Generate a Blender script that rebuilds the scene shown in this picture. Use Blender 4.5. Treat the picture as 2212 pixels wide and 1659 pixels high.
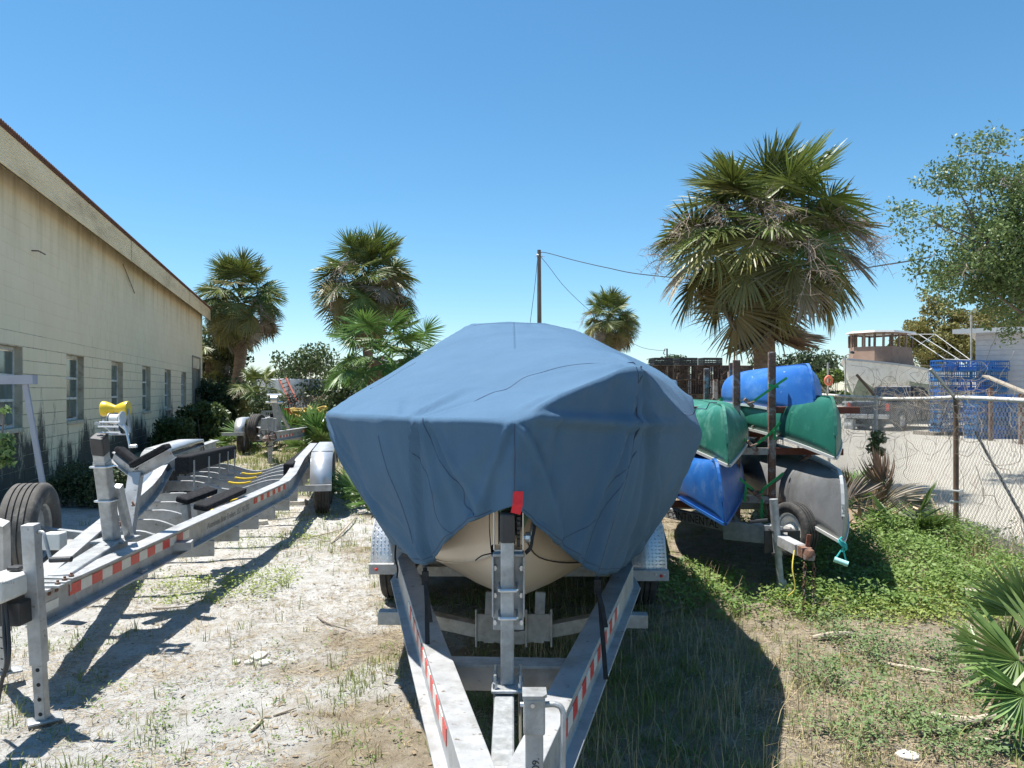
import bpy, bmesh, math, random
import numpy as np
from mathutils import Vector, Matrix, Euler
for o in list(bpy.data.objects): bpy.data.objects.remove(o)
R = math.radians
PI = math.pi
random.seed(11)
SC = bpy.context.scene
COL = SC.collection

# ---------------------------------------------------------------- camera, sky, sun, exposure
CAMH = 1.65
cam = bpy.data.cameras.new('camera'); cam.sensor_width = 36; cam.lens = 27.08
cam.shift_y = 14.5 / 2212; cam.clip_start = .05; cam.clip_end = 3000
camo = bpy.data.objects.new('camera', cam); COL.objects.link(camo)
camo.location = (0, 0, CAMH); camo.rotation_euler = (R(90), 0, 0)
SC.camera = camo

SUN = Vector((-.30, .10, 1.0)).normalized()
W = bpy.data.worlds.new('World'); SC.world = W; W.use_nodes = True
wn = W.node_tree; bg = wn.nodes['Background']
sky = wn.nodes.new('ShaderNodeTexSky'); sky.sky_type = 'NISHITA'; sky.sun_disc = False
sky.sun_elevation = math.asin(SUN.z); sky.sun_rotation = math.atan2(SUN.x, SUN.y)
sky.altitude = 0; sky.air_density = 1.0; sky.dust_density = .1; sky.ozone_density = 7.0
hs_ = wn.nodes.new('ShaderNodeHueSaturation'); hs_.inputs['Saturation'].default_value = 1.12; hs_.inputs['Hue'].default_value = .487
wn.links.new(sky.outputs[0], hs_.inputs['Color']); wn.links.new(hs_.outputs[0], bg.inputs[0]); bg.inputs[1].default_value = .088
sl = bpy.data.lights.new('sun', 'SUN'); sl.energy = 5.0; sl.angle = R(.53); sl.color = (1, .965, .90)
so = bpy.data.objects.new('sun', sl); COL.objects.link(so)
so.rotation_euler = (-SUN).to_track_quat('-Z', 'Y').to_euler(); so.location = (-20, 5, 60)
vs = SC.view_settings; vs.view_transform = 'Standard'; vs.look = 'None'; vs.gamma = 1; vs.exposure = 0.95
vs.use_curve_mapping = False
SC.cycles.max_bounces = 6; SC.cycles.transparent_max_bounces = 6
SC.cycles.diffuse_bounces = 3; SC.cycles.glossy_bounces = 3; SC.cycles.transmission_bounces = 4
try: SC.cycles.use_denoising = True
except Exception: pass

# ---------------------------------------------------------------- helpers
def P(u, v, Y):
    return Vector(((u - 1106) / 1664 * Y, Y, CAMH - (v - 844) / 1664 * Y))

def vhash(i, j, s):
    n = (i * 374761393 + j * 668265263 + s * 1442695041) & 0xffffffff
    n = ((n ^ (n >> 13)) * 1274126177) & 0xffffffff
    return ((n ^ (n >> 16)) & 0xffff) / 65535.0
def vnoise(x, y, sc=1.0, seed=0):
    x = np.asarray(x, float) * sc + 1000.; y = np.asarray(y, float) * sc + 1000.
    i = np.floor(x).astype(np.int64); j = np.floor(y).astype(np.int64)
    fx = x - i; fy = y - j; fx = fx * fx * (3 - 2 * fx); fy = fy * fy * (3 - 2 * fy)
    a = vhash(i, j, seed); b = vhash(i + 1, j, seed); c = vhash(i, j + 1, seed); d = vhash(i + 1, j + 1, seed)
    return (a * (1 - fx) + b * fx) * (1 - fy) + (c * (1 - fx) + d * fx) * fy
def fbm(x, y, sc=1.0, seed=0, oct=4):
    t = 0; a = .5; s = 0
    for k in range(oct):
        t = t + a * vnoise(x, y, sc * 2 ** k, seed + k * 7); s += a; a *= .5
    return t / s
def fencex(y): return 3.39 + .18 * y
def gz(x, y):
    x = np.asarray(x, float); y = np.asarray(y, float)
    z = (fbm(x, y, .7, 3, 3) - .5) * .10 + (fbm(x, y, 5, 5, 2) - .5) * .035
    m = np.clip((y - 26) / -6, 0, 1) * np.clip((fencex(y) - .1 - x) / .5, 0, 1)
    return z * m - .008

WM = {}
def wm(o): return WM.get(o.name, Matrix())
def thing(name, label, cat, loc=(0, 0, 0), rz=0, group=None):
    o = bpy.data.objects.new(name, None); COL.objects.link(o); o.empty_display_size = .1
    o.location = loc; o.rotation_euler = (0, 0, rz)
    WM[o.name] = Matrix.Translation(Vector(loc)) @ Matrix.Rotation(rz, 4, 'Z')
    return tag(o, label, cat, group)
def tag(o, label, cat, group=None, kind=None):
    o['label'] = label; o['category'] = cat
    if group: o['group'] = group
    if kind: o['kind'] = kind
    return o
def link(name, me, parent=None, mat=None):
    o = bpy.data.objects.new(name, me); COL.objects.link(o)
    if parent is not None:
        o.parent = parent; WM[o.name] = wm(parent)
    if mat is not None and not me.materials: me.materials.append(mat)
    return o
def np_mesh(name, V, F4=None, F3=None, smooth=False):
    V = np.asarray(V, np.float32).reshape(-1, 3)
    nq = 0 if F4 is None else len(F4); nt = 0 if F3 is None else len(F3)
    idx = []
    if nq: idx.append(np.asarray(F4, np.int32).ravel())
    if nt: idx.append(np.asarray(F3, np.int32).ravel())
    idx = np.concatenate(idx)
    tot = np.concatenate([np.full(nq, 4, np.int32), np.full(nt, 3, np.int32)])
    st = np.concatenate([[0], np.cumsum(tot)[:-1]]).astype(np.int32)
    me = bpy.data.meshes.new(name)
    me.vertices.add(len(V)); me.vertices.foreach_set('co', V.ravel())
    me.loops.add(len(idx)); me.loops.foreach_set('vertex_index', idx)
    me.polygons.add(len(tot)); me.polygons.foreach_set('loop_start', st); me.polygons.foreach_set('loop_total', tot)
    if smooth: me.polygons.foreach_set('use_smooth', np.ones(len(tot), bool))
    me.update(calc_edges=True); me.validate()
    return me

class MB:
    def __init__(s): s.v = []; s.f = []
    def add(s, vs, fs):
        b = len(s.v); s.v += [Vector(p) for p in vs]; s.f += [tuple(i + b for i in f) for f in fs]; return s
    def box(s, x0, x1, y0, y1, z0, z1):
        return s.add([(x0,y0,z0),(x1,y0,z0),(x1,y1,z0),(x0,y1,z0),(x0,y0,z1),(x1,y0,z1),(x1,y1,z1),(x0,y1,z1)],
                     [(0,3,2,1),(4,5,6,7),(0,1,5,4),(1,2,6,5),(2,3,7,6),(3,0,4,7)])
    def cbox(s, c, sx, sy, sz):
        return s.box(c[0]-sx/2, c[0]+sx/2, c[1]-sy/2, c[1]+sy/2, c[2]-sz/2, c[2]+sz/2)
    def frame(s, p, q, up=(0,0,1)):
        p = Vector(p); q = Vector(q); d = (q - p).normalized(); u = Vector(up)
        if abs(d.dot(u)) > .98: u = Vector((0, 1, 0)) if abs(d.y) < .9 else Vector((1, 0, 0))
        sd = d.cross(u).normalized(); u2 = sd.cross(d).normalized()
        return p, q, d, sd, u2
    def bar(s, p, q, w, h, up=(0,0,1), w2=None, h2=None):
        p, q, d, sd, u = s.frame(p, q, up); w2 = w if w2 is None else w2; h2 = h if h2 is None else h2
        vs = []
        for c, a, b in ((p, w, h), (q, w2, h2)):
            vs += [c - sd*a/2 - u*b/2, c + sd*a/2 - u*b/2, c + sd*a/2 + u*b/2, c - sd*a/2 + u*b/2]
        return s.add(vs, [(0,1,2,3),(7,6,5,4),(0,4,5,1),(1,5,6,2),(2,6,7,3),(3,7,4,0)])
    def prism(s, prof, p, q, up=(0,0,1)):
        p, q, d, sd, u = s.frame(p, q, up); n = len(prof)
        vs = [p + sd*a + u*b for a, b in prof] + [q + sd*a + u*b for a, b in prof]
        fs = [(i, i+n, (i+1) % n + n, (i+1) % n) for i in range(n)]
        return s.add(vs, fs + [tuple(range(n)), tuple(range(2*n-1, n-1, -1))])
    def sweep(s, prof, pts, up=(0,0,1), close=True):
        pts = [Vector(p) for p in pts]; n = len(prof); vs = []; m = len(pts)
        for k in range(m):
            a = pts[max(k-1, 0)]; b = pts[min(k+1, m-1)]
            _, _, d, sd, u = s.frame(a, b, up)
            sc = 1.0
            vs += [pts[k] + sd*x + u*y for x, y in prof]
        fs = []
        for k in range(m-1):
            for i in range(n if close else n-1):
                j = (i+1) % n
                fs.append((k*n+i, (k+1)*n+i, (k+1)*n+j, k*n+j))
        if close: fs += [tuple(range(n)), tuple(range(m*n-1, (m-1)*n-1, -1))]
        return s.add(vs, fs)
    def tube(s, pts, r, n=6, caps=True):
        pts = [Vector(p) for p in pts]; m = len(pts)
        rr = r if isinstance(r, (list, tuple)) else [r]*m
        vs = []; last = None
        for k in range(m):
            d = (pts[min(k+1, m-1)] - pts[max(k-1, 0)])
            if d.length < 1e-9: d = Vector((0,0,1))
            d.normalize()
            if last is None:
                u = Vector((0,0,1)) if abs(d.z) < .9 else Vector((1,0,0))
                sd = d.cross(u).normalized()
            else:
                sd = last - d*last.dot(d)
                if sd.length < 1e-6: sd = d.orthogonal()
                sd.normalize()
            last = sd; u = sd.cross(d)
            vs += [pts[k] + (sd*math.cos(2*PI*i/n) + u*math.sin(2*PI*i/n))*rr[k] for i in range(n)]
        fs = [(k*n+i, k*n+(i+1) % n, (k+1)*n+(i+1) % n, (k+1)*n+i) for k in range(m-1) for i in range(n)]
        if caps: fs += [tuple(range(n-1, -1, -1)), tuple(range((m-1)*n, m*n))]
        return s.add(vs, fs)
    def lathe(s, o, ax, prof, n=24, closed=True):
        o = Vector(o); ax = Vector(ax).normalized(); a = ax.orthogonal().normalized(); b = ax.cross(a); m = len(prof)
        vs = [o + ax*t + (a*math.cos(2*PI*i/n) + b*math.sin(2*PI*i/n))*r for r, t in prof for i in range(n)]
        fs = [(k*n+i, k*n+(i+1) % n, (k+1)*n+(i+1) % n, (k+1)*n+i) for k in range(m-1) for i in range(n)]
        if closed: fs += [tuple(range(n-1, -1, -1)), tuple(range((m-1)*n, m*n))]
        return s.add(vs, fs)
    def grid(s, rows):
        n = len(rows[0]); m = len(rows)
        return s.add([p for r in rows for p in r], [(k*n+i, k*n+i+1, (k+1)*n+i+1, (k+1)*n+i) for k in range(m-1) for i in range(n-1)])
    def mesh(s, name, mat=None, inv=None, smooth=False):
        me = bpy.data.meshes.new(name)
        V = [inv @ p for p in s.v] if inv is not None else s.v
        me.from_pydata([tuple(p) for p in V], [], s.f)
        bm = bmesh.new(); bm.from_mesh(me); bmesh.ops.recalc_face_normals(bm, faces=bm.faces); bm.to_mesh(me); bm.free()
        if smooth:
            me.polygons.foreach_set('use_smooth', np.ones(len(me.polygons), bool))
            try: me.set_sharp_from_angle(angle=R(smooth if smooth is not True else 40))
            except Exception: pass
        if mat: me.materials.append(mat)
        return me
    def build(s, name, mat, parent=None, world=True, smooth=False, bevel=0, seg=2, solid=0):
        inv = wm(parent).inverted() if (parent is not None and world) else None
        o = link(name, s.mesh(name, mat, inv, smooth), parent)
        if solid:
            m = o.modifiers.new('solid', 'SOLIDIFY'); m.thickness = solid; m.offset = 0
        if bevel:
            m = o.modifiers.new('bevel', 'BEVEL'); m.width = bevel; m.segments = seg; m.limit_method = 'ANGLE'; m.angle_limit = R(50)
        return o
IB = lambda w, h, tf=.012, tw=.012: [(-w/2,-h/2),(w/2,-h/2),(w/2,-h/2+tf),(tw/2,-h/2+tf),(tw/2,h/2-tf),(w/2,h/2-tf),(w/2,h/2),(-w/2,h/2),(-w/2,h/2-tf),(-tw/2,h/2-tf),(-tw/2,-h/2+tf),(-w/2,-h/2+tf)]
def smoothpts(pts, n=6):
    pts = [Vector(p) for p in pts]; out = []
    for k in range(len(pts)-1):
        a = pts[max(k-1,0)]; b = pts[k]; c = pts[k+1]; d = pts[min(k+2, len(pts)-1)]
        for i in range(n):
            t = i/n
            out.append(.5*((2*b) + (c-a)*t + (2*a-5*b+4*c-d)*t*t + (3*b-a-3*c+d)*t**3))
    return out + [pts[-1]]
def duplicate(root, loc, rz=0, label=None, name=None, scale=None):
    r = root.copy(); COL.objects.link(r); r.location = loc; r.rotation_euler = (0, 0, rz)
    if scale: r.scale = (scale,)*3
    if label: r['label'] = label
    for ch in list(root.children):
        c = ch.copy(); COL.objects.link(c); c.parent = r
        for g in ch.children:
            d = g.copy(); COL.objects.link(d); d.parent = c
    return r

# ---------------------------------------------------------------- materials (procedural)
MT = {}
def mat(name, c1, c2=None, scale=6., rough=.6, metal=0., bump=0., bscale=60., spec=.5, dirt=None, dscale=3., dlo=.5, dhi=.7,
        rnd=0., stretch=(1,1,1), transl=0., coat=0., rvar=.0, detail=5, c3=None, speck=None):
    if name in MT: return MT[name]
    m = bpy.data.materials.new(name); m.use_nodes = True; t = m.node_tree; N = t.nodes; L = t.links
    b = N['Principled BSDF']; out = N['Material Output']
    b.inputs['Roughness'].default_value = rough; b.inputs['Metallic'].default_value = metal
    b.inputs['Specular IOR Level'].default_value = spec
    if coat: b.inputs['Coat Weight'].default_value = coat; b.inputs['Coat Roughness'].default_value = .12
    tc = N.new('ShaderNodeTexCoord'); mp = N.new('ShaderNodeMapping'); L.new(tc.outputs['Object'], mp.inputs[0])
    mp.inputs['Scale'].default_value = stretch
    def noise(sc, det=detail, rg=.6):
        n = N.new('ShaderNodeTexNoise'); n.inputs['Scale'].default_value = sc; n.inputs['Detail'].default_value = det
        n.inputs['Roughness'].default_value = rg; L.new(mp.outputs[0], n.inputs['Vector']); return n.outputs[0]
    def ramp(src, stops):
        r = N.new('ShaderNodeValToRGB'); e = r.color_ramp.elements
        while len(e) < len(stops): e.new(.5)
        for q, (p, c) in zip(e, stops): q.position = p; q.color = (*c, 1) if len(c) == 3 else c
        L.new(src, r.inputs[0]); return r.outputs[0]
    def mix(f, a, c, mode='MIX'):
        x = N.new('ShaderNodeMix'); x.data_type = 'RGBA'; x.blend_type = mode
        if isinstance(f, float): x.inputs[0].default_value = f
        else: L.new(f, x.inputs[0])
        for s, q in ((6, a), (7, c)):
            if isinstance(q, tuple): x.inputs[s].default_value = (*q, 1)
            else: L.new(q, x.inputs[s])
        return x.outputs[2]
    c2 = c2 or tuple(min(1, x*1.25) for x in c1)
    st = [(.3, c1), (.7, c2)] if c3 is None else [(.28, c1), (.5, c2), (.72, c3)]
    col = ramp(noise(scale), st)
    if dirt:
        f = ramp(noise(dscale, 8, .7), [(dlo, (0,0,0)), (dhi, (1,1,1))]); col = mix(f, col, dirt)
    if speck:
        f = ramp(noise(speck[1], 3, .5), [(speck[2], (0,0,0)), (speck[2]+.06, (1,1,1))]); col = mix(f, col, speck[0])
    if rnd:
        oi = N.new('ShaderNodeObjectInfo'); h = N.new('ShaderNodeHueSaturation')
        mr = N.new('ShaderNodeMapRange'); mr.inputs[3].default_value = 1-rnd; mr.inputs[4].default_value = 1+rnd
        L.new(oi.outputs['Random'], mr.inputs[0]); L.new(mr.outputs[0], h.inputs['Value']); L.new(col, h.inputs['Color'])
        mr2 = N.new('ShaderNodeMapRange'); mr2.inputs[3].default_value = .5-.06*rnd; mr2.inputs[4].default_value = .5+.06*rnd
        L.new(oi.outputs['Random'], mr2.inputs[0]); L.new(mr2.outputs[0], h.inputs['Hue']); col = h.outputs[0]
    L.new(col, b.inputs['Base Color'])
    if rvar:
        r = ramp(noise(scale*1.7), [(.3, (max(0,rough-rvar),)*3), (.7, (min(1,rough+rvar),)*3)]); L.new(r, b.inputs['Roughness'])
    if bump:
        bp = N.new('ShaderNodeBump'); bp.inputs['Strength'].default_value = bump; bp.inputs['Distance'].default_value = .02
        L.new(noise(bscale, 4), bp.inputs['Height']); L.new(bp.outputs[0], b.inputs['Normal'])
    if transl:
        tr = N.new('ShaderNodeBsdfTranslucent'); L.new(col, tr.inputs[0]); ms = N.new('ShaderNodeMixShader')
        ms.inputs[0].default_value = transl; L.new(b.outputs[0], ms.inputs[1]); L.new(tr.outputs[0], ms.inputs[2]); L.new(ms.outputs[0], out.inputs[0])
    m['nodes_col'] = 1; MT[name] = m; return m
alu    = mat('aluminium', (.36,.365,.37), (.46,.465,.47), 7, .52, .35, .08, 140, dirt=(.25,.24,.22), dscale=5, dlo=.47, dhi=.72, rvar=.14, speck=((.20,.17,.14), 26, .66))
galv   = mat('galvanised', (.30,.315,.32), (.46,.475,.48), 22, .5, .4, .1, 90, dirt=(.24,.235,.22), dscale=7, dlo=.48, dhi=.72, rvar=.14)
tread  = mat('diamond_plate', (.52,.53,.54), (.62,.63,.64), 5, .38, .6, .05, 60, rvar=.08)
rubber = mat('rubber', (.022,.022,.023), (.05,.048,.046), 8, .85, 0, .2, 60, dirt=(.12,.105,.09), dscale=7, dlo=.48, dhi=.72)
dustyrub = mat('dusty_rubber', (.06,.056,.05), (.12,.11,.098), 5, .9, 0, .2, 60, dirt=(.24,.22,.195), dscale=6, dlo=.5, dhi=.7)
groove = mat('tyre_groove', (.02,.02,.02), None, 5, .9)
carpet = mat('bunk_carpet', (.012,.012,.014), (.035,.035,.037), 40, .95, 0, .5, 300, spec=.2)
blackp = mat('black_plastic', (.02,.02,.022), (.04,.04,.042), 8, .5, 0, .05)
steel  = mat('zinc_steel', (.55,.56,.57), (.68,.69,.7), 14, .34, .8, .05, 80)
redref = mat('red_reflector', (.55,.03,.025), (.7,.06,.05), 30, .35, 0, .1, 200)
whiteref = mat('white_reflector', (.62,.61,.56), (.7,.69,.64), 30, .35, 0, .1, 200)
rust   = mat('rusty_steel', (.12,.055,.035), (.20,.105,.07), 18, .85, .1, .35, 70, dirt=(.30,.285,.27), dscale=11, dlo=.50, dhi=.60, c3=(.075,.035,.025))
rustpaint = mat('rust_paint', (.30,.29,.27), (.42,.40,.37), 9, .75, .1, .3, 60, dirt=(.17,.075,.04), dscale=9, dlo=.5, dhi=.58)
redrust = mat('red_rust', (.13,.040,.026), (.21,.075,.045), 14, .85, .1, .3, 60)
yellowp = mat('yellow_urethane', (.62,.42,.01), (.72,.50,.015), 8, .35, 0, .05, 40, spec=.6)
cloth_dark = mat('strap_black', (.012,.012,.014), (.03,.03,.03), 40, .9)
redstrap = mat('strap_red', (.62,.02,.03), (.75,.03,.04), 60, .8, 0, .2, 400)
greenstrap = mat('strap_green', (.012,.24,.06), (.025,.33,.10), 60, .75, 0, .2, 300)
wood   = mat('weathered_wood', (.25,.21,.16), (.36,.31,.245), 6, .9, 0, .3, 40, stretch=(1,1,5), dirt=(.15,.12,.09), dscale=7)
palewood = mat('bleached_wood', (.36,.30,.225), (.50,.44,.35), 9, .9, 0, .3, 50, dirt=(.36,.28,.2), dscale=8)
# ---------------------------------------------------------------- node helper for one-off surface materials
class NT:
    def __init__(s, name, rough=.8, spec=.4):
        s.m = bpy.data.materials.new(name); s.m.use_nodes = True; s.t = s.m.node_tree; s.N = s.t.nodes; s.L = s.t.links
        s.b = s.N['Principled BSDF']; s.b.inputs['Roughness'].default_value = rough; s.b.inputs['Specular IOR Level'].default_value = spec
        s.g = s.N.new('ShaderNodeNewGeometry').outputs['Position']
        sx = s.N.new('ShaderNodeSeparateXYZ'); s.L.new(s.g, sx.inputs[0]); s.x, s.y, s.z = sx.outputs
    def noise(s, sc, det=5, rg=.6, st=(1,1,1)):
        mp = s.N.new('ShaderNodeMapping'); mp.inputs['Scale'].default_value = st; s.L.new(s.g, mp.inputs[0])
        n = s.N.new('ShaderNodeTexNoise'); n.inputs['Scale'].default_value = sc; n.inputs['Detail'].default_value = det
        n.inputs['Roughness'].default_value = rg; s.L.new(mp.outputs[0], n.inputs['Vector']); return n.outputs[0]
    def ramp(s, src, stops):
        r = s.N.new('ShaderNodeValToRGB'); e = r.color_ramp.elements
        while len(e) < len(stops): e.new(.5)
        for q, (p, c) in zip(e, stops): q.position = p; q.color = (*c, 1)
        s.L.new(src, r.inputs[0]); return r.outputs[0]
    def bw(s, src, lo, hi): return s.ramp(src, [(lo, (0,0,0)), (hi, (1,1,1))])
    def mix(s, f, a, c, mode='MIX'):
        x = s.N.new('ShaderNodeMix'); x.data_type = 'RGBA'; x.blend_type = mode
        if isinstance(f, float): x.inputs[0].default_value = f
        else: s.L.new(f, x.inputs[0])
        for k, q in ((6, a), (7, c)):
            if isinstance(q, tuple): x.inputs[k].default_value = (*q, 1)
            else: s.L.new(q, x.inputs[k])
        return x.outputs[2]
    def math(s, op, a, b=None):
        n = s.N.new('ShaderNodeMath'); n.operation = op
        for k, q in ((0, a), (1, b)):
            if q is None: continue
            if isinstance(q, (int, float)): n.inputs[k].default_value = q
            else: s.L.new(q, n.inputs[k])
        return n.outputs[0]
    def rng(s, src, a, b, c=0., d=1.):
        n = s.N.new('ShaderNodeMapRange'); s.L.new(src, n.inputs[0])
        for k, q in zip((1,2,3,4), (a,b,c,d)): n.inputs[k].default_value = q
        return n.outputs[0]
    def col(s, c): s.L.new(c, s.b.inputs['Base Color'])
    def bump(s, h, st=.4, dist=.02):
        b = s.N.new('ShaderNodeBump'); b.inputs['Strength'].default_value = st; b.inputs['Distance'].default_value = dist
        s.L.new(h, b.inputs['Height']); s.L.new(b.outputs[0], s.b.inputs['Normal'])

# ---------------------------------------------------------------- ground
g = NT('sandy_ground', .95, .2)
white = g.ramp(g.noise(9, 8, .7), [(.3, (.44,.425,.395)), (.7, (.66,.645,.615))])
tan = g.ramp(g.noise(6, 8, .75), [(.28, (.20,.16,.11)), (.5, (.33,.275,.20)), (.72, (.46,.41,.335))])
sel = g.math('ADD', g.rng(g.x, -2.4, .4, .86, .20), g.math('MULTIPLY', g.math('SUBTRACT', g.noise(.9, 5, .65), .5), 1.5))
sel = g.math('MULTIPLY', sel, g.rng(g.y, 7.5, 14, 1., .45))
c = g.mix(g.bw(sel, .40, .60), tan, white)
c = g.mix(g.math('MULTIPLY', g.bw(g.noise(26, 6, .8), .56, .66), .65), c, (.14,.11,.07))
c = g.mix(g.math('MULTIPLY', g.bw(g.noise(3.2, 7, .75), .54, .66), .55), c, (.34,.27,.165))
c = g.mix(g.math('MULTIPLY', g.bw(g.noise(70, 3, .6, (1,.4,1)), .60, .66), .6), c, (.13,.10,.065))
c = g.mix(g.math('MULTIPLY', g.bw(g.noise(1.3, 6, .7), .52, .70), g.rng(g.x, -2., 1.5, .10, .28)), c, (.15,.15,.06))
g.col(c); g.bump(g.math('ADD', g.noise(30, 8, .75), g.math('MULTIPLY', g.noise(120, 4, .7), .5)), .9, .03)
xs = np.unique(np.concatenate([[-900,-400,-200,-100,-60,-40,-25,-18,-14], np.arange(-10, 8.01, .075), [8.5,9,10,12,15,20,30,45,70,110,200,400,900]]))
ys = np.unique(np.concatenate([[-60,-20,-8,-3,0,1], np.arange(1.5, 14, .075), np.arange(14, 30, .3), [31,33,36,40,50,65,90,130,200,350,600,1200,2600]]))
XX, YY = np.meshgrid(xs, ys); nx = len(xs); ny = len(ys)
ZZ = gz(XX, YY)
I = (np.arange(ny-1)[:, None]*nx + np.arange(nx-1)[None]).ravel()
me = np_mesh('ground', np.stack([XX, YY, ZZ], -1), np.stack([I, I+1, I+nx+1, I+nx], -1), None, True); me.materials.append(g.m)
ground = link('ground', me); ground['kind'] = 'structure'
ground['label'] = 'sandy yard ground with worn grass'; 

g = NT('shell_lot', .95, .2)
c = g.ramp(g.noise(2.2, 8, .7), [(.3, (.33,.30,.25)), (.7, (.43,.395,.335))])
c = g.mix(g.math('MULTIPLY', g.bw(g.noise(14, 6, .75), .55, .7), .5), c, (.24,.21,.175))
g.col(c); g.bump(g.noise(25, 8, .7), .6, .03)
rows = []
for y in np.arange(3, 100, 2.5):
    rows.append([(fencex(y)+.35+.25*math.sin(y*1.3)+t, y, .006) for t in (0,1,2,4,8,14,22,36,60,90)])
o = MB().grid(rows).build('gravel_lot', g.m); o['kind'] = 'structure'; o['label'] = 'pale shell gravel lot beyond the fence'

# ---------------------------------------------------------------- warehouse of painted concrete block
TH = math.asin(.2616)
wh = thing('warehouse', 'long cream painted block warehouse with corrugated fascia and tall windows', 'building', (-4.46, 0, 0), TH)
g = NT('painted_block', .85, .25)
base = g.ramp(g.noise(1.1, 6, .6), [(.3, (.78,.655,.455)), (.7, (.84,.72,.52))])
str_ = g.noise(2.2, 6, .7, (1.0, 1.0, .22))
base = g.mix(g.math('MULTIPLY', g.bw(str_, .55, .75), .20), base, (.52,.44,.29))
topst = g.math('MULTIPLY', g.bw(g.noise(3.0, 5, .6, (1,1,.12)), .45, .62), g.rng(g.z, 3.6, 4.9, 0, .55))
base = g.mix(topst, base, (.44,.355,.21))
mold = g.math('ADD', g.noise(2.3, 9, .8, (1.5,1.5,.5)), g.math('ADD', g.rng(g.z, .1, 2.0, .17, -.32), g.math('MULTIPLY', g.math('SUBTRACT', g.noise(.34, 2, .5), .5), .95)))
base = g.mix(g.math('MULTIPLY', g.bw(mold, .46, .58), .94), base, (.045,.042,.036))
base = g.mix(g.math('MULTIPLY', g.bw(g.noise(30, 4, .7), .62, .7), .25), base, (.35,.31,.24))
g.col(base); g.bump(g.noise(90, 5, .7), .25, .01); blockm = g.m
g = NT('mortar_joint', .95, .2)
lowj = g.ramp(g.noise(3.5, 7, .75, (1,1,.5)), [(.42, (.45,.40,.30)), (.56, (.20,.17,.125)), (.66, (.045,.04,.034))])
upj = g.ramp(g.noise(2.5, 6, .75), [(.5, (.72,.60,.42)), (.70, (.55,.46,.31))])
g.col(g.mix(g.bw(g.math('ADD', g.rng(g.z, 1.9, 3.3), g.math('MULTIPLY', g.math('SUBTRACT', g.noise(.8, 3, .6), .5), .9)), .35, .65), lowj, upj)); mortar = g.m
CH, CL, Z0 = .2175, .435, -.04
YW0, YW1 = 9.5, 35.27
winY = [11.68, 15.1, 18.5, 21.95, 25.4, 28.8]; wins = [(y/.9652-.6, y/.9652+.6) for y in winY]
WB, WT = Z0+CH*5, Z0+CH*11
board = (30.9/.9652, 33.2/.9652); BB, BT = Z0+CH*5, Z0+CH*14
holes = [(a, b, WB, WT) for a, b in wins] + [(*board, BB, BT)]
# backing wall with the openings left out
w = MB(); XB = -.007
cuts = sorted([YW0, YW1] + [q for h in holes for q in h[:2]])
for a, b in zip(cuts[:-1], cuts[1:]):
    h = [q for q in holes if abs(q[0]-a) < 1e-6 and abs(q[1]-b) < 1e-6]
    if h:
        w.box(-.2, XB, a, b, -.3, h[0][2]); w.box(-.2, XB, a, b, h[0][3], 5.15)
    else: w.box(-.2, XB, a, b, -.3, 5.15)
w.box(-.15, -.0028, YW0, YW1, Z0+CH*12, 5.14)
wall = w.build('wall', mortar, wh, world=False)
e = MB(); e.box(-9, -.2, YW1-.2, YW1-.02, -.3, 5.1); e.box(-9,-.2, YW0, YW0+.1, -.3, 5.1); e.build('end_wall', blockm, wh, world=False)
bmesh_cache = {}
def block_mesh(ln, soft):
    k = (round(ln, 3), soft)
    if k not in bmesh_cache:
        gp = .0015 if soft else .005; ch = .0015 if soft else .004; hy = ln/2-gp; hz = CH/2-gp
        m = MB(); m.add([(XB,-hy,-hz),(XB,hy,-hz),(XB,hy,hz),(XB,-hy,hz),(-ch*.6,-hy,-hz),(-ch*.6,hy,-hz),(-ch*.6,hy,hz),(-ch*.6,-hy,hz),
                         (0,-hy+ch,-hz+ch),(0,hy-ch,-hz+ch),(0,hy-ch,hz-ch),(0,-hy+ch,hz-ch)],
                        [(0,1,5,4),(1,2,6,5),(2,3,7,6),(3,0,4,7),(4,5,9,8),(5,6,10,9),(6,7,11,10),(7,4,8,11),(8,9,10,11)])
        bmesh_cache[k] = m.mesh('block', blockm)
    return bmesh_cache[k]
blocks = []
for r_ in range(24):
    z0 = Z0+CH*r_; zc = z0+CH/2; y = YW0 - (CL/2 if r_ % 2 else 0)
    segs = []
    while y < YW1:
        a, b = max(y, YW0), min(y+CL, YW1); y += CL
        parts_ = [(a, b)]
        for h in holes:
            if h[2]-.01 < zc < h[3]+.01:
                new = []
                for (p, q) in parts_:
                    if q <= h[0] or p >= h[1]: new.append((p, q)); continue
                    if p < h[0]: new.append((p, h[0]))
                    if q > h[1]: new.append((h[1], q))
                parts_ = new
        segs += parts_
    for a, b in segs:
        if b-a > .04: blocks.append((a, b, zc))
blocks = [q for q in blocks if q[1] > 11.3]
blocks.sort(key=lambda q: q[0])
rnd = random.Random(4)
far = MB()
for i, (a, b, zc) in enumerate(blocks):
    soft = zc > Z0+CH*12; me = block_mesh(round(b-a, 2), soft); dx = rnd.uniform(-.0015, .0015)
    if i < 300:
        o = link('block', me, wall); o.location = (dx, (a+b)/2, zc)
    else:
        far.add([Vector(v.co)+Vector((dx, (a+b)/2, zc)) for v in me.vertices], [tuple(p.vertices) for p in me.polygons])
o = far.build('block_courses', blockm, wall, world=False); o['kind'] = 'stuff'
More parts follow.
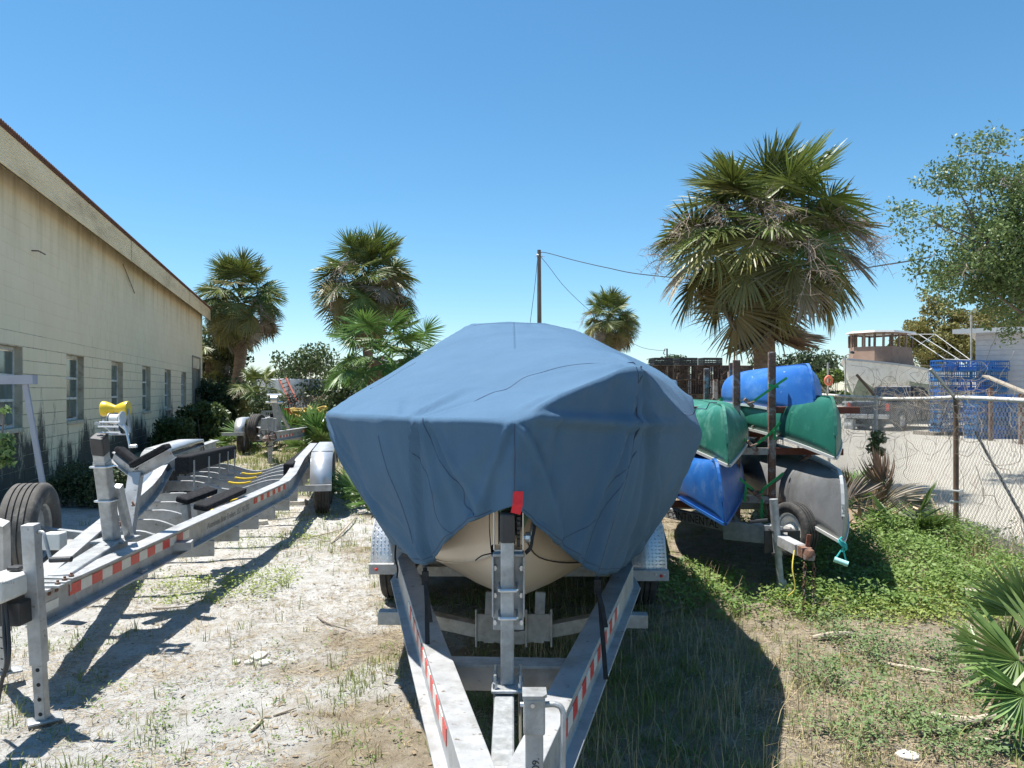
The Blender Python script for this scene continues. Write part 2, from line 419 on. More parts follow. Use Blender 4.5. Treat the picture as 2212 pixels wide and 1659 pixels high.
# windows
frm = mat('window_frame', (.55,.56,.54), (.68,.69,.66), 7, .5, .2, dirt=(.35,.33,.28), dscale=6)
reveal = mat('reveal_plaster', (.50,.43,.32), (.58,.51,.39), 4, .9, 0, .2, 60, dirt=(.25,.2,.13), dscale=3)
g = NT('old_glass', .12, .6)
g.col(g.ramp(g.noise(1.6, 4, .6, (1,1,.5)), [(.3, (.045,.075,.075)), (.55, (.10,.145,.14)), (.75, (.19,.235,.22))])); glass = g.m
curtain = mat('curtain', (.45,.47,.46), (.6,.62,.6), 10, .9, stretch=(1,9,.3))
for i, (a, b) in enumerate(wins):
    m = MB()
    m.box(-.2, XB+.001, a-.004, a+.012, WB, WT); m.box(-.2, XB+.001, b-.012, b+.004, WB, WT); m.box(-.2, XB+.001, a+.012, b-.012, WT-.012, WT+.004)
    wn_ = m.build('window', reveal, wh, world=False)
    if i == 0: wn_['label'] = 'nearest window, partly hidden by the leaning grey frame'
    s = MB(); s.box(-.17, .028, a+.013, b-.013, WB-.05, WB+.02); s.build('sill', reveal, wn_, world=False, bevel=.006)
    f = MB(); xf0, xf1 = -.15, -.115
    f.box(xf0, xf1, a+.012, a+.06, WB+.02, WT-.012); f.box(xf0, xf1, b-.06, b-.012, WB+.02, WT-.012)
    f.box(xf0, xf1, a+.06, b-.06, WT-.07, WT-.012); f.box(xf0, xf1, a+.06, b-.06, WB+.02, WB+.06)
    hh = (WT-.07-WB-.06)/3
    for k in (1, 2): f.box(xf0, xf1+.012, a+.06, b-.06, WB+.06+hh*k-.022, WB+.06+hh*k+.022)
    f.build('frame', frm, wn_, world=False, bevel=.004)
    for k in range(3):
        p = MB(); p.box(-.138, -.132, a+.06, b-.06, WB+.06+hh*k+.02, WB+.06+hh*(k+1)-.02); p.build('pane', glass, wn_, world=False)
# boarded opening near the far corner
m = MB(); a, b = board
for q in (a-.05, b-.03): m.box(-.2, .03, q, q+.08, BB-.03, BT+.05)
m.box(-.2, .03, a+.03, b-.03, BT, BT+.07)
bo = m.build('boarded_opening', wood, wh, world=False)
for k in range(6):
    p = MB(); y0 = a+.05+k*(b-a-.1)/6
    p.box(-.12, -.09+.01*(k % 2), y0, y0+(b-a-.1)/6-.02, BB+(.7 if k > 3 else 0), BT-.01); p.build('board', wood, bo, world=False)
m = MB(); m.box(-.19, -.15, a+.03, b-.03, BB, BT-.005); m.build('dark_interior', blackp, bo, world=False)
# corrugated fascia panels, soffit gap, roof edge
fas = mat('fascia_metal', (.72,.595,.38), (.80,.68,.47), 3, .55, .0, .0, 50, dirt=(.44,.35,.21), dscale=1.6, dlo=.5, dhi=.72, stretch=(1,.25,1))
redroof = mat('roof_edge', (.10,.045,.032), (.17,.08,.055), 9, .75, .1, .2, 40)
soff = mat('soffit', (.06,.05,.04), (.12,.10,.075), 5, .9)
OV = .34; FZ0, FZ1 = 4.75, 5.25
yy = YW0-.3
rib = []
for k in range(10):
    t = k*.05; rib += [(0, t), (.012, t+.010), (.012, t+.030), (0, t+.040)]
rib.append((0, .5))
n = 0
while yy < YW1-.1:
    y2 = min(yy+2.44, YW1-.05)
    wob = rnd.uniform(-.006, .006)
    m = MB(); pr = [(OV+a_+wob, FZ0+b_*1.0) for a_, b_ in rib]
    pr2 = pr + [(OV-.01, FZ1), (OV-.01, FZ0)]
    N_ = len(pr2)
    m.add([(x, yy, z) for x, z in pr2] + [(x, y2-.004, z) for x, z in pr2], [(i, (i+1) % N_, (i+1) % N_+N_, i+N_) for i in range(N_)])
    m.build('fascia_panel', fas, wh, world=False)
    yy = y2
m = MB(); m.box(-.2, OV-.012, YW0, YW1-.02, FZ0+.30, FZ0+.32); m.box(OV-.06, OV-.012, YW0, YW1-.06, FZ0+.02, FZ0+.2); m.build('soffit', soff, wh, world=False)
rows = [[], []]
y = YW0-.3
while y < YW1+.05:
    for k, (x, z) in enumerate(((OV+.07, FZ1+.02), (-6, FZ1+.9))):
        rows[k].append((x, y, z + .016*math.sin(2*PI*y/.085)))
    y += .085/5
ro = MB().grid(rows).build('roof', redroof, wh, world=False, smooth=True, solid=.012)
m = MB(); m.box(OV-.02, OV+.04, YW0-.3, YW1-.04, FZ1-.015, FZ1+.012); m.build('roof_trim', redroof, ro, world=False)
m = MB(); q = 20.2
m.tube([(.05, q-.7, 4.75), (.05, q+.65, 4.2)], .012); m.build('hanging_rod', rust, wh, world=False)
m = MB(); m.tube([(.0, 13.1, 3.95), (.1, 13.1, 3.95), (.1, 13.45, 3.95)], .012); m.build('wall_bracket', rust, wh, world=False)
# ---------------------------------------------------------------- shared trailer pieces
def tyre(c, ax, rad, wid, parent, mt=None, rimm=None, rimr=.55, n=40, name='wheel', treads=4):
    c = Vector(c); ax = Vector(ax).normalized(); mt = mt or rubber; rimm = rimm or galv
    w = wid/2; ri = rad*rimr
    prof = [(ri, -w*.72), (ri+.02, -w*.86), (rad*.80, -w), (rad*.93, -w*.96), (rad*.985, -w*.82)]
    tw = w*.8
    for k in range(treads):
        a = -tw+2*tw*k/treads; b = a+2*tw/treads
        prof += [(rad, a+.006), (rad, b-.006)]
        if k < treads-1: prof += [(rad-.012, b-.004), (rad-.012, b+.004)]
    prof += [(rad*.985, w*.82), (rad*.93, w*.96), (rad*.80, w), (ri+.02, w*.86), (ri, w*.72)]
    m = MB(); m.lathe(c, ax, prof, n, closed=False)
    wv = m.build(name, mt, parent, smooth=35)
    m = MB(); m.lathe(c, ax, [(ri+.004, -w*.74), (ri-.012, -w*.6), (ri-.02, 0), (ri-.012, w*.6), (ri+.004, w*.74)], n, closed=False)
    m.lathe(c+ax*w*.15, ax, [(.001, .025), (ri*.35, .025), (ri*.42, .0), (ri*.8, .03), (ri-.015, .02), (ri-.015, -.01), (.001, -.01)], n, closed=False)
    m.lathe(c+ax*w*.15, ax, [(.001, .07), (.04, .065), (.045, .02)], 12, closed=False)
    m.build('rim', rimm, wv, smooth=35)
    return wv
def ubolt(m, c, sx, sy, r=.007, up=Vector((0,0,1)), out=Vector((0,-1,0)), side=Vector((1,0,0))):
    c = Vector(c)
    m.tube([c-side*sx+up*0-out*sy, c-side*sx, c-side*sx*.92+out*.004, c+side*sx*.92+out*.004, c+side*sx, c+side*sx-out*sy], r, 8)

# ---------------------------------------------------------------- the covered boat's trailer
bt = thing('boat_trailer', 'galvanised tandem boat trailer under the blue covered boat', 'boat trailer', (-.04, 2.25, 0))
BZ = .475; BH = .15; BW = .10     # beam centre height
apex = Vector((-.035, 2.16, BZ))
lk, rk = Vector((-.70, 5.05, BZ)), Vector((.715, 4.86, BZ))
le, re_ = Vector((-.66, 9.0, BZ)), Vector((.80, 8.9, BZ))
for k, (a, b, nm) in enumerate(((lk, le, 0), (rk, re_, 0))):
    m = MB()
    ap = apex + Vector((-.045 if k == 0 else .045, 0, 0))
    ZP = [(-.05,.075),(-.05,-.063),(-.095,-.063),(-.095,-.075),(.03,-.075),(.03,-.063),(-.04,-.063),(-.04,.063),(.05,.063),(.05,.075)]
    if k: ZP = [(-x_, z_) for x_, z_ in reversed(ZP)]
    m.sweep(ZP, [ap, a, b]); beam = m.build('frame_beam', alu, bt, bevel=.003)
    # reflective tape on the outer web
    d = (a-ap).normalized(); sd = Vector((-d.y, d.x, 0)) * (1 if k == 0 else -1)
    for q in range(16):
        s0 = .42+q*.10
        c0 = ap + d*s0 + sd*.0515 + Vector((0,0,.022)); c1 = ap + d*(s0+.098) + sd*.0515 + Vector((0,0,.022))
        m = MB(); m.bar(c0, c1, .003, .058); o = m.build('reflective_tape', redref if q % 2 == 0 else whiteref, beam)
# cross members, slung under the beams
def crossmember(p, q, dip, parent, mt, h=.075, w=.075, nm='cross_member'):
    p = Vector(p); q = Vector(q); m = MB(); pts = []
    for s, z in ((0,0),(.16,0),(.34,-dip*.55),(.47,-dip),(.53,-dip),(.66,-dip*.55),(.84,0),(1,0)):
        pts.append(p.lerp(q, s)+Vector((0,0,z)))
    m.sweep([(-w/2,-h/2),(w/2,-h/2),(w/2,h/2),(-w/2,h/2)], pts); return m.build(nm, mt, parent, bevel=.004)
crossmember((-.76, 4.40, BZ-.115), (.76, 4.33, BZ-.115), .10, bt, galv)
crossmember((-.76, 6.6, BZ-.115), (.80, 6.5, BZ-.115), .12, bt, galv)
crossmember((-.74, 8.3, BZ-.115), (.80, 8.2, BZ-.115), .10, bt, galv)
# keel bunk brackets on the front cross member
for x in (-.13, .15):
    m = MB(); m.bar((x, 4.32, .24), (x+.01, 4.33, .52), .055, .03, up=(0,1,0)); m.box(x-.075, x+.075, 4.305, 4.318, .25, .40)
    for dx in (-.07, .07): m.tube([(x+dx, 4.30, .22), (x+dx, 4.30, .43)], .006)
    m.build('keel_bracket', galv, bt)
m = MB(); m.bar((-.33, 3.22, .462), (.31, 3.19, .462), .07, .10); m.build('front_cross_bar', alu, bt, bevel=.003)
m = MB(); m.bar((-.33, 3.215, .52), (.31, 3.185, .52), .10, .012); m.build('front_cross_plate', galv, bt)
# tongue box tube and winch post
m = MB(); m.box(-.066, .008, 2.32, 2.99, .425, .515); m.add([(-.066,2.32,.425),(.008,2.32,.425),(.008,2.32,.515),(-.066,2.32,.515),(-.04,2.02,.425),(-.025,2.02,.425),(-.025,2.02,.515),(-.04,2.02,.515)],
    [(0,4,5,1),(1,5,6,2),(2,6,7,3),(3,7,4,0),(4,7,6,5)])
m.build('tongue_tube', galv, bt, bevel=.008)
m = MB(); m.box(-.105, .075, 2.86, 3.02, .523, .535)
m.build('post_plate', galv, bt, bevel=.004)
m = MB()
for x in (-.085, .055):
    for y in (2.885, 2.99):
        m.tube([(x, y, .30), (x, y, .585)], .0085, 8); m.tube([(x, y, .536), (x, y, .556)], .015, 6)
m.build('post_bolt', steel, bt, smooth=30)
post = MB(); post.bar((-.018, 2.95, .535), (-.018, 2.95, 1.12), .075, .075, up=(0,1,0)); pobj = post.build('winch_post', galv, bt, bevel=.006)
m = MB(); m.box(-.06, .024, 2.908, 2.992, 1.07, 1.187); m.build('post_cap', blackp, pobj, bevel=.012, seg=3)
m = MB(); m.box(-.10, .075, 2.99, 3.002, .72, 1.015); m.box(-.105, -.093, 2.95, 3.06, .78, 1.015); m.box(.068, .08, 2.95, 3.06, .78, 1.015); m.box(-.10, .075, 2.95, 3.06, 1.013, 1.025)
m.build('winch_bracket', galv, bt, bevel=.004)
m = MB()
for z in (.795, .90): ubolt(m, (-.013, 2.895, z), .05, .10, .0075)
for z in (.755, .86, .965):
    for x in (-.088, .062): m.tube([(x, 2.985, z), (x, 2.97, z)], .011, 6)
m.build('u_bolt', steel, bt, smooth=30)
# winch
wi = MB(); wi.box(-.098, -.092, 2.985, 3.09, 1.027, 1.18); wi.box(.068, .074, 2.985, 3.09, 1.027, 1.18); wi.box(-.098, .074, 2.985, 3.09, 1.027, 1.033)
wo = wi.build('winch', steel, bt)
m = MB(); m.lathe((.03, 3.03, 1.115), (1,0,0), [(.025,-.1),(.068,-.1),(.068,-.095),(.05,-.09),(.05,-.015),(.068,-.01),(.068,-.005)], 24); m.build('drum', blackp, wo, smooth=30)
m = MB(); m.lathe((.036, 3.03, 1.125), (1,0,0), [(.001,0),(.078,0),(.078,.02),(.001,.02)], 28)
for i in range(28):
    a = 2*PI*i/28; c = Vector((.046, 3.03+math.cos(a)*.082, 1.125+math.sin(a)*.082)); m.cbox(c, .02, .010, .010)
m.build('gear', blackp, wo)
m = MB(); m.tube([(.07, 3.02, 1.075), (.12, 3.02, 1.075)], .011, 8); m.lathe((.085, 3.02, 1.075), (1,0,0), [(.02,0),(.022,.01),(.02,.03),(.012,.034)], 10); m.bar((.115, 3.02, 1.075), (.135, 3.04, 1.14), .012, .02)
m.build('crank', steel, wo, smooth=30)
m = MB(); m.sweep([(-.022,-.0015),(.022,-.0015),(.022,.0015),(-.022,.0015)], smoothpts([(-.115, 3.02, 1.22), (-.122, 3.015, 1.13), (-.112, 3.02, 1.03), (-.10, 3.05, 1.02)], 5), up=(1,0,.1)); m.build('winch_strap', cloth_dark, wo)
m = MB(); m.sweep([(-.009,-.002),(.009,-.002),(.009,.002),(-.009,.002)], smoothpts([(.085, 2.99, 1.02), (.115, 2.98, 1.045), (.125, 2.99, 1.08), (.142, 3.02, 1.13), (.138, 3.03, 1.18)], 5), up=(0,-1,0)); m.build('strap_tail', cloth_dark, wo)
m = MB(); m.tube(smoothpts([(-.10, 2.985, 1.02), (-.16, 2.98, 1.012), (-.2, 2.97, .995)], 5), .003, 5); m.build('wire_tail', cloth_dark, wo)
# the post assembly is slim: narrow it about its own axis
def squeeze(o, cx, k):
    off = cx-wm(o).translation.x
    for v in o.data.vertices: v.co.x = off+(v.co.x-off)*k
for o in list(bt.children):
    if o.name.split('.')[0] in ('post_plate','post_bolt','winch_post','winch_bracket','u_bolt','winch'):
        for q in [o]+list(o.children): squeeze(q, -.018, .68)
# tongue jack
jk = MB(); jx, jy = .063, 2.16
jk.box(jx-.026, jx+.024, jy-.026, jy+.026, .08, .74); jo = jk.build('jack_post', alu, bt, bevel=.003)
m = MB(); m.box(jx-.031, jx+.029, jy-.032, jy+.032, .695, .798); m.build('jack_head', galv, jo, bevel=.006)
m = MB(); m.add([(jx-.034,jy-.034,.797),(jx+.022,jy-.034,.797),(jx+.034,jy-.018,.797),(jx+.034,jy+.034,.797),(jx-.034,jy+.034,.797),(jx-.034,jy-.034,.806),(jx+.022,jy-.034,.806),(jx+.034,jy-.018,.806),(jx+.034,jy+.034,.806),(jx-.034,jy+.034,.806)],
    [(0,1,2,3,4),(5,6,7,8,9),(0,1,6,5),(1,2,7,6),(2,3,8,7),(3,4,9,8),(4,0,5,9)]); m.build('jack_cap', galv, jo)
m = MB(); m.tube([(jx-.006, jy-.03, .78), (jx-.006, jy-.036, .78)], .006, 8); m.tube([(jx-.03, jy, .77), (jx-.04, jy, .77)], .007, 8); m.build('jack_screw', steel, jo, smooth=30)
m = MB(); m.tube(smoothpts([(jx+.03, jy, .77), (jx+.06, jy, .77), (jx+.078, jy-.004, .755), (jx+.08, jy-.01, .70), (jx+.072, jy-.03, .40)], 5), .0085, 10); m.build('jack_crank', galv, jo, smooth=30)
m = MB(); m.lathe((jx, jy, .0), (0,0,1), [(.05,0),(.05,.012),(.03,.09)], 16); m.build('jack_foot', galv, jo)
txt = mat('marker_ink', (.03,.03,.03), None, 5, .8)
def text_on(parent, s, origin, xdir, ydir, size, m_, name='lettering'):
    cu = bpy.data.curves.new(name, 'FONT'); cu.body = s; cu.size = size; cu.extrude = .0004
    tmp = bpy.data.objects.new('tmp_text', cu); COL.objects.link(tmp)
    dg = bpy.context.evaluated_depsgraph_get(); me = bpy.data.meshes.new_from_object(tmp.evaluated_get(dg)); me.materials.clear(); me.materials.append(m_)
    bpy.data.objects.remove(tmp); bpy.data.curves.remove(cu)
    x = Vector(xdir).normalized(); y = Vector(ydir).normalized(); z = x.cross(y).normalized()
    M4 = Matrix((x, y, z)).transposed().to_4x4(); M4.translation = Vector(origin)
    me.transform(wm(parent).inverted() @ M4); me.name = name
    return link(name, me, parent)
text_on(jo, '509.', (jx+.012, jy-.0275, .585), (0,0,1), (-1,0,0), .028, txt)
# hitch coupler beyond the frame edge
m = MB(); m.bar((-.035, 1.62, .47), (-.035, 2.14, .47), .085, .09); m.lathe((-.035, 1.55, .43), (0,0,1), [(.05,0),(.055,.05),(.035,.09),(.01,.1)], 16); m.build('coupler', galv, bt, bevel=.005)
# fenders, fender bar, wheels
for sx, xi, yo in ((-1, -.80, 5.73), (1, .86, 5.53)):
    x0, x1 = (xi-.25, xi) if sx < 0 else (xi, xi+.25)
    prof = [(0,.345),(.02,.46),(.09,.60),(.24,.70),(.5,.73),(1.35,.73),(1.62,.70),(1.78,.58),(1.85,.42)]
    pts = smoothpts([(0, yo+a, b) for a, b in prof], 4)
    m = MB(); rows = [[(x0, p.y, p.z) for p in pts], [(x1, p.y, p.z) for p in pts]]
    m.grid(rows); xo = x0 if sx < 0 else x1
    m.grid([[(xo, p.y, p.z) for p in pts], [(xo+sx*.004, p.y, max(p.z-.06, .34)) for p in pts]])
    fo = m.build('fender', tread, bt, smooth=35, solid=.005)
    # raised tread bars of the diamond plate
    t = MB(); nb = 9
    L_ = [0]
    for a, b in zip(pts[:-1], pts[1:]): L_.append(L_[-1]+(b-a).length)
    s = .03; row = 0
    while s < 1.25:
        j = next(i for i in range(len(L_)-1) if L_[i+1] >= s); tt = (s-L_[j])/(L_[j+1]-L_[j]); c = pts[j].lerp(pts[j+1], tt); dd = (pts[j+1]-pts[j]).normalized(); nn = Vector((0,-dd.z,dd.y)).normalized()
        if nn.z < 0: nn = -nn
        for q in range(nb):
            xx = x0+(q+.5)*(x1-x0)/nb; ang = 1 if (q+row) % 2 else -1
            dv = (Vector((1,0,0))*ang + dd).normalized()*.0105; cc = Vector((xx, c.y, c.z))+nn*.0035
            sdv = dv.cross(nn).normalized()*.0032
            t.add([cc-dv, cc+sdv, cc+dv, cc-sdv, cc+nn*.005], [(0,1,4),(1,2,4),(2,3,4),(3,0,4)])
        s += .026; row += 1
    t.build('tread_pattern', tread, fo)['kind'] = 'stuff'
    for cy in (.46, 1.36): tyre(((x0+x1)/2-.005*sx, yo+cy, .315), (sx,0,0), .318, .205, bt, rubber)
    m = MB(); zb = .335
    xa, xb = (x0-.005, -.66) if sx < 0 else (.72, x1+.005)
    m.box(xa, xb, yo-.06, yo-.01, zb-.038, zb+.038); fbr = m.build('fender_bar', alu, bt, bevel=.003)
    for dx in ((.055,) if sx < 0 else (.055,.03,.09)):
        xx = xa+dx if sx < 0 else xb-dx
        m = MB(); m.lathe((xx, yo-.06, zb+(.0 if dx == .055 else .008)), (0,-1,0), [(.012,0),(.012,.004),(.006,.009),(.001,.01)] if dx == .055 else [(.005,0),(.005,.003),(.001,.004)], 12); m.build('marker_light' if dx == .055 else 'rivet', redref if dx == .055 else steel, fbr)
m = MB(); m.box(-.655, .715, 5.60, 5.65, .30, .37); m.build('axle_bar', galv, bt)
for y in (6.15, 7.05):
    m = MB(); m.tube([(-.9, y, .30), (.95, y-.1, .30)], .035, 8); m.build('axle', galv, bt)
for x in (-.36, .44):
    m = MB(); m.bar((x, 5.7, .46), (x+.03, 8.8, .46), .09, .06); m.build('bunk', carpet, bt)
    for y in (6.6, 8.2):
        m = MB(); m.bar((x+.01, y, .30), (x+.01, y, .44), .05, .01); m.build('bunk_post', galv, bt)

# ---------------------------------------------------------------- the hull under the cover
hullm = mat('cream_gelcoat', (.62,.52,.41), (.67,.57,.455), 3, .28, 0, .02, 40, spec=.5, dirt=(.52,.43,.33), dscale=3, dlo=.55, dhi=.8, coat=.3)
greenm = mat('seafoam_gelcoat', (.24,.40,.29), (.28,.45,.33), 3, .3, coat=.3)
boat = thing('motor_boat', 'cream hulled boat with pale green topside, bow under the blue cover', 'boat', (0, 3.0, .5))
ST = [  # y, keel z, chine x,z, mid x,z, gunwale x,z
 (2.98,1.36, .004,1.38, .012,1.42, .03,1.50), (3.06,1.12, .012,1.16, .06,1.30, .14,1.50), (3.15,.98, .035,1.03, .13,1.24, .26,1.50),
 (3.3,.84, .09,.93, .22,1.18, .42,1.50), (3.55,.70, .23,.85, .36,1.13, .60,1.49), (3.9,.60, .39,.79, .52,1.08, .80,1.48), (4.4,.54, .56,.75, .72,1.03, .97,1.46),
 (5.0,.53, .66,.72, .86,1.0, 1.04,1.44), (6.0,.515, .80,.69, .95,.98, 1.07,1.42), (7.5,.51, .86,.68, .99,.97, 1.07,1.40), (9.1,.51, .86,.67, .98,.96, 1.03,1.38)]
rows = []
for (y, kz, cx, cz, mx, mz, gx, gz_) in ST:
    # keep the V bottom with a small reverse at the chine
    r = []
    half = [(0,kz),(cx*.5,kz+(cz-kz)*.42),(cx*.96,cz-.005),(cx+.012,cz+.004),(cx+.010,cz+.03),(mx,mz),(mx+(gx-mx)*.45,mz+(gz_-mz)*.42),(gx,gz_)]
    for a, b in reversed(half[1:]): r.append((-a+.01, y, b))
    r.append((.01, y, half[0][1]))
    for a, b in half[1:]: r.append((a+.01, y, b))
    rows.append(r)
def densify(rows, n):
    out = []
    cols = [smoothpts([r[i] for r in rows], n) for i in range(len(rows[0]))]
    return [[c[k] for c in cols] for k in range(len(cols[0]))]
rr = densify(rows, 4)
m = MB(); m.grid(rr); m.add(rr[-1], [tuple(range(len(rr[-1])))])
ho = m.build('hull', hullm, boat, smooth=50)
ho.data.materials.append(greenm)
iw = wm(boat)
for p in ho.data.polygons:
    if (iw @ p.center).z > 1.175 and (iw @ p.center).y < 9: p.material_index = 1
blkline = mat('dark_scuff', (.05,.045,.04), None, 5, .8)
for s in (-1, 1):
    m = MB(); pts = []
    for (y, kz, cx, cz, *_r) in ST[2:8]: pts.append((.01+s*(cx+.016), y, cz+.006))
    m.tube(smoothpts(pts, 4), .003, 5); m.build('chine_strake', hullm if s < 0 else blkline, ho)

# ---------------------------------------------------------------- blue fitted cover
GR = [  # gunwale edge point, hem point, running left stern -> bow -> right stern
 ((-1.02,9.15,1.44), (-.95,9.10,.80)), ((-1.09,8.0,1.46), (-1.0,8.0,.70)), ((-1.12,6.8,1.48), (-.97,6.8,.66)),
 ((-1.13,5.6,1.50), (-.90,5.6,.62)), ((-1.115,4.95,1.525), (-.79,5.1,.63)), (tuple(P(709,892,4.55)), tuple(P(861,1176,4.72))),
 (tuple(P(742,896,3.75)), tuple(P(893,1206,4.0))), (tuple(P(815,899,3.32)), tuple(P(921,1224,3.45))), (tuple(P(902,905,3.06)), tuple(P(951,1185,3.28))),
 (tuple(P(1005,907,2.90)), tuple(P(1012,1128,3.02))), (tuple(P(1113,909,2.84)), tuple(P(1112,1090,2.90))),
 (tuple(P(1185,866,2.89)), tuple(P(1172,1150,3.04))), (tuple(P(1285,824,3.10)), tuple(P(1243,1208,3.28))), (tuple(P(1380,797,3.36)), tuple(P(1291,1245,3.46))),
 (tuple(P(1458,880,3.80)), tuple(P(1330,1238,3.98))), (tuple(P(1512,931,4.45)), tuple(P(1362,1208,4.65))),
 ((1.13,4.95,1.47), (.82,5.05,.60)), ((1.155,5.6,1.46), (.92,5.6,.58)), ((1.15,6.8,1.44), (.98,6.8,.62)), ((1.12,8.0,1.43), (1.02,8.0,.68)), ((1.06,9.15,1.42), (.98,9.10,.78))]
NS = 16
Gp = smoothpts([a for a, b in GR], NS); Hp = [Vector(GR[k][1]).lerp(Vector(GR[k+1][1]), i/NS) for k in range(len(GR)-1) for i in range(NS)]+[Vector(GR[-1][1])]
NR = len(Gp); iB = 10*NS
G_ = np.array([tuple(p) for p in Gp]); H_ = np.array([tuple(p) for p in Hp])
# taut tent over the console, the bow fitting and the rails: upper envelope of support points, then relaxed like cloth
K = P(1384, 796, 3.38); D = P(1500, 862, 4.75); D2 = P(1462, 822, 5.25)
sup = [tuple(G_[i]) for i in range(0, NR, 4)] + [tuple(P(1004,706,6.1)), tuple(P(1020,700,6.15)), tuple(P(1100,696,6.2)), tuple(P(1175,698,6.2)), tuple(P(1238,713,6.15)),
      (-.34,7.0,2.16), (.45,7.0,2.14), (0,8.6,1.72), tuple(K), tuple(D), tuple(D2)]
S_ = np.array(sup); planes = []
nS = len(S_)
ii, jj, kk = np.array([(i,j,k) for i in range(nS) for j in range(i+1,nS) for k in range(j+1,nS)]).T
nv = np.cross(S_[jj]-S_[ii], S_[kk]-S_[ii]); nv[nv[:,2] < 0] *= -1
ok = nv[:,2] > 1e-5; nv = nv[ok]; p0 = S_[ii[ok]]
nv /= np.linalg.norm(nv, axis=1)[:,None]
dd = (nv*p0).sum(1)
good = np.zeros(len(nv), bool)
for s in range(0, len(nv), 4000):
    good[s:s+4000] = ((nv[s:s+4000] @ S_.T) - dd[s:s+4000, None] < 1e-4).all(1)
nv = nv[good]; dd = dd[good]
gx_ = np.arange(-1.4, 1.401, .02); gy_ = np.arange(2.6, 9.4, .025)
CX, CY = np.meshgrid(gx_, gy_)
Zh = np.full(CX.shape, 9.)
for a, b in zip(nv, dd): Zh = np.minimum(Zh, (b - a[0]*CX - a[1]*CY)/a[2])
# mask of the inside of the outline, outline height outside
poly = G_[:, :2]
ins = np.zeros(CX.shape, bool); j = NR-1
for i in range(NR):
    xi, yi = poly[i]; xj, yj = poly[j]
    cnd = ((yi > CY) != (yj > CY)) & (CX < (xj-xi)*(CY-yi)/(yj-yi+1e-12)+xi); ins ^= cnd; j = i
d2 = ((CX[...,None]-poly[None,None,::3,0])**2 + (CY[...,None]-poly[None,None,::3,1])**2)
near = d2.argmin(-1); edgeZ = G_[::3,2][near]
Z = np.where(ins, Zh, edgeZ)
pin = ~ins
supm = np.zeros(CX.shape, bool)
for p in sup[-11:]:
    supm |= ((CX-p[0])**2+(CY-p[1])**2) < .03**2
Zs = Z.copy(); Zk = Z.copy()
for it in range(70):
    A = .25*(np.roll(Z,1,0)+np.roll(Z,-1,0)+np.roll(Z,1,1)+np.roll(Z,-1,1))
    Z = np.where(pin, edgeZ, np.where(supm, Zs, .10*Zs+.90*A if it % 2 else A))
# soft creases running off the supports, and a shallow sag
ang = np.arctan2(CY-K.y, CX-K.x); rK = np.hypot(CX-K.x, CY-K.y)
Z += ins*(.010*np.sin(ang*9+1.0)*np.exp(-rK/.42)*np.clip(rK/.1,0,1))
Z += ins*(fbm(CX+.35*CY, CY*.45, 2.4, 31, 3)-.5)*.030*np.clip(np.sqrt(d2.min(-1))/.15, 0, 1)
Z += ins*(-.018*np.exp(-((CX*.9+.55*(CY-3.35)+.02)/.07)**2)*np.clip((CY-2.95)/.2,0,1)*np.clip((4.2-CY)/.6,0,1))
def tfold(x0, y0, x1, y1, am, wd_):
    global Z
    L2_ = (x1-x0)**2+(y1-y0)**2; t_ = np.clip(((CX-x0)*(x1-x0)+(CY-y0)*(y1-y0))/L2_, 0, 1); sgn = ((CX-x0)*(y1-y0)-(CY-y0)*(x1-x0))/math.sqrt(L2_)
    along = np.hypot(CX-(x0+t_*(x1-x0)), CY-(y0+t_*(y1-y0))); wv_ = wd_*(.5+t_)
    Z = Z + ins*am*np.clip(np.sqrt(d2.min(-1))/.06, 0, 1)*(np.exp(-(along/wv_)**2)-.6*np.exp(-((sgn-1.6*wv_)/wv_)**2)*np.exp(-(np.maximum(0,along-2.4*wv_)/wv_)**2))*(1-t_)**.5
for f_ in ((.55,3.40,.2,3.9,.020,.03),(.55,3.42,.55,4.3,.018,.03),(.58,3.42,.85,4.2,.022,.03),(.60,3.42,1.0,4.0,-.018,.03),(.45,3.35,-.05,3.40,.014,.04),(-.42,3.10,-.2,3.5,.024,.03),(-.36,3.05,-.05,3.25,-.018,.025),(-.48,3.15,-.55,3.7,.014,.03),
          (.03,2.88,.3,3.05,.020,.03),(-1.05,4.45,-.6,4.9,.016,.04),(-1.0,4.35,-.5,4.3,.012,.05),(1.05,4.5,.8,5.0,.018,.04),(1.06,4.45,.75,4.5,.016,.04),(1.08,4.9,.7,5.6,.014,.04),(-.35,6.0,-.6,5.5,.018,.03),(-.33,6.0,-.8,6.0,.016,.03),(.45,6.0,.7,5.4,.012,.04),(-.2,5.9,-.1,5.2,.008,.06),(.2,5.9,.3,5.1,.008,.06)): tfold(*f_)
def topz(x, y):
    fx = np.clip((x+1.4)/.02, 0, len(gx_)-1.001); fy = np.clip((y-2.6)/.025, 0, len(gy_)-1.001)
    i = fx.astype(int); j = fy.astype(int); a = fx-i; b = fy-j
    return (Z[j,i]*(1-a)+Z[j,i+1]*a)*(1-b)+(Z[j+1,i]*(1-a)+Z[j+1,i+1]*a)*b
rowsV = []
NTOP = 70
spx = .02; cyl = np.clip(G_[:,1], 4.3, 8.4)
for k in range(NTOP):
    r = 1-(1-k/(NTOP))**1.0
    x = spx+(G_[:,0]-spx)*r; y = cyl+(G_[:,1]-cyl)*r
    rowsV.append(np.stack([x, y, topz(x, y)], 1))
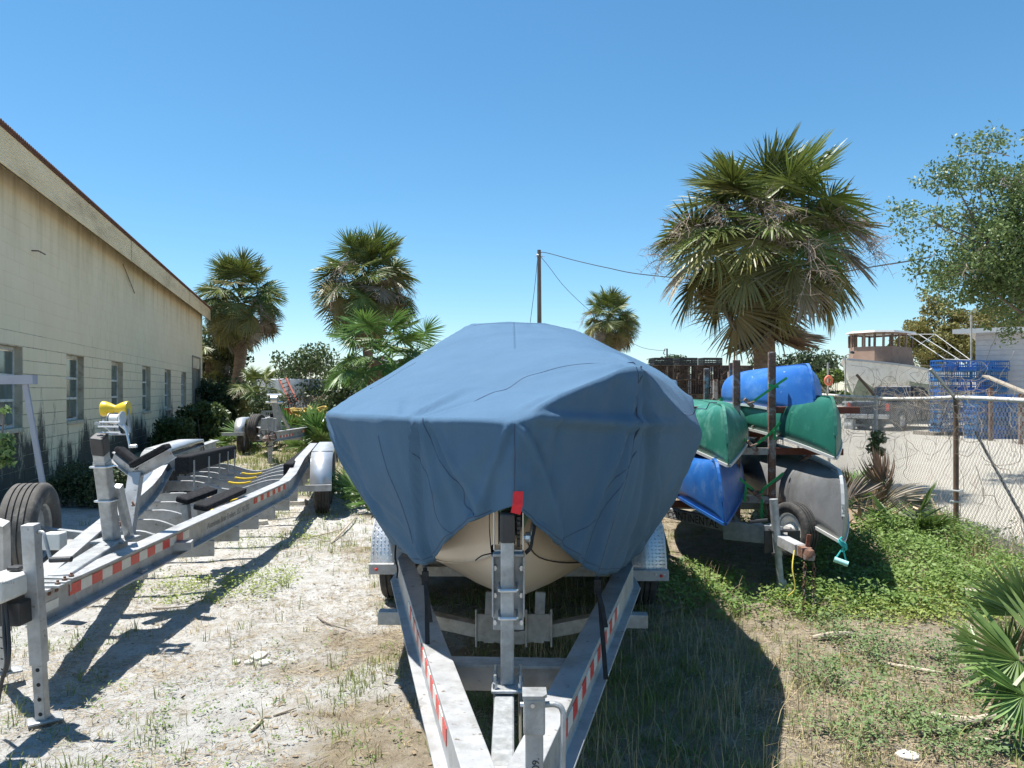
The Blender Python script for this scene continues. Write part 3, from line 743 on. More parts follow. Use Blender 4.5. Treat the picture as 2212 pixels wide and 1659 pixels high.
# rounded gunwale edge then the skirt with hanging folds
tang = np.gradient(G_, axis=0); outn = np.stack([-tang[:,1], tang[:,0], 0*tang[:,0]], 1); outn /= np.linalg.norm(outn, axis=1)[:,None]
cen = np.array([0, 6.0, 0]); sg = np.sign(((G_-cen)*outn).sum(1)); outn *= sg[:,None]
tpar = np.linspace(0, 1, NR)
NSK = 44
FOLDS = [(5.0,0,6.6,1,.024,.16),(5.2,0,7.0,.95,-.022,.14),(4.8,0,5.6,1,.022,.14),(5.6,.05,6.2,.9,.018,.12),(8.0,0,7.1,1,.026,.13),(8.25,0,9.1,.9,-.020,.12),(8.1,0,8.4,.95,.016,.16),(9.9,0,9.2,.95,.015,.16),
         (10.1,.05,11.4,.95,.018,.16),(13,0,12.0,.95,.026,.15),(13,0,12.5,1,-.022,.13),(13,0,13.4,1,.026,.13),(13.1,0,14.2,1,-.024,.14),(13,0,14.8,.9,.024,.14),(15,0,13.9,.95,.022,.15),(15.1,0,14.6,1,-.018,.13),(15.3,0,15.6,1,.02,.15),(11.2,.1,11.0,.9,-.014,.2)]
fold = (fbm(tpar*60, tpar*0, 1.0, 51, 3)-.5)
fold2 = np.sin(tpar*NR*.20)*.5+np.sin(tpar*NR*.077+1)*.5
HV = H_-G_
for k in range(NSK+1):
    w = k/NSK
    if k == 0: Pk = G_+outn*.004+np.array([0,0,.002])
    else:
        Pk = G_+HV*w+outn*(.010*(1-w))
        # fabric hangs a little straighter than the chord near the gunwale
        Pk = Pk + outn*(.045*math.sin(PI*w)*np.clip((G_[:,1]-2.8)/.8, .15, 1))[:,None]
        amp = (.006+.036*w*(1-.35*w))
        Pk = Pk + outn*(amp*(fold*1.2+fold2*.35))[:,None]
        if k > 1:
            st_ = np.arange(NR)/NS; bmp = np.clip(1-np.abs(st_-12.2)/2.0,0,1)**.5; Pk = Pk+outn*(.045*bmp*np.exp(-((Pk[:,2]-1.525+.02*(st_-12))/.022)**2))[:,None]
            fk = np.sin(st_*9.0)*np.exp(-((st_-13)/1.1)**2)*math.exp(-w*2.2)*min(1,w*12); Pk = Pk+outn*(.020*fk)[:,None]
        st_ = np.arange(NR)/NS
        for (sa, wa, sb_, wb, am, wd_) in FOLDS:
            if not (min(wa,wb)-.15 < w < max(wa,wb)+.05): continue
            t_ = min(1., max(0., (w-wa)/(wb-wa))); x_ = (st_-(sa+(sb_-sa)*t_))/(wd_*(.35+.65*t_))
            Pk = Pk+outn*(am*min(1., t_*8+.2)*(np.exp(-x_**2)-.55*np.exp(-(x_-1.5)**2)))[:,None]
        lean = fbm(tpar*26+w*1.6, w*2.2+tpar*0, 1.0, 77, 3)-.5
        Pk = Pk + outn*(lean*.05*math.sin(PI*min(1,w*1.1)))[:,None]
    rowsV.append(Pk)
CV = np.array(rowsV); nrow = len(CV)
I = (np.arange(nrow-1)[:,None]*NR+np.arange(NR-1)[None]).ravel()
F4 = np.stack([I, I+1, I+NR+1, I+NR], -1)
me = np_mesh('cover', CV.reshape(-1,3), F4, None, True)
g = NT('cover_canvas', .78, .25)
c = g.ramp(g.noise(2.2, 6, .6), [(.3, (.055,.120,.202)), (.7, (.067,.140,.230))])
c = g.mix(g.math('MULTIPLY', g.bw(g.noise(5, 7, .7), .55, .75), .18), c, (.12,.18,.25))
c = g.mix(g.math('MULTIPLY', g.bw(g.noise(9, 5, .7), .64, .72), .12), c, (.05,.09,.15))
g.b.inputs['Sheen Weight'].default_value = .03
g.col(c); wv = g.math('ADD', g.noise(900, 2, .5), g.math('MULTIPLY', g.noise(4.5, 7, .62, (1.6,.8,.45)), 9.0)); g.bump(wv, .32, .010)
canvas = g.m; me.materials.append(canvas)
cov = thing('boat_cover', 'fitted blue canvas cover draped over the boat', 'boat cover', (0, 2.84, 0.62))
me.transform(wm(cov).inverted()); co = link('canvas', me, cov)
m_ = co.modifiers.new('solid', 'SOLIDIFY'); m_.thickness = .004; m_.offset = -1
# seams: thin rolled stitching lines lying on the cloth
seamm = mat('seam_thread', (.035,.06,.11), (.05,.08,.14), 30, .9)
Nn = np.zeros_like(CV)
du = np.gradient(CV, axis=1); dv_ = np.gradient(CV, axis=0); Nn = np.cross(du, dv_); Nn /= np.linalg.norm(Nn, axis=2)[...,None]+1e-9
ctr = np.array([0.02, 5.5, 1.0]); fl_ = np.sign((Nn*(CV-ctr)).sum(2)); Nn *= fl_[...,None]
def onskirt(ti, w):
    fi = np.clip(ti, 0, NR-1.001); r = NTOP+np.clip(w,0,1)*NSK; r = min(r, nrow-1.001)
    i = int(fi); j = int(r); a = fi-i; b = r-j
    f = lambda A: (A[j,i]*(1-a)+A[j,i+1]*a)*(1-b)+(A[j+1,i]*(1-a)+A[j+1,i+1]*a)*b
    return Vector(f(CV)+f(Nn)*.0035)
def seam(pts, r=.0024):
    m = MB(); m.tube(pts, r, 5); return m.build('seam', seamm, co)
def sk(stns, n=40):   # seam through (station, w) pairs on the skirt
    q = smoothpts([(a*NS, b*60, 0) for a, b in stns], 10)
    seam([onskirt(p.x, p.y/60) for p in q])
sk([(10, .03), (10, .5), (10, .93)]); 
sk([(5.5+k*.25, .965) for k in range(17)]); sk([(10.25+k*.25, .965) for k in range(22)])
sk([(7.0, .12), (7.0, .5), (7.0, 1)]); sk([(13.0, .0), (13.0, .5), (13.0, 1)])
sk([(8.0, .02), (7.75, .15), (7.95, .35), (8.25, .55), (8.2, .75), (8.55, 1)]); sk([(8.15, .0), (8.3, .2), (8.6, .45), (8.85, .62), (8.9, .8), (9.2, .97)])
sk([(12.95, .45), (12.5, .62), (12.25, .75), (11.7, .9), (11.4, 1)]); sk([(13.3, .25), (12.85, .55), (12.5, .8), (12.35, 1)])
sk([(4.9, .1), (5.0, .5), (5.1, 1)]); sk([(15.2, .1), (15.1, .5), (15.1, 1)])
def tp(x, y): return Vector((x, y, float(topz(np.array([x]), np.array([y]))[0])+.004))
def topseam(pl):
    q = smoothpts([(a, b, 0) for a, b in pl], 10); seam([tp(p.x, p.y) for p in q])
topseam([(K.x-.02, K.y+.03), (.42, 3.46), (.2, 3.48), (0, 3.36), (-.17, 3.18)])
topseam([(-.37, 6.02), (-.1, 6.0), (.2, 6.02), (.48, 6.05)])
topseam([(-.80, 4.35), (-.70, 4.55), (-.6, 4.8)]); topseam([(K.x+.25, K.y+.75), (K.x+.33, K.y+.55), (K.x+.40, K.y+.25)])
sk([(12.9, -.0), (13.0, .2), (13.0, .45)])
seam(smoothpts([Vector(K)+Vector((.004,-.004,.004)), onskirt(13*NS, .0), onskirt(13*NS, .1)], 8))
# bow strap, tie-downs
a = onskirt(iB+1, .86); m = MB()
m.sweep([(-.019,-.0015),(.019,-.0015),(.019,.0015),(-.019,.0015)], [a+Vector((.004,-.006,.018)), a+Vector((.002,-.010,-.03)), a+Vector((-.006,-.006,-.065))], up=(0,-1,0)); m.build('bow_strap', redstrap, cov)
for st, foot in ((7, Vector((-.36,3.30,.42))), (13, Vector((.40,3.28,.42)))):
    h = onskirt(st*NS, 1); m = MB()
    m.sweep([(-.010,-.002),(.010,-.002),(.010,.002),(-.010,.002)], [h, h.lerp(foot,.3)+Vector((.004,0,0)), foot], up=(0,-1,0))
    m.cbox(h.lerp(foot,.10), .03, .012, .06); m.sweep([(-.009,-.002),(.009,-.002),(.009,.002),(-.009,.002)], [h.lerp(foot,.15), h.lerp(foot,.3)+Vector((.012,-.02,0)), h.lerp(foot,.5)+Vector((.02,-.012,0))], up=(0,-1,0))
    m.build('tie_down_strap', cloth_dark, cov)
h = onskirt(4.8*NS, 1); m = MB(); m.tube(smoothpts([h, h+Vector((.0,-.02,-.08)), h+Vector((.015,-.02,-.14)), h+Vector((.01,-.02,-.2))], 4), .006, 6); m.build('tie_cord', cloth_dark, cov)
# ---------------------------------------------------------------- big empty aluminium trailer on the left
lt = thing('boat_trailer', 'large empty aluminium boat trailer with yellow bow roller beside the warehouse', 'boat trailer', (-2.45, 4.0, 0))
TZ = .50; TBH = .20
A0 = Vector((-2.505, 4.06, TZ)); B0 = Vector((-2.60, 4.10, TZ))
rb = [A0, Vector((-2.66, 9.0, TZ)), Vector((-2.72, 9.5, TZ+.03)), Vector((-2.86, 10.4, TZ+.14)), Vector((-3.45, 13.4, TZ+.14))]
lb = [B0, Vector((-4.05, 8.55, TZ)), Vector((-4.20, 9.1, TZ+.06)), Vector((-4.42, 9.9, TZ+.22)), Vector((-5.0, 13.0, TZ+.22))]
beams = []
for pts in (rb, lb):
    m = MB(); m.sweep(IB(.12, TBH, .014, .012), pts); beams.append(m.build('frame_beam', alu, lt, bevel=.003))
# reflective tape along the right beam's outer web
def tape(p, q, s0, s1, step, h, parent, side, zo=.02, start=0):
    p = Vector(p); q = Vector(q); d = (q-p).normalized(); sd = Vector((d.y, -d.x, 0))*side; s = s0; k = start
    while s < s1:
        c0 = p+d*s+sd*.0085+Vector((0,0,zo)); c1 = p+d*(s+step*.985)+sd*.0085+Vector((0,0,zo))
        m = MB(); m.bar(c0, c1, .004, h); m.build('reflective_tape', redref if k % 2 == 0 else whiteref, parent)
        s += step; k += 1
tape(rb[0], rb[1], .30, 2.05, .125, .062, beams[0], 1)
tape(rb[0], rb[1], 3.75, 4.9, .11, .055, beams[0], 1, .03)
dk = mat('decal_ink', (.20,.19,.175), (.25,.24,.22), 30, .7)
d_ = (rb[1]-rb[0]).normalized(); sd_ = Vector((d_.y, -d_.x, 0))
text_on(beams[0], 'Aluminum Boat Trailers  352 342 292', rb[0]+d_*2.45+sd_*.0075+Vector((0,0,-.02)), d_, (0,0,1), .075, dk)
for s in (.10, .17): 
    m = MB(); m.lathe(A0+d_*s+sd_*.0065+Vector((0,0,.055)), sd_, [(.012,0),(.012,.006),(.004,.012)], 10); m.build('bolt', rust, beams[0])
m = MB(); c0 = A0+d_*.06+sd_*.008+Vector((0,0,-.015)); m.bar(c0, c0+d_*.13, .003, .05); m.build('sticker', whiteref, beams[0])
# wave shaped cross members under the beams with rubber pads
def at_line(pts, y):
    for a, b in zip(pts[:-1], pts[1:]):
        if a.y <= y <= b.y: return a.lerp(b, (y-a.y)/(b.y-a.y))
    return pts[-1].copy()
padm = yellowp
for k, yc in enumerate((6.35, 7.0, 7.6, 8.2, 8.8, 9.35, 9.9, 10.45, 11.0, 11.6, 12.2)):
    pr_ = at_line(rb, yc+.12); pl_ = at_line(lb, yc-.12)
    dz = -TBH/2-.07
    pr_ = pr_+Vector((.08,0,dz)); pl_ = pl_+Vector((-.08,0,dz)); up_ = min(pr_.z, pl_.z); pr_.z = pl_.z = min(pr_.z, .42)
    if yc > 9.4: pr_.z = pl_.z = .44
    dip = 0.0 if k < 1 else .12
    m = MB(); pts = []
    for s in np.linspace(0, 1, 25):
        t = abs(s-.5)*2; z = -dip*(.5+.5*math.cos(PI*min(1, t/.62)))
        pts.append(pl_.lerp(pr_, s)+Vector((0,0,z)))
    m.sweep([(-.022,-.065),(.022,-.065),(.022,.065),(-.022,.065)], pts); cm = m.build('cross_member', alu, lt, bevel=.004)
    if k in (2, 4, 5, 7, 8, 9):
        m = MB(); m.sweep([(-.028,-.012),(.028,-.012),(.028,.012),(-.028,.012)], [p+Vector((0,0,.072)) for p in pts[10:15]]); m.build('keel_pad', padm, cm, bevel=.006)
# two long bunks on upright brackets
def bunk(p, q, w, h, posts):
    m = MB(); m.bar(p, q, w, h); b = m.build('bunk', carpet, lt, bevel=.02)
    p = Vector(p); q = Vector(q); d = (q-p).normalized(); sd = Vector((d.y,-d.x,0))
    for s in posts:
        c = p.lerp(q, s)+sd*(w/2+.008)
        m = MB(); m.bar(c+Vector((0,0,-.34)), c+Vector((0,0,.04)), .06, .010, up=sd)
        m.bar(c-sd*.012+Vector((0,0,-.30)), c+sd*.09+Vector((0,0,-.30)), .05, .012)
        for z in (.02,-.02,-.06): m.tube([c+sd*.004+Vector((0,0,z)), c+sd*.008+Vector((0,0,z))], .008, 8)
        m.build('bunk_bracket', galv, lt)
bunk(P(392, 1005, 8.5), P(500, 976, 11.9), .15, .20, (.07, .33, .55, .75, .93))
bunk(P(622, 1018, 9.8), P(668, 978, 12.9), .12, .20, (.12, .45, .70, .9))
# two short black padded pre-guide blocks on box brackets by the right beam
for (u, v, u2, v2, Y0, Y1) in ((392, 1082, 458, 1058, 6.9, 7.35), (432, 1097, 520, 1058, 6.75, 7.7)):
    a = P(u, v, Y0); b = P(u2, v2, Y1)
    m = MB(); m.bar(a, b, .13, .055, up=(.15,-.3,1)); m.build('guide_pad', carpet, lt, bevel=.015)
    for t in (.12, .6):
        c = a.lerp(b, t); m = MB(); m.bar(c+Vector((.02,.03,-.33)), c+Vector((0,0,-.04)), .06, .07, up=(0,1,0)); m.build('guide_bracket', alu, lt, bevel=.003)
# tongue: box tube between beams, winch post, cross plates
ax_ = Vector((-.19, .98, 0)).normalized()
m = MB(); m.bar(Vector((-2.56, 4.35, .56)), Vector((-2.78, 5.45, .57)), .12, .11); m.build('tongue_tube', galv, lt, bevel=.008)
m = MB()
for k in range(3):
    c = Vector((-2.55-.012*k, 4.12+.085*k, TZ+TBH/2+.008)); m.bar(c+Vector((-.16,.01,0)), c+Vector((.15,-.01,0)), .045, .014)
m.build('tie_plate', galv, lt, bevel=.003)
m = MB()
for k in range(3):
    for dx in (-.13, .12):
        c = Vector((-2.55-.012*k+dx, 4.12+.085*k, TZ+TBH/2+.015)); m.lathe(c, (0,0,1), [(.014,0),(.014,.010),(.007,.012),(.007,.022)], 6)
m.build('plate_bolt', rust, lt)['kind'] = 'stuff'
base = P(243, 1172, 5.34); top = P(214, 946, 5.0)
m = MB(); m.box(base.x-.11, base.x+.12, base.y-.09, base.y+.16, TZ+.105, TZ+.12); m.build('post_plate', galv, lt)
up_ = (top-base).normalized()
m = MB(); m.bar(base, base.lerp(top, .93), .09, .09, up=(0,1,0), w2=.078, h2=.078); po = m.build('winch_post', galv, lt, bevel=.01)
m = MB(); m.bar(base.lerp(top, .86), base.lerp(top, 1.02), .086, .086, up=(0,1,0)); m.build('post_cap', blackp, po, bevel=.01)
m = MB(); m.bar(base.lerp(top, .42)+Vector((.0,.0,0)), base.lerp(top, .80), .088, .086, up=(0,1,0)); m.build('post_sleeve', galv, po, bevel=.01)
m = MB()
for t in (.42, .74):
    c = base.lerp(top, t)+Vector((0,-.053,0)); ubolt(m, c, .055, .11, .007)
m.build('u_bolt', steel, po, smooth=30)
m = MB(); m.bar(base+Vector((.06,.12,0)), base.lerp(top,.55)+Vector((.06,.05,0)), .05, .05, up=(0,1,0)); m.build('post_brace', galv, po, bevel=.005)
# winch with drum, frame, crank
wc = P(247, 916, 5.05)
m = MB()
for dx in (-.075, .075): m.bar(wc+Vector((dx,.12,-.07)), wc+Vector((dx,-.06,.02)), .008, .05, up=(0,0,1))
for p, q in (((-.10,-.07,.02),(.085,-.07,.02)), ((-.10,-.09,-.02),(.085,-.09,-.02)), ((-.10,-.06,-.075),(.085,-.06,-.075)), ((-.10,.1,-.10),(.085,.1,-.10))):
    m.tube([wc+Vector(p), wc+Vector(q)], .007, 8)
wo = m.build('winch', steel, lt, smooth=30)
m = MB(); m.lathe(wc+Vector((-.055,.02,.045)), (1,0,0), [(.02,0),(.056,0),(.056,.006),(.036,.008),(.036,.095),(.056,.097),(.056,.103),(.02,.105)], 28); m.build('drum', galv, wo, smooth=30)
m = MB(); m.lathe(wc+Vector((-.045,.02,.045)), (1,0,0), [(.034,0),(.044,.002),(.044,.084),(.034,.086)], 24); m.build('strap_roll', whiteref, wo, smooth=30)
m = MB(); m.lathe(wc+Vector((.055,.02,.05)), (1,0,0), [(.02,0),(.058,0),(.058,.014),(.02,.014)], 26)
for i in range(26):
    a = 2*PI*i/26; c = wc+Vector((.062,.02+math.cos(a)*.061,.05+math.sin(a)*.061)); m.cbox(c, .014, .011, .011)
m.build('gear', steel, wo)
m = MB(); h0 = wc+Vector((.09,-.03,-.01)); m.tube(smoothpts([h0, h0+Vector((.035,-.01,-.05)), h0+Vector((.07,-.02,-.17)), h0+Vector((.07,-.02,-.19))], 4), .010, 8)
m.tube([h0+Vector((.07,-.02,-.19)), h0+Vector((.14,-.02,-.185))], .016, 10); m.build('crank', steel, wo, smooth=30)
m = MB(); m.bar(wc+Vector((-.10,-.06,-.01)), wc+Vector((-.14,-.07,.015)), .015, .025); m.build('ratchet_lever', galv, wo)
def shrink(o, c, k):
    c = wm(o).inverted() @ Vector(c)
    for v in o.data.vertices: v.co = c+(v.co-c)*k
for q in [wo]+list(wo.children): shrink(q, wc, .72)
# yellow hourglass roller on two arms
yc_ = P(249, 883, 5.16)
m = MB(); m.lathe(yc_+Vector((-.085,0,0)), (1,.05,0), [(.018,0),(.050,0),(.052,.010),(.044,.04),(.025,.08),(.025,.09),(.044,.13),(.052,.16),(.050,.17),(.018,.17)], 30)
m.build('bow_roller', yellowp, lt, smooth=35)
m = MB()
for dx in (-.04, .085): m.bar(wc+Vector((dx*.6,.10,-.06)), yc_+Vector((dx,0,-.0)), .010, .022)
m.build('roller_arm', galv, lt)
# Y shaped bow stand with carpeted V
f = P(294, 1022, 5.80); sb = P(275, 1152, 5.62); lt_ = P(246, 984, 5.85); rt_ = P(372, 980, 5.78)
m = MB(); m.bar(sb, f, .095, .06, up=(0,1,0)); m.bar(sb+Vector((-.02,-.02,-.01)), sb+Vector((.02,.04,.01)), .11, .075, up=(0,1,0)); m.build('bow_stand', alu, lt, bevel=.004)
m = MB()
for q in (lt_, rt_): m.prism(IB(.06,.085,.008,.008), f, q, up=(0,-.2,1))
m.build('stand_arm', alu, lt)
for q in (lt_, rt_):
    m = MB(); d = (q-f).normalized(); n_ = Vector((-d.z,0,d.x)); n_ = n_ if n_.z > 0 else -n_
    m.bar(f+n_*.066+d*.0, q+n_*.066, .10, .045, up=n_); m.build('stand_pad', carpet, lt, bevel=.012)
m = MB()
for p in ((288,1092),(280,1140),(262,1135)): 
    c = P(*p, 5.60); m.lathe(c, (0,-.5,1), [(.014,0),(.014,.012),(.007,.014),(.007,.035)], 8)
m.build('stand_bolt', rust, lt)
m = MB(); m.bar(Vector((-3.05,5.75,.47)), Vector((-2.45,5.9,.47)), .12, .06); m.build('stand_cross', alu, lt)
m = MB(); m.bar(Vector((-2.95,5.25,.40)), Vector((-2.5,5.25,.40)), .08, .06); m.build('post_cross', alu, lt)
# jacks
def drop_jack(top, foot, w, parent, crank=True):
    top = Vector(top); foot = Vector(foot); m = MB(); m.bar(foot.lerp(top,.30), top, w, w*.9, up=(0,1,0)); j = m.build('jack_post', alu, parent, bevel=.004)
    m = MB(); m.bar(foot, foot.lerp(top,.34), w*.78, w*.7, up=(0,1,0)); leg = m.build('jack_leg', alu, j, bevel=.003)
    m = MB()
    for k in range(4):
        c = foot.lerp(top, .05+.075*k)+Vector((.004,-w*.353,0)); m.lathe(c, (0,-1,0), [(.010,0),(.010,.0015)], 12)
    m.build('pin_hole', groove, leg)
    m = MB(); m.bar(foot+Vector((-.055,-.04,.012)), foot+Vector((.07,.05,.012)), .10, .014); m.build('jack_foot', galv, leg, bevel=.005)
    if crank:
        c = top+Vector((w*.5,0,-.04)); m = MB(); m.tube(smoothpts([c, c+Vector((.03,-.005,0)), c+Vector((.045,-.01,-.03)), c+Vector((.075,-.02,-.125))], 5), .008, 8); m.build('jack_crank', galv, j, smooth=30)
        m = MB(); e = c+Vector((.075,-.02,-.13)); m.tube([e, e+Vector((.105,-.005,.005))], .014, 10); m.build('crank_grip', blackp, j, smooth=30)
    return j
drop_jack(P(66,1132,3.75), P(93,1560,3.82)+Vector((0,0,.0)), .066, lt)
drop_jack(P(2,1128,3.9), P(10,1440,4.35)-Vector((0,0,.04)), .062, lt, False)
# actuator coupler at the front
m = MB(); c = P(28, 1262, 3.72); m.cbox(c+Vector((-.02,0,0)), .15, .34, .11); co_ = m.build('surge_coupler', whiteref, lt, bevel=.02, seg=3)
m = MB(); m.cbox(c+Vector((-.01,.04,.07)), .06, .06, .02); m.build('filler_cap', blackp, co_, bevel=.006)
m = MB(); m.cbox(P(40,1318,3.74), .115, .16, .115); m.build('pump_box', blackp, co_, bevel=.008)
m = MB(); cc = c+Vector((-.02,-.2,-.03)); m.bar(cc, cc+Vector((.0,-.22,-.03)), .09, .08); m.lathe(cc+Vector((0,-.26,-.06)), (0,0,1), [(.045,0),(.05,.04),(.03,.08),(.005,.085)], 14); m.build('coupler_nose', galv, co_)
text_on(co_, 'PROLITE', P(2,1262,3.545)+Vector((-.005,0,.0)), (1,0,.02), (0,0,1), .018, dk)
m = MB(); q = P(2,1400,3.7)
for k in range(2): m.tube(smoothpts([P(6,1290,3.65)+Vector((.01*k,0,0)), P(10,1380,3.6)+Vector((.02*k,0,0)), P(14+4*k,1430,3.58), P(4,1480,3.6)+Vector((0,0,.02)), P(-6,1530,3.66)], 5), .009, 7)
m.build('brake_hose', blackp, lt, smooth=30)
# spare wheel on a bracket
sp = P(66, 1148, 6.0)
tyre(sp, (.965,.26,0), .375, .255, lt, dustyrub, galv, .56, 48, 'spare_wheel', 5)
m = MB(); m.bar(Vector((sp.x+.1, sp.y, sp.z)), Vector((-3.15, 6.0, .5)), .06, .06); m.build('spare_bracket', galv, lt)
m = MB(); m.cbox(P(118,1168,5.6), .13, .1, .12); m.build('winch_box', whiteref, lt, bevel=.008)
# fenders with wheels
def fender_run(p, q, w, ztop, zlow, r, wheels, parent, plate, left, rimm=None):
    p = Vector(p); q = Vector(q); d = (q-p); L = d.length; d.normalize(); sd = Vector((d.y,-d.x,0))
    prof = [(0,zlow),(.03,zlow+.15),(.16,ztop-.09),(.36,ztop-.01),(.55,ztop),(L-.5,ztop),(L-.2,ztop-.07),(L,zlow+.05)]
    pts = smoothpts([p+d*a+Vector((0,0,b)) for a, b in prof], 4); m = MB()
    m.grid([[x-sd*w/2 for x in pts], [x+sd*w/2 for x in pts]])
    for s in (-1, 1): m.grid([[x+sd*w/2*s for x in pts], [x+sd*w/2*s+Vector((0,0,-.05)) for x in pts]])
    fo = m.build('fender', plate, parent, smooth=35, solid=.005)
    for s in wheels: tyre(p+d*s+Vector((0,0,r)), sd, r, w*.72, parent, rubber, rimm)
    m = MB(); m.bar(p-d*.05+sd*(w/2)+Vector((0,0,zlow-.02)), p-d*.05-sd*(w/2+.3)*(1 if left else 1)+Vector((0,0,zlow-.02)), .05, .08); m.build('fender_bar', alu, parent)
    return fo
fd = Vector((-.19,.98,0))
fender_run(Vector((-2.47,9.95,0)), Vector((-2.47,9.95,0))+fd*2.7, .27, .84, .42, .37, (.45,1.3,2.2), lt, tread, False)
fender_run(Vector((-4.40,9.35,0)), Vector((-4.40,9.35,0))+fd*2.7, .30, .92, .45, .37, (.45,1.3,2.2), lt, tread, True)

# ---------------------------------------------------------------- second trailer, further back
bk = thing('boat_trailer', 'smaller empty boat trailer parked under the palms at the back', 'boat trailer', (-5.35, 17.3, 0))
cz = .62
cp = Vector((-5.38, 17.35, cz)); rbp = [cp+Vector((.06,0,0)), Vector((-5.18,20.1,cz)), Vector((-5.28,21.0,cz+.16)), Vector((-5.7,24,cz+.16))]; lbp = [cp+Vector((-.06,0,0)), Vector((-6.7,20.2,cz)), Vector((-6.85,21,cz+.16)), Vector((-7.3,24,cz+.16))]
bb = []
for pts in (rbp, lbp):
    m = MB(); m.sweep(IB(.11,.22,.014,.012), pts); bb.append(m.build('frame_beam', alu, bk))
tape(rbp[0], rbp[1], .25, 1.1, .1, .05, bb[0], 1, -.02); tape(rbp[0], rbp[1], 1.75, 2.6, .1, .05, bb[0], 1, .02)
d2_ = (rbp[1]-rbp[0]).normalized(); text_on(bb[0], 'CONTINENTAL', rbp[0]+d2_*1.15+Vector((d2_.y,-d2_.x,0))*.008+Vector((0,0,-.03)), d2_, (0,0,1), .10, dk)
drop_jack((-5.40,17.2,1.05), (-5.40,17.2,.0), .10, bk, False)
m = MB(); m.bar((-5.66,17.5,.55), (-5.62,17.5,1.02), .12, .12, up=(0,1,0)); m.bar((-5.44,17.5,.55), (-5.42,17.5,1.02), .12, .12, up=(0,1,0)); m.build('guide_socket', alu, bk)
m = MB(); m.bar((-5.50,18.2,.7), (-5.56,18.0,1.50), .13, .12, up=(0,1,0)); m.bar((-5.40,18.7,.7), (-5.5,18.1,1.25), .06, .06, up=(0,1,0)); wp = m.build('winch_post', galv, bk)
m = MB(); m.tube([(-5.75,18.0,1.38), (-5.35,18.0,1.38)], .03); m.tube([(-5.72,18.0,1.55), (-5.38,18.0,1.55)], .035); m.lathe((-5.62,18.0,1.45), (1,0,0), [(.09,0),(.09,.15)], 16); m.build('winch', steel, wp, smooth=30)
m = MB(); m.bar((-5.37,16.8,cz-.02), (-5.37,17.4,cz-.02), .11, .12); m.lathe((-5.37,16.78,cz-.07), (0,0,1), [(.06,0),(.07,.06),(.03,.12)], 12); m.build('coupler', rust, bk)
m = MB()
for k in range(5):
    a = k*1.2; c = Vector((-5.37, 16.9, cz-.02)); m.tube(smoothpts([c+Vector((math.cos(a)*.05,0,math.sin(a)*.05)), c+Vector((math.cos(a)*.22,-.05,math.sin(a)*.18)), c+Vector((math.cos(a+.9)*.24,-.06,math.sin(a+.9)*.2)), c+Vector((math.cos(a+1.6)*.08,0,math.sin(a+1.6)*.1))], 4), .012, 5)
m.build('chain_and_hose', blackp, bk)
fender_run(Vector((-4.98,20.4,0)), Vector((-4.98,20.4,0))+fd*1.9, .27, .90, .50, .37, (.45,1.4), bk, tread, False)
fender_run(Vector((-7.05,19.9,0)), Vector((-7.05,19.9,0))+fd*1.9, .24, .92, .55, .37, (.45,1.4), bk, tread, True)
tyre(Vector((-6.62,20.0,.68)), (1,-.1,0), .37, .26, bk, rubber, galv, .55, 36, 'spare_wheel')
for y in (19.2, 21.6, 23.2):
    a = at_line(rbp, y); b = at_line(lbp, y); m = MB(); m.bar(a-Vector((0,0,.15)), b-Vector((0,0,.15)), .08, .1); m.build('cross_member', alu, bk)
bw_ = MB(); bw_.bar((-5.45,21.2,.95), (-5.85,23.6,.95), .12, .14); bw_.build('bunk', carpet, bk)
bw_ = MB(); bw_.bar((-6.6,21.2,.95), (-7.0,23.6,.95), .12, .14); bw_.build('bunk', carpet, bk)

# ---------------------------------------------------------------- pale grey trestle against the warehouse
greyp = mat('grey_painted_board', (.30,.30,.335), (.37,.37,.405), 4, .7, 0, .1, 40, dirt=(.36,.35,.36), dscale=3)
tr = thing('wooden_trestle', 'pale grey painted trestle leaning by the warehouse at the left edge', 'trestle', (-5.8, 9.3, 0))
e = P(76, 820, 9.2)
m = MB(); m.bar(e, e+Vector((-1.9,.35,.0)), .08, .11); m.build('top_rail', greyp, tr, bevel=.004)
m = MB(); m.bar(e+Vector((-.15,.05,-.05)), P(100,1090,9.25), .03, .065, up=(1,0,0)); m.bar(P(100,1090,9.25), Vector((P(100,1090,9.25).x+.06, 9.25, -.03)), .04, .09, up=(1,0,0)); m.build('leg', greyp, tr, bevel=.003)
m = MB(); m.bar(e+Vector((-1.6,.3,-.05)), e+Vector((-1.9,.5,-1.8)), .04, .09, up=(1,0,0)); m.build('leg', greyp, tr, bevel=.003)
# ---------------------------------------------------------------- canoe trailer with its rack
CD = Vector((.148, .989, 0)).normalized(); CS = Vector((CD.y, -CD.x, 0))
ct = thing('canoe_trailer', 'low grey canoe trailer with rusty upright rack holding five canoes', 'trailer', (2.19, 5.9, 0))
J = Vector((2.10, 6.5, .45)); LK = Vector((1.42, 7.85, .45)); RK = Vector((2.95, 7.5, .45))
trailerg = mat('trailer_grey', (.34,.35,.36), (.46,.47,.48), 8, .6, .2, .12, 60, dirt=(.24,.2,.17), dscale=5, dlo=.5, dhi=.68)
m = MB(); m.bar(Vector((2.19,5.85,.44)), J+CD*.3, .085, .085); m.build('tongue_tube', trailerg, ct, bevel=.005)
fb = []
for k_ in (LK, RK):
    m = MB(); m.sweep([(-.035,-.05),(.035,-.05),(.035,.05),(-.035,.05)], [J, k_, k_+CD*2.9]); fb.append(m.build('frame_beam', trailerg, ct, bevel=.005))
dL = (LK-J).normalized(); nL = Vector((dL.y,-dL.x,0)); nL = nL if nL.y < 0 else -nL
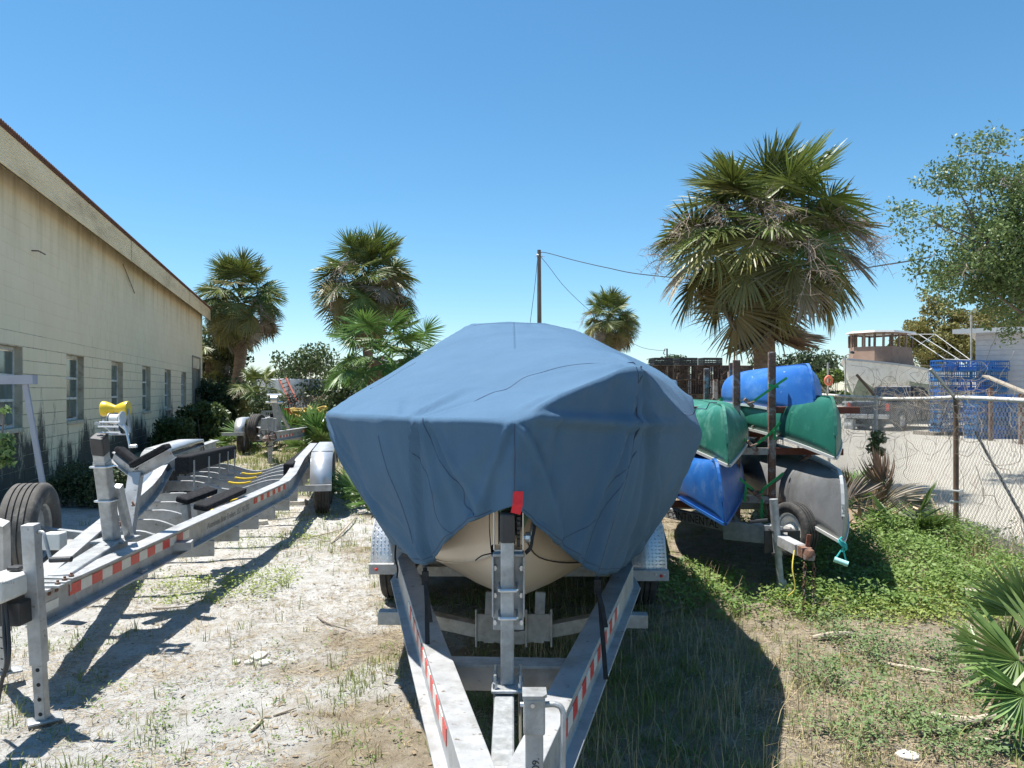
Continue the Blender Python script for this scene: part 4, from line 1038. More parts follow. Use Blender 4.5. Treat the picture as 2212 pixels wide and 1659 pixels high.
text_on(fb[0], 'CONTINENTAL', LK-dL*.30+nL*.037+Vector((0,0,-.035)), -dL, (0,0,1), .105, txt)
m = MB(); m.bar(J+Vector((-.28,.12,.0)), J+Vector((.10,-.25,.02)), .02, .15); m.build('gusset_plate', galv, ct)
for s in (1.4, 2.6, 3.9):
    a = LK+CD*(s-1.2); b = RK+CD*(s-.9); m = MB(); m.bar(a, b, .06, .06); m.build('cross_bar', trailerg, ct)
for sx, k_ in ((-1, LK), (1, RK)): tyre(k_+CD*2.0+CS*(.16*sx)+Vector((0,0,-.17)), CS, .27, .15, ct, rubber, galv, .55, 30)
C0 = Vector((2.20, 7.0, 0))
for n_, off in enumerate((0, 2.7)):
    c = C0+CD*off
    for k, (dx, zt) in enumerate(((-.155, 1.93), (.155, 2.00))):
        m = MB(); m.bar(c+CS*dx+Vector((0,0,.46 if n_ or k == 0 else .5)), c+CS*dx+Vector((0,0,zt)), .062, .062, up=CD); m.build('rack_post', rust if k else rustpaint if False else rust, ct, bevel=.004)
    for z in (1.10, .66):
        m = MB(); m.bar(c-CS*.13+Vector((0,-.0,z)), c+CS*.13+Vector((0,0,z)), .045, .062); m.build('rack_rung', rustpaint, ct, bevel=.003)
    for z, a, b in ((1.475, 1.0, .92), (1.10, .85, .78), (.60, .85, .78)):
        for s_, ln in ((-1, a), (1, b)):
            m = MB(); m.bar(c+CS*(.125*s_)+CD*.05+Vector((0,0,z)), c+CS*(ln*s_)+CD*.05+Vector((0,0,z)), .05, .06); m.build('rack_arm', redrust, ct, bevel=.003)
            m = MB(); m.bar(c+CS*(.16*s_)+CD*.05+Vector((0,0,z-.30)), c+CS*(.5*s_)+CD*.05+Vector((0,0,z-.03)), .03, .03); m.build('arm_brace', rust, ct)
# jack, clamp, coupler, spare wheel
ja = P(1671, 1078, 6.22); jb = P(1681, 1200, 6.22); jc = P(1687, 1268, 6.2)
m = MB(); m.tube([ja, jb], .034, 14); jo = m.build('jack_tube', galv, ct, smooth=40)
m = MB(); m.tube([jb.lerp(ja,.1), jc], .028, 14); m.build('jack_leg', galv, jo, smooth=40)
m = MB(); m.bar(jc+Vector((0,0,.05)), jc+Vector((.03,0,-.05)), .07, .045, up=(0,1,0)); m.build('caster_fork', galv, jo)
m = MB(); m.lathe(jc+Vector((.045,-.005,-.055)), (1,.4,0), [(.012,-.03),(.07,-.022),(.078,-.01),(.078,.01),(.07,.022),(.012,.03)], 20); m.build('caster_wheel', dustyrub, jo, smooth=35)
m = MB(); cj = P(1683,1170,6.25)
for dz in (.09,-.09):
    m.bar(cj+Vector((-.07,.0,dz)), cj+Vector((.12,.0,dz)), .10, .012)
for dx in (-.07, .12): m.bar(cj+Vector((dx,0,-.09)), cj+Vector((dx,0,.09)), .1, .012, up=(0,1,0))
m.build('jack_clamp', blackp, ct)
m = MB(); m.tube([ja+Vector((-.05,0,-.17)), ja+Vector((-.2,-.02,-.18))], .014, 8); m.build('jack_handle', blackp, jo)
cc = Vector((2.20, 5.72, .44))
m = MB(); m.bar(cc+Vector((0,.22,0)), cc+Vector((.0,.02,.0)), .075, .075); m.lathe(cc+Vector((.0,-.02,-.04)), (0,0,1), [(.04,0),(.045,.035),(.032,.07),(.01,.085)], 18); cpo = m.build('coupler', rust, ct, smooth=35)
m = MB(); m.bar(cc+Vector((.02,.07,.04)), cc+Vector((.03,.06,.13)), .03, .012, up=(0,1,0)); m.build('coupler_latch', redrust, cpo)
m = MB(); rl = random.Random(8)
for x in (-.03, .04):
    for k in range(11):
        p = cc+Vector((x+.004*math.sin(k), .0, -.08-.034*k)); a = Vector((.010,0,0)) if k % 2 else Vector((0,.010,0))
        m.tube([p+a+Vector((0,0,.014)), p+a*1.2, p+a+Vector((0,0,-.014)), p-a+Vector((0,0,-.014)), p-a*1.2, p-a+Vector((0,0,.014)), p+a+Vector((0,0,.014))], .004, 5)
m.build('safety_chain', rust, cpo)['kind'] = 'stuff'
ywire = mat('yellow_wire', (.55,.45,.08), None, 5, .6)
m = MB(); m.tube(smoothpts([cc+Vector((-.06,.12,.0)), cc+Vector((-.1,.05,-.12)), cc+Vector((-.09,.02,-.26)), cc+Vector((-.13,.06,-.33))], 5), .005, 5); m.build('light_wire', ywire, cpo)
spc = P(1714, 1144, 6.52); tyre(spc, (-.93,-.36,.0), .235, .14, ct, rubber, whiteref, .62, 40, 'spare_wheel', 4)
m = MB(); m.bar(spc+Vector((.02,.02,-.02)), P(1676,1172,6.25), .05, .03); m.bar(spc+Vector((-.06,-.05,.03)), spc+Vector((-.16,-.15,-.1)), .05, .02); m.build('spare_bracket', blackp, ct)
# ---------------------------------------------------------------- canoes, upside down on the rack
def canoe(label, tip, L, colm, trimm, roll=0., rivets=False, depth=.37, endd=.015):
    tip = Vector(tip); t = thing('canoe', label, 'canoe', tip+CD*(L/2)+Vector((0,0,0)), math.atan2(-CD.x, CD.y), 'canoes stacked upside down on the trailer rack')
    NSX, NT_ = 60, 9; rows = []; rail = [[], []]; zo = .13
    for i in range(NSX+1):
        s = -math.cos(PI*i/NSX); a = abs(s)
        b = .43*max(0, (1-a**2.0))**.95+.003; zg = zo-.13*a**3.2
        zk = zo+depth-.03*a*a+endd*max(0, (a-.5)/.5)**2
        if a > .90: zk = zg+(zk-zg)*max(.0, 1-((a-.90)/.10)**2.4)**.5
        r = []
        for j in range(2*NT_+1):
            q = -1+j/NT_; th = (1-abs(q))*PI/2
            kv = max(0,(a-.6)/.4)**2*.75; t_ = 1-abs(q); x = b*((1-kv)*math.cos(th)**.62*(1+.06*math.sin(th*2))+kv*(1-t_)); z = zg+(zk-zg)*((1-kv)*math.sin(th)**.85+kv*t_)
            r.append((math.copysign(x, q) if abs(q) > 1e-6 else 0, s*L/2, z))
        rows.append(r); rail[0].append(Vector(r[0])); rail[1].append(Vector(r[-1]))
    Mr = Matrix.Rotation(roll, 4, 'Y')
    tr_ = lambda p: Mr @ Vector(p)
    m = MB(); m.grid([[tr_(p) for p in r] for r in rows]); h = m.build('hull', colm, t, world=False, smooth=60, solid=.006)
    for k in range(2):
        m = MB(); m.sweep([(-.014,-.012),(.014,-.012),(.014,.012),(-.014,.012)], [tr_(p) for p in rail[k]]); m.build('gunwale_rail', trimm, t, world=False)
    m = MB(); m.sweep([(-.012,-.005),(.012,-.005),(.012,.006),(-.012,.006)], [tr_(Vector(r[NT_])+Vector((0,0,.004))) for r in rows[2:-2]]); m.build('keel_strip', colm if not rivets else trimm, t, world=False)
    if rivets:
        m = MB()
        for k in range(16):
            i = 2+k*.5; i0 = int(i); f = i-i0; c = Vector(rows[i0][NT_]).lerp(Vector(rows[i0+1][NT_]), f)
            for q in (-1, 1):
                p2 = Vector(rows[i0+1][NT_+q]).lerp(Vector(rows[i0+2][NT_+q]), f); m.cbox(tr_(c.lerp(p2, .45)+Vector((.004*q,-.003,.0))), .008, .008, .008)
        m.build('rivet_line', trimm, h, world=False)
    for s in (-.35, .3):
        m = MB(); b = .40; m.bar(tr_((-b, s*L/2, zo+.03)), tr_((b, s*L/2, zo+.03)), .05, .02); m.build('thwart', wood, t, world=False)
    return t
bluec = mat('blue_canoe', (.010,.095,.36), (.02,.14,.44), 4, .55, 0, .04, 30, dirt=(.10,.24,.52), dscale=5, dlo=.52, dhi=.8, stretch=(1,.3,1), speck=((.5,.55,.6), 30, .70))
bluec2 = mat('blue_painted_canoe', (.012,.085,.31), (.022,.13,.40), 5, .38, .1, .05, 30, dirt=(.10,.20,.40), dscale=6, dlo=.5, dhi=.75)
greenc = mat('green_canoe', (.006,.090,.062), (.012,.125,.085), 3, .52, 0, .04, 30, dirt=(.05,.24,.16), dscale=4, dlo=.52, dhi=.8, speck=((.35,.45,.4), 34, .71))
greenc2 = mat('faded_green_canoe', (.014,.13,.088), (.03,.175,.12), 3, .48, 0, .04, 30, dirt=(.14,.32,.24), dscale=5, dlo=.5, dhi=.75)
silverc = mat('dull_aluminium_canoe', (.24,.245,.25), (.33,.335,.34), 4, .5, .55, .06, 30, dirt=(.20,.195,.18), dscale=5, dlo=.5, dhi=.75)
trimw = mat('canoe_trim', (.46,.46,.44), (.55,.55,.53), 9, .5, .2, .05, 50)
canoe('blue canoe lying topmost on the rack, strapped down in green', P(1762, 908, 6.55), 4.8, bluec, trimw, -.05)
canoe('glossy dark green canoe on the fence side, under the topmost blue one', P(1804, 990, 6.12), 4.9, greenc, trimw, .04)
canoe('faded green canoe nearest the boat cover, above a blue one', P(1574, 1006, 6.25), 4.7, greenc2, trimw, -.05)
canoe('blue canoe lying low beside the covered boat, below a green one', P(1566, 1132, 6.12), 4.7, bluec2, bluec2, -.10, True)
canoe('bare silver aluminium canoe with riveted bow, low on the fence side', P(1820, 1172, 5.98), 4.9, silverc, trimw, .04, True, .42, .03)
# green ratchet straps
def strap(label, segs, Y, w=.028):
    t = thing('ratchet_strap', label, 'strap', P(*segs[0][0], Y), 0, 'green ratchet straps on the canoe rack')
    for pl in segs:
        m = MB(); m.sweep([(-w/2,-.0015),(w/2,-.0015),(w/2,.0015),(-w/2,.0015)], smoothpts([P(u, v, Y+.02*i) for i, (u, v) in enumerate(pl)], 4), up=(0,-1,.2)); m.build('webbing', greenstrap, t)
    c = P(*segs[0][-1], Y-.01); m = MB(); m.bar(c+Vector((-.05,0,.04)), c+Vector((.03,0,-.03)), .035, .03); m.tube([c+Vector((-.03,-.03,0)), c+Vector((.03,-.03,.02))], .008, 6); m.build('ratchet_buckle', rust, t)
    return t
strap('green strap with rusty ratchet crossing the topmost blue canoe', [[(1700,816),(1671,836),(1640,858),(1620,872)], [(1660,832),(1682,836)]], 6.86, .022)
strap('green strap in a V between the two green canoes', [[(1548,908),(1585,936),(1606,948),(1626,963)], [(1686,912),(1670,930),(1650,948),(1627,964)], [(1600,925),(1598,942)], [(1672,930),(1675,950)]], 6.88, .022)
strap('green strap in a V between the lower blue and silver canoes', [[(1570,1012),(1600,1036),(1622,1054),(1638,1070)], [(1692,1022),(1668,1042),(1650,1056),(1638,1071)], [(1612,1046),(1609,1084)], [(1646,1062),(1645,1128)]], 6.85, .022)
strap('loose green strap end flapping in front of the crab traps', [[(1572,852),(1560,862),(1548,868)]], 9.4, .05)
# rope handle on the silver canoe
turq = mat('turquoise_rope', (.02,.30,.30), (.04,.40,.40), 40, .8)
pvc = mat('aqua_pipe', (.35,.68,.64), (.42,.74,.70), 9, .45)
tp_ = P(1818, 1166, 5.93)
rh = thing('towing_rope', 'turquoise rope with aqua pipe handle hanging from the silver canoe', 'rope', tp_)
m = MB(); rl = random.Random(3)
for k in range(5): 
    a = rl.random()*6; m.tube(smoothpts([tp_+Vector((math.cos(a+j)*.028, -.02+math.sin(a+j)*.02, .02-.018*j-.01*k)) for j in range(5)], 3), .007, 6)
m.tube([tp_+Vector((0,-.02,-.06)), P(1804,1208,5.9)], .006, 6); m.tube([tp_+Vector((0,-.02,-.06)), P(1829,1216,5.9)], .006, 6); m.build('rope', turq, rh)
m = MB(); a = P(1802,1208,5.9); b = P(1832,1219,5.86); ax = (b-a).normalized(); m.lathe(a, ax, [(.012,0),(.021,0),(.021,(b-a).length),(.012,(b-a).length)], 16, closed=False); m.build('pipe_grip', pvc, rh, smooth=35)

# ---------------------------------------------------------------- chain link fence
FZ = 1.56
fpt = lambda y, z=0, off=0: Vector((fencex(y)+off*.984, y-off*.177, z))
fn = thing('chain_link_fence', 'old chain link fence with top rail and bent barbed wire arms', 'fence', fpt(8.55))
wirem = mat('fence_wire', (.36,.36,.34), (.48,.47,.44), 20, .6, .35, dirt=(.25,.19,.14), dscale=3)
railm = mat('rail_galv', (.55,.53,.48), (.66,.64,.59), 10, .6, .1, .1, 60, dirt=(.35,.18,.10), dscale=4, dlo=.6, dhi=.7)
pgrey = mat('post_grey', (.36,.35,.32), (.45,.44,.4), 9, .7, .1, dirt=(.2,.16,.12), dscale=6)
prust = mat('post_rust', (.11,.07,.048), (.18,.115,.075), 8, .85, .1, .2, 50)
ypost = [5.5+3.05*k for k in range(14)]
for k, y in enumerate(ypost):
    m = MB(); m.tube([fpt(y, -.1), fpt(y, FZ+.02)], .028, 12); po = m.build('fence_post', prust if k == 1 else pgrey, fn, smooth=40)
    m = MB(); a = fpt(y, FZ); m.bar(a, a+Vector((-.30,-.03,.33)), .038, .025); m.build('barb_arm', pgrey if k % 2 else prust, po)
    if k == 1:
        for z in (.42, .54): m = MB(); m.tube([fpt(y, z, -.02)+Vector((-.06,-.03,.01)), fpt(y, z)+Vector((0,-.045,0)), fpt(y, z)+Vector((.06,-.03,.005))], .012, 6); m.build('post_clip', trimw, po)
rj = random.Random(2)
m = MB(); m.tube([fpt(y, FZ+(.015*math.sin(y*.9)) - (.02 if 9 < y < 11 else 0)) for y in np.arange(4.6, 45.2, .8)], .024, 10); m.build('top_rail', railm, fn, smooth=40)
m = MB(); m.bar(fpt(8.35, 1.2, .12), fpt(7.3, .1, .3), .02, .02); m.build('brace_rod', blackp, fn)
def chain(y0, y1, pitch, rad):
    n = int((y1-y0)/pitch); nz = int(1.5/pitch); zz = np.linspace(.04, FZ-.01, nz)
    V = []; 
    k = np.arange(n)[:,None]; j = np.arange(nz)[None,:]
    s = y0+k*pitch+np.where((j+k) % 2 == 0, -.5, .5)*pitch*1.04
    off = .010*np.where((j+k) % 2 == 0, 1, -1)+.03*np.sin(s*1.7)*np.sin(zz[None,:]*2)
    X = fencex(s)+off; Yv = s+0*off; Zv = zz[None,:]+0*s+.012*np.sin(s*3)
    c = np.stack([X, Yv, Zv], -1)
    ring = [np.array([rad,0,0]), np.array([-rad*.5,rad*.87,0]), np.array([-rad*.5,-rad*.87,0])]
    V = np.stack([c+r for r in ring], 2)        # n,nz,3,3
    idx = np.arange(n*nz*3).reshape(n, nz, 3); F = []
    for q in range(3):
        F.append(np.stack([idx[:,:-1,q], idx[:,:-1,(q+1)%3], idx[:,1:,(q+1)%3], idx[:,1:,q]], -1).reshape(-1,4))
    return V.reshape(-1,3), np.concatenate(F)
V1, F1 = chain(4.7, 14, .040, .0031); V2, F2 = chain(14, 34, .055, .0034)
me = np_mesh('chain_link_mesh', np.concatenate([V1, V2]), np.concatenate([F1, F2+len(V1)])); me.transform(wm(fn).inverted())
o = link('chain_link_mesh', me, fn, wirem); o['kind'] = 'stuff'
# dry vines tangled over the fence
vinem = mat('dry_vine', (.13,.105,.08), (.26,.22,.17), 14, .9)
def vine(label, y0, y1, n, rs, zlo=.9, zhi=1.75):
    r = random.Random(rs); t = None; m = MB()
    for k in range(n):
        y = r.uniform(y0, y1); z = r.uniform(zlo, zhi) if r.random() < .86 else r.uniform(.1, zlo); p = fpt(y, z, r.uniform(-.08,.08)); pts = [p]
        d = Vector((r.gauss(0,.5), r.gauss(0,1), r.gauss(0,.7))).normalized()
        for q in range(r.randint(5, 11)):
            d = (d+Vector((r.gauss(0,.3)-.25*(pts[-1].x-fencex(pts[-1].y)), r.gauss(0,.4), r.gauss(0,.4)-.35*(pts[-1].z-1.45)))).normalized(); pts.append(pts[-1]+d*r.uniform(.05,.13))
        r0 = r.uniform(.0009,.0030); m.tube(smoothpts(pts, 2), r0, 4, False)
    o = m.build('dry_vine', vinem); tag(o, label, 'vine', 'dried vines on the fence'); return o
vine('bleached dry vine tangled round the grey fence post', 10.6, 12.6, 70, 1)
vine('bleached dry vine heaped on the rail at the rusty fence post', 7.8, 9.4, 90, 2, 1.2, 1.78)
vine('thin dry vine hanging on the fence right of the rusty post', 6.6, 7.9, 40, 3, .5, 1.6)
vine('dry vine along the rail between the two nearest fence posts', 9.3, 10.7, 45, 4, 1.3, 1.75)
vine('dry vine along the far stretch of fence behind the canoes', 12.8, 19, 70, 5, .8, 1.75)
# ---------------------------------------------------------------- stacked wire crab traps and black crates
trapm = mat('trap_wire', (.055,.040,.032), (.13,.095,.075), 6, .9, .1, dirt=(.22,.16,.12), dscale=6, rnd=.35)
trapc = mat('trap_cord', (.45,.40,.34), None, 5, .9)
ORD = ['first','second','third','fourth','fifth','sixth','seventh','eighth']
tw, th_, td = .60, .385, .55
m = MB(); hx, hz, hd = tw/2-.008, th_/2-.006, td/2-.01
for x in (-hx, hx):
    for z in (-hz, hz): m.box(x-.012, x+.012, -hd, hd, z-.012, z+.012)
for y in (-hd, hd):
    for z in (-hz, hz): m.box(-hx, hx, y-.012, y+.012, z-.012, z+.012)
    for x in (-hx, hx): m.box(x-.012, x+.012, y-.012, y+.012, -hz, hz)
for k in range(1, 9):
    x = -hx+2*hx*k/9; m.box(x-.0035, x+.0035, -hd-.002, -hd+.004, -hz, hz)
for k in range(1, 6):
    z = -hz+2*hz*k/6; m.box(-hx, hx, -hd-.003, -hd+.003, z-.0035, z+.0035)
for k in range(1, 5):
    y = -hd+2*hd*k/5; m.box(-hx-.002, -hx+.004, y-.004, y+.004, -hz, hz); m.box(-hx, hx, y-.004, y+.004, hz-.006, hz)
m.box(-hx*.9, hx*.9, hd-.03, hd-.02, -hz*.95, hz*.95)
m.box(-hx*.45, hx*.5, -hd*.2, hd*.3, -hz*.9, -hz*.1); m.tube([(-hx*.8,-hd*.7,-hz*.5),(0,-hd*.2,hz*.4),(hx*.8,-hd*.6,-hz*.4)], .01, 5); m.tube([(-hx*.6,hd*.3,hz*.6),(hx*.7,hd*.1,-hz*.6)], .012, 5)
trapme = m.mesh('crab_trap', trapm)
cordme = MB().tube([(-.12,-hd-.012,-.04),(-.06,-hd-.014,.08),(0,-hd-.012,-.02),(.07,-hd-.014,.09),(.11,-hd-.012,-.05)], .006, 5).mesh('cord', trapc)
tor = Vector((3.35, 20.6, 0)); tdx = Vector((.985, .17, 0)); trz = math.atan2(tdx.y, tdx.x)
rt = random.Random(6)
for c_ in range(7):
    for r_ in range(6):
        o = link('crab_trap', trapme); o.location = tor+tdx*(c_*.63+rt.uniform(-.012,.012))+Vector((0,rt.uniform(-.03,.03),.2+r_*.387)); o.rotation_euler = (0,0,trz+rt.uniform(-.03,.03))
        tag(o, 'rusty wire crab trap, %s column from the boat cover, %s row up' % (ORD[c_], ORD[r_]), 'crab trap', 'crab traps stacked behind the canoes')
        if rt.random() < .3: link('cord', cordme, o)
blackc = mat('black_crate', (.012,.012,.013), (.03,.03,.03), 8, .5)
def slotted_crate(name, w, d, h, mt, bars=9):
    m = MB(); x, y = w/2, d/2
    m.box(-x, x, -y, y, 0, .02)
    for z0, z1 in ((.02,.06), (h*.48,h*.56), (h-.045,h)):
        m.box(-x, x, -y, -y+.012, z0, z1); m.box(-x, x, y-.012, y, z0, z1); m.box(-x, -x+.012, -y+.012, y-.012, z0, z1); m.box(x-.012, x, -y+.012, y-.012, z0, z1)
    for k in range(bars+1):
        t = -x+.008+(2*x-.016)*k/bars; m.box(t-.008, t+.008, -y+.002, -y+.01, .02, h); m.box(t-.008, t+.008, y-.01, y-.002, .02, h)
    for k in range(bars):
        t = -y+.012+(2*y-.024)*k/(bars-1); m.box(-x+.002, -x+.01, t-.008, t+.008, .02, h); m.box(x-.01, x-.002, t-.008, t+.008, .02, h)
    m.box(-x+.03, x-.03, -y+.05, y-.03, .02, h*.35)
    return m.mesh(name, mt)
bcm = slotted_crate('plastic_crate', .52, .40, .20, blackc, 11)
for k, (u, lab) in enumerate(((1428,'leftmost'), (1481,'middle'), (1534,'rightmost'))):
    p = P(u, 794, 20.75); o = link('plastic_crate', bcm); o.location = (p.x, p.y, .2+5.5*.387+.003); o.rotation_euler = (0,0,trz)
    tag(o, 'black slotted plastic crate on top of the crab traps, %s of three' % lab, 'crate', 'black crates on the crab traps')
# rusty posts standing by the traps
for k, (u, v0, Y, lab) in enumerate(((1545, 820, 19.6, 'slim white edged post in front of the crab traps'), (1577, 803, 19.4, 'grey steel post among the crab traps by the canoe rack'))):
    p = P(u, v0, Y); m = MB(); m.bar((p.x,p.y,-.05), (p.x,p.y,p.z), .10, .10, up=(0,1,0)); o = m.build('steel_post', rustpaint, bevel=.004); tag(o, lab, 'post')
m = MB(); a = P(1540,800,23.5); b = P(1610,791,23.5); m.add([P(1525,786,24),P(1592,797,24),P(1592,803,24),P(1525,803,24),P(1525,786,27),P(1592,797,27),P(1592,803,27),P(1525,803,27)], [(0,1,2,3),(4,5,6,7),(0,1,5,4),(1,2,6,5),(2,3,7,6),(3,0,4,7)])
m.box(a.x-.6,a.x+.5,24.5,26.5,0,a.z-.1)
o = m.build('white_shed', trimw); tag(o, 'small white roofed shed behind the crab traps', 'shed')

# ---------------------------------------------------------------- utility pole and wires
polem = mat('pole_wood', (.10,.085,.075), (.17,.145,.125), 5, .9, 0, .3, 30, stretch=(3,3,.3))
pb = P(1166, 844, 42); pt = P(1164.5, 540, 42)
up = thing('utility_pole', 'bare wooden utility pole standing behind the boat cover', 'utility pole', (pb.x, 42, 0))
m = MB(); m.tube([(pb.x,42,-.2), (pt.x,42,pt.z)], [.145,.105], 14); m.build('pole', polem, up, smooth=40)
m = MB(); m.tube([pt+Vector((-.2,0,-.35)), pt+Vector((.3,0,-.35))], .02, 6); m.tube([pt+Vector((-.13,-.02,-.25)), pt+Vector((-.02,-.1,-.3))], .05, 6); m.build('bracket', galv, up)
wirec = mat('black_wire', (.02,.02,.022), None, 5, .7)
def wire(name, label, pts, r, cat='cable'):
    m = MB(); m.tube(smoothpts(pts, 8), r, 5); o = m.build(name, wirec, smooth=40); tag(o, label, cat); return o
wire('guy_wire', 'guy wire running down the left of the utility pole', [P(1162,549,42), P(1155,620,42), P(1145,700,42), P(1141,726,42)+Vector((0,0,-.5))], .014)
m = wire('power_cable', 'thick cable sagging from the pole to the tree on the right', [P(1166,552,42), P(1175,545,42), P(1240,562,39), P(1310,578,35), P(1400,594,31), P(1640,610,27), P(1905,573,22), P(2010,555,19)], .020)
wire('service_wire', 'thin wire dropping from the pole down to the far post', [P(1167,553,42), P(1185,575,43), P(1220,620,45), P(1270,668,47), P(1330,718,50), P(1380,748,53), P(1415,756,55), P(1438,757,56)], .014)
sp_ = thing('service_post', 'thin far service post with looped wire above the crab traps', 'post', (P(1440,844,56).x, 56, 0))
m = MB(); m.tube([(P(1441,844,56).x,56,0), P(1441,753,56)], .06, 8); m.tube([P(1441,754,56), P(1436,754,56), P(1433,764,56), P(1437,766,56)], .035, 6); m.build('post', polem, sp_)

# ---------------------------------------------------------------- workboat on stands in the lot
fbm_ = mat('white_gelcoat', (.80,.77,.68), (.85,.82,.74), 3, .4, 0, .03, 30, dirt=(.48,.44,.34), dscale=2)
pinkm = mat('faded_pink_paint', (.25,.16,.112), (.31,.205,.148), 2.5, .75, 0, .05, 30, dirt=(.22,.13,.10), dscale=3)
bottomm = mat('antifoul_green', (.20,.24,.17), (.30,.33,.25), 3, .85)
fb_ = thing('work_boat', 'white hulled workboat with faded pink wheelhouse propped in the lot', 'boat', (P(1940,844,40).x, 40, 0))
Yb = 38.0
bow = P(1826, 776, Yb); DB = Vector((.80, .60, 0)).normalized(); SB = Vector((.60,-.80,0))   # runs to the right and away; SB faces the camera
rows = []
for i in range(15):
    s = i/14*9.5; a = min(1, s/4.0); hb = .06+1.55*(1-(1-a)**2.0)
    sheer = bow.z-.55*min(1, s/6)**.9
    keel = .55 if s > 1.6 else .55+(bow.z-.8)*((1.6-s)/1.6)**1.6
    ch = hb*(.60+.34*a); cz = keel+(sheer-keel)*(.55-.22*a)
    c = Vector((bow.x, bow.y, 0))+DB*s
    r = []
    for x, z in ((-hb,sheer),(-(hb*.55+ch*.45)*1.0,(sheer+cz)/2),(-ch,cz),(0,keel),(ch,cz),((hb*.55+ch*.45)*1.0,(sheer+cz)/2),(hb,sheer)):
        r.append(c-SB*x+Vector((0,0,z)))
    rows.append(r)
rr = densify(rows, 2); m = MB(); m.grid(rr); m.add(rr[-1], [tuple(range(7))]); ho2 = m.build('hull', fbm_, fb_, smooth=60)
ho2.data.materials.append(bottomm); iw2 = wm(fb_)
for p in ho2.data.polygons:
    if (iw2 @ p.center).z < 1.75: p.material_index = 1
m = MB(); m.grid([[r[0]+Vector((0,0,.02)) for r in rr], [r[-1]+Vector((0,0,.02)) for r in rr]]); m.build('deck', trimw, fb_)
for k in (0, -1):
    m = MB(); m.sweep([(-.05,-.05),(.05,-.05),(.05,.05),(-.05,.05)], [r[k] for r in rr]); m.build('rub_rail', trimw, fb_)
# wheelhouse: sloped base, window posts, roof
ca = P(1840, 770, 39.0); W0, W1 = 2.55, 2.35
cC = Vector((bow.x,bow.y,0))+DB*3.1; zt0 = bow.z-.32
def oct_(z, k, f): # cabin outline ring at height z, scale k, fore shift f
    o = []
    for a, b in ((-1.35,-.55),(-1.35,.55),(-.75,1.15),(1.3,1.15),(1.3,-1.15),(-.75,-1.15)): o.append(cC+DB*(a*k+f)+SB*(b*k)+Vector((0,0,z)))
    return o
r0 = oct_(zt0, 1.05, 0); r1 = oct_(zt0+1.0, .98, .0); r2 = oct_(zt0+1.62, .99, .02); r3 = oct_(zt0+1.70, 1.12, 0); r4 = oct_(zt0+1.80, 1.08, 0)
m = MB(); m.add(r0+r1, [(i, (i+1) % 6, (i+1) % 6+6, i+6) for i in range(6)]); wh2 = m.build('wheelhouse', pinkm, fb_)
for i in range(6):
    a0, a1 = r1[i], r2[i]; b0, b1 = r1[(i+1) % 6], r2[(i+1) % 6]; ns = 3 if i in (2, 4) else 2
    for k in range(ns+1):
        m = MB(); p, q = a0.lerp(b0, k/ns), a1.lerp(b1, k/ns); m.bar(p, q, .11, .08, up=SB); m.build('window_post', pinkm, wh2)
m = MB(); m.add(r3+r4, [(i, (i+1) % 6, (i+1) % 6+6, i+6) for i in range(6)]+[tuple(range(6)), tuple(range(6,12))]); m.build('wheelhouse_roof', trimw, wh2)
m = MB(); m.add(r2+[p+Vector((0,0,.09)) for p in r2], [(i, (i+1) % 6, (i+1) % 6+6, i+6) for i in range(6)]); m.build('roof_beam', pinkm, wh2)
for sx, sy in ((2.2,.8),(6.,.9),(2.2,-.8),(6.,-.9)):
    c = Vector((bow.x,bow.y,0))+DB*sx+SB*sy; m = MB(); m.bar((c.x,c.y,0), (c.x-.2*SB.x*sy,c.y-.2*SB.y*sy,1.5), .12, .12, up=(0,1,0)); m.build('prop_stand', rust, fb_)
m = MB(); m.bar(tuple(Vector((bow.x,bow.y,.25))+DB*1.6), tuple(Vector((bow.x,bow.y,.25))+DB*8.5), .35, .6); m.build('keel_blocking', wood, fb_)
wm_pole = P(1826, 768, 37); lampo = thing('yard_lamp', 'thin lamp post standing at the bow of the workboat', 'lamp post', (wm_pole.x, 37, 0))
m = MB(); m.tube([(wm_pole.x,37,0), (wm_pole.x,37,wm_pole.z)], .035, 8); m.tube([(wm_pole.x,37,wm_pole.z), (wm_pole.x+.25,36.9,wm_pole.z+.12)], .03, 6); m.build('post', pgrey, lampo)
m = MB(); m.lathe((wm_pole.x+.28,36.9,wm_pole.z+.10), (.3,0,.9), [(.02,-.02),(.1,0),(.1,.08),(.02,.12)], 10); m.build('lamp_head', blackp, lampo)
# white awning frame behind the workboat
af = thing('awning_frame', 'white pipe awning frame rising behind the blue crates', 'awning frame', P(2030,760,36))
m = MB()
for (u0,v0,u1,v1) in ((1960,722,2042,776),(1985,722,2074,778),(2020,722,2097,778),(1960,722,2020,722),(2042,776,2100,778),(1985,745,2020,722)):
    m.tube([P(u0,v0,38), P(u1,v1,35)], .018, 6)
m.build('pipe_frame', trimw, af)
m = MB()
for u in (2042, 2074, 2097): m.tube([P(u,777,35), (P(u,777,35).x,35,0)], .028, 6)
m.build('pipe_leg', trimw, af)

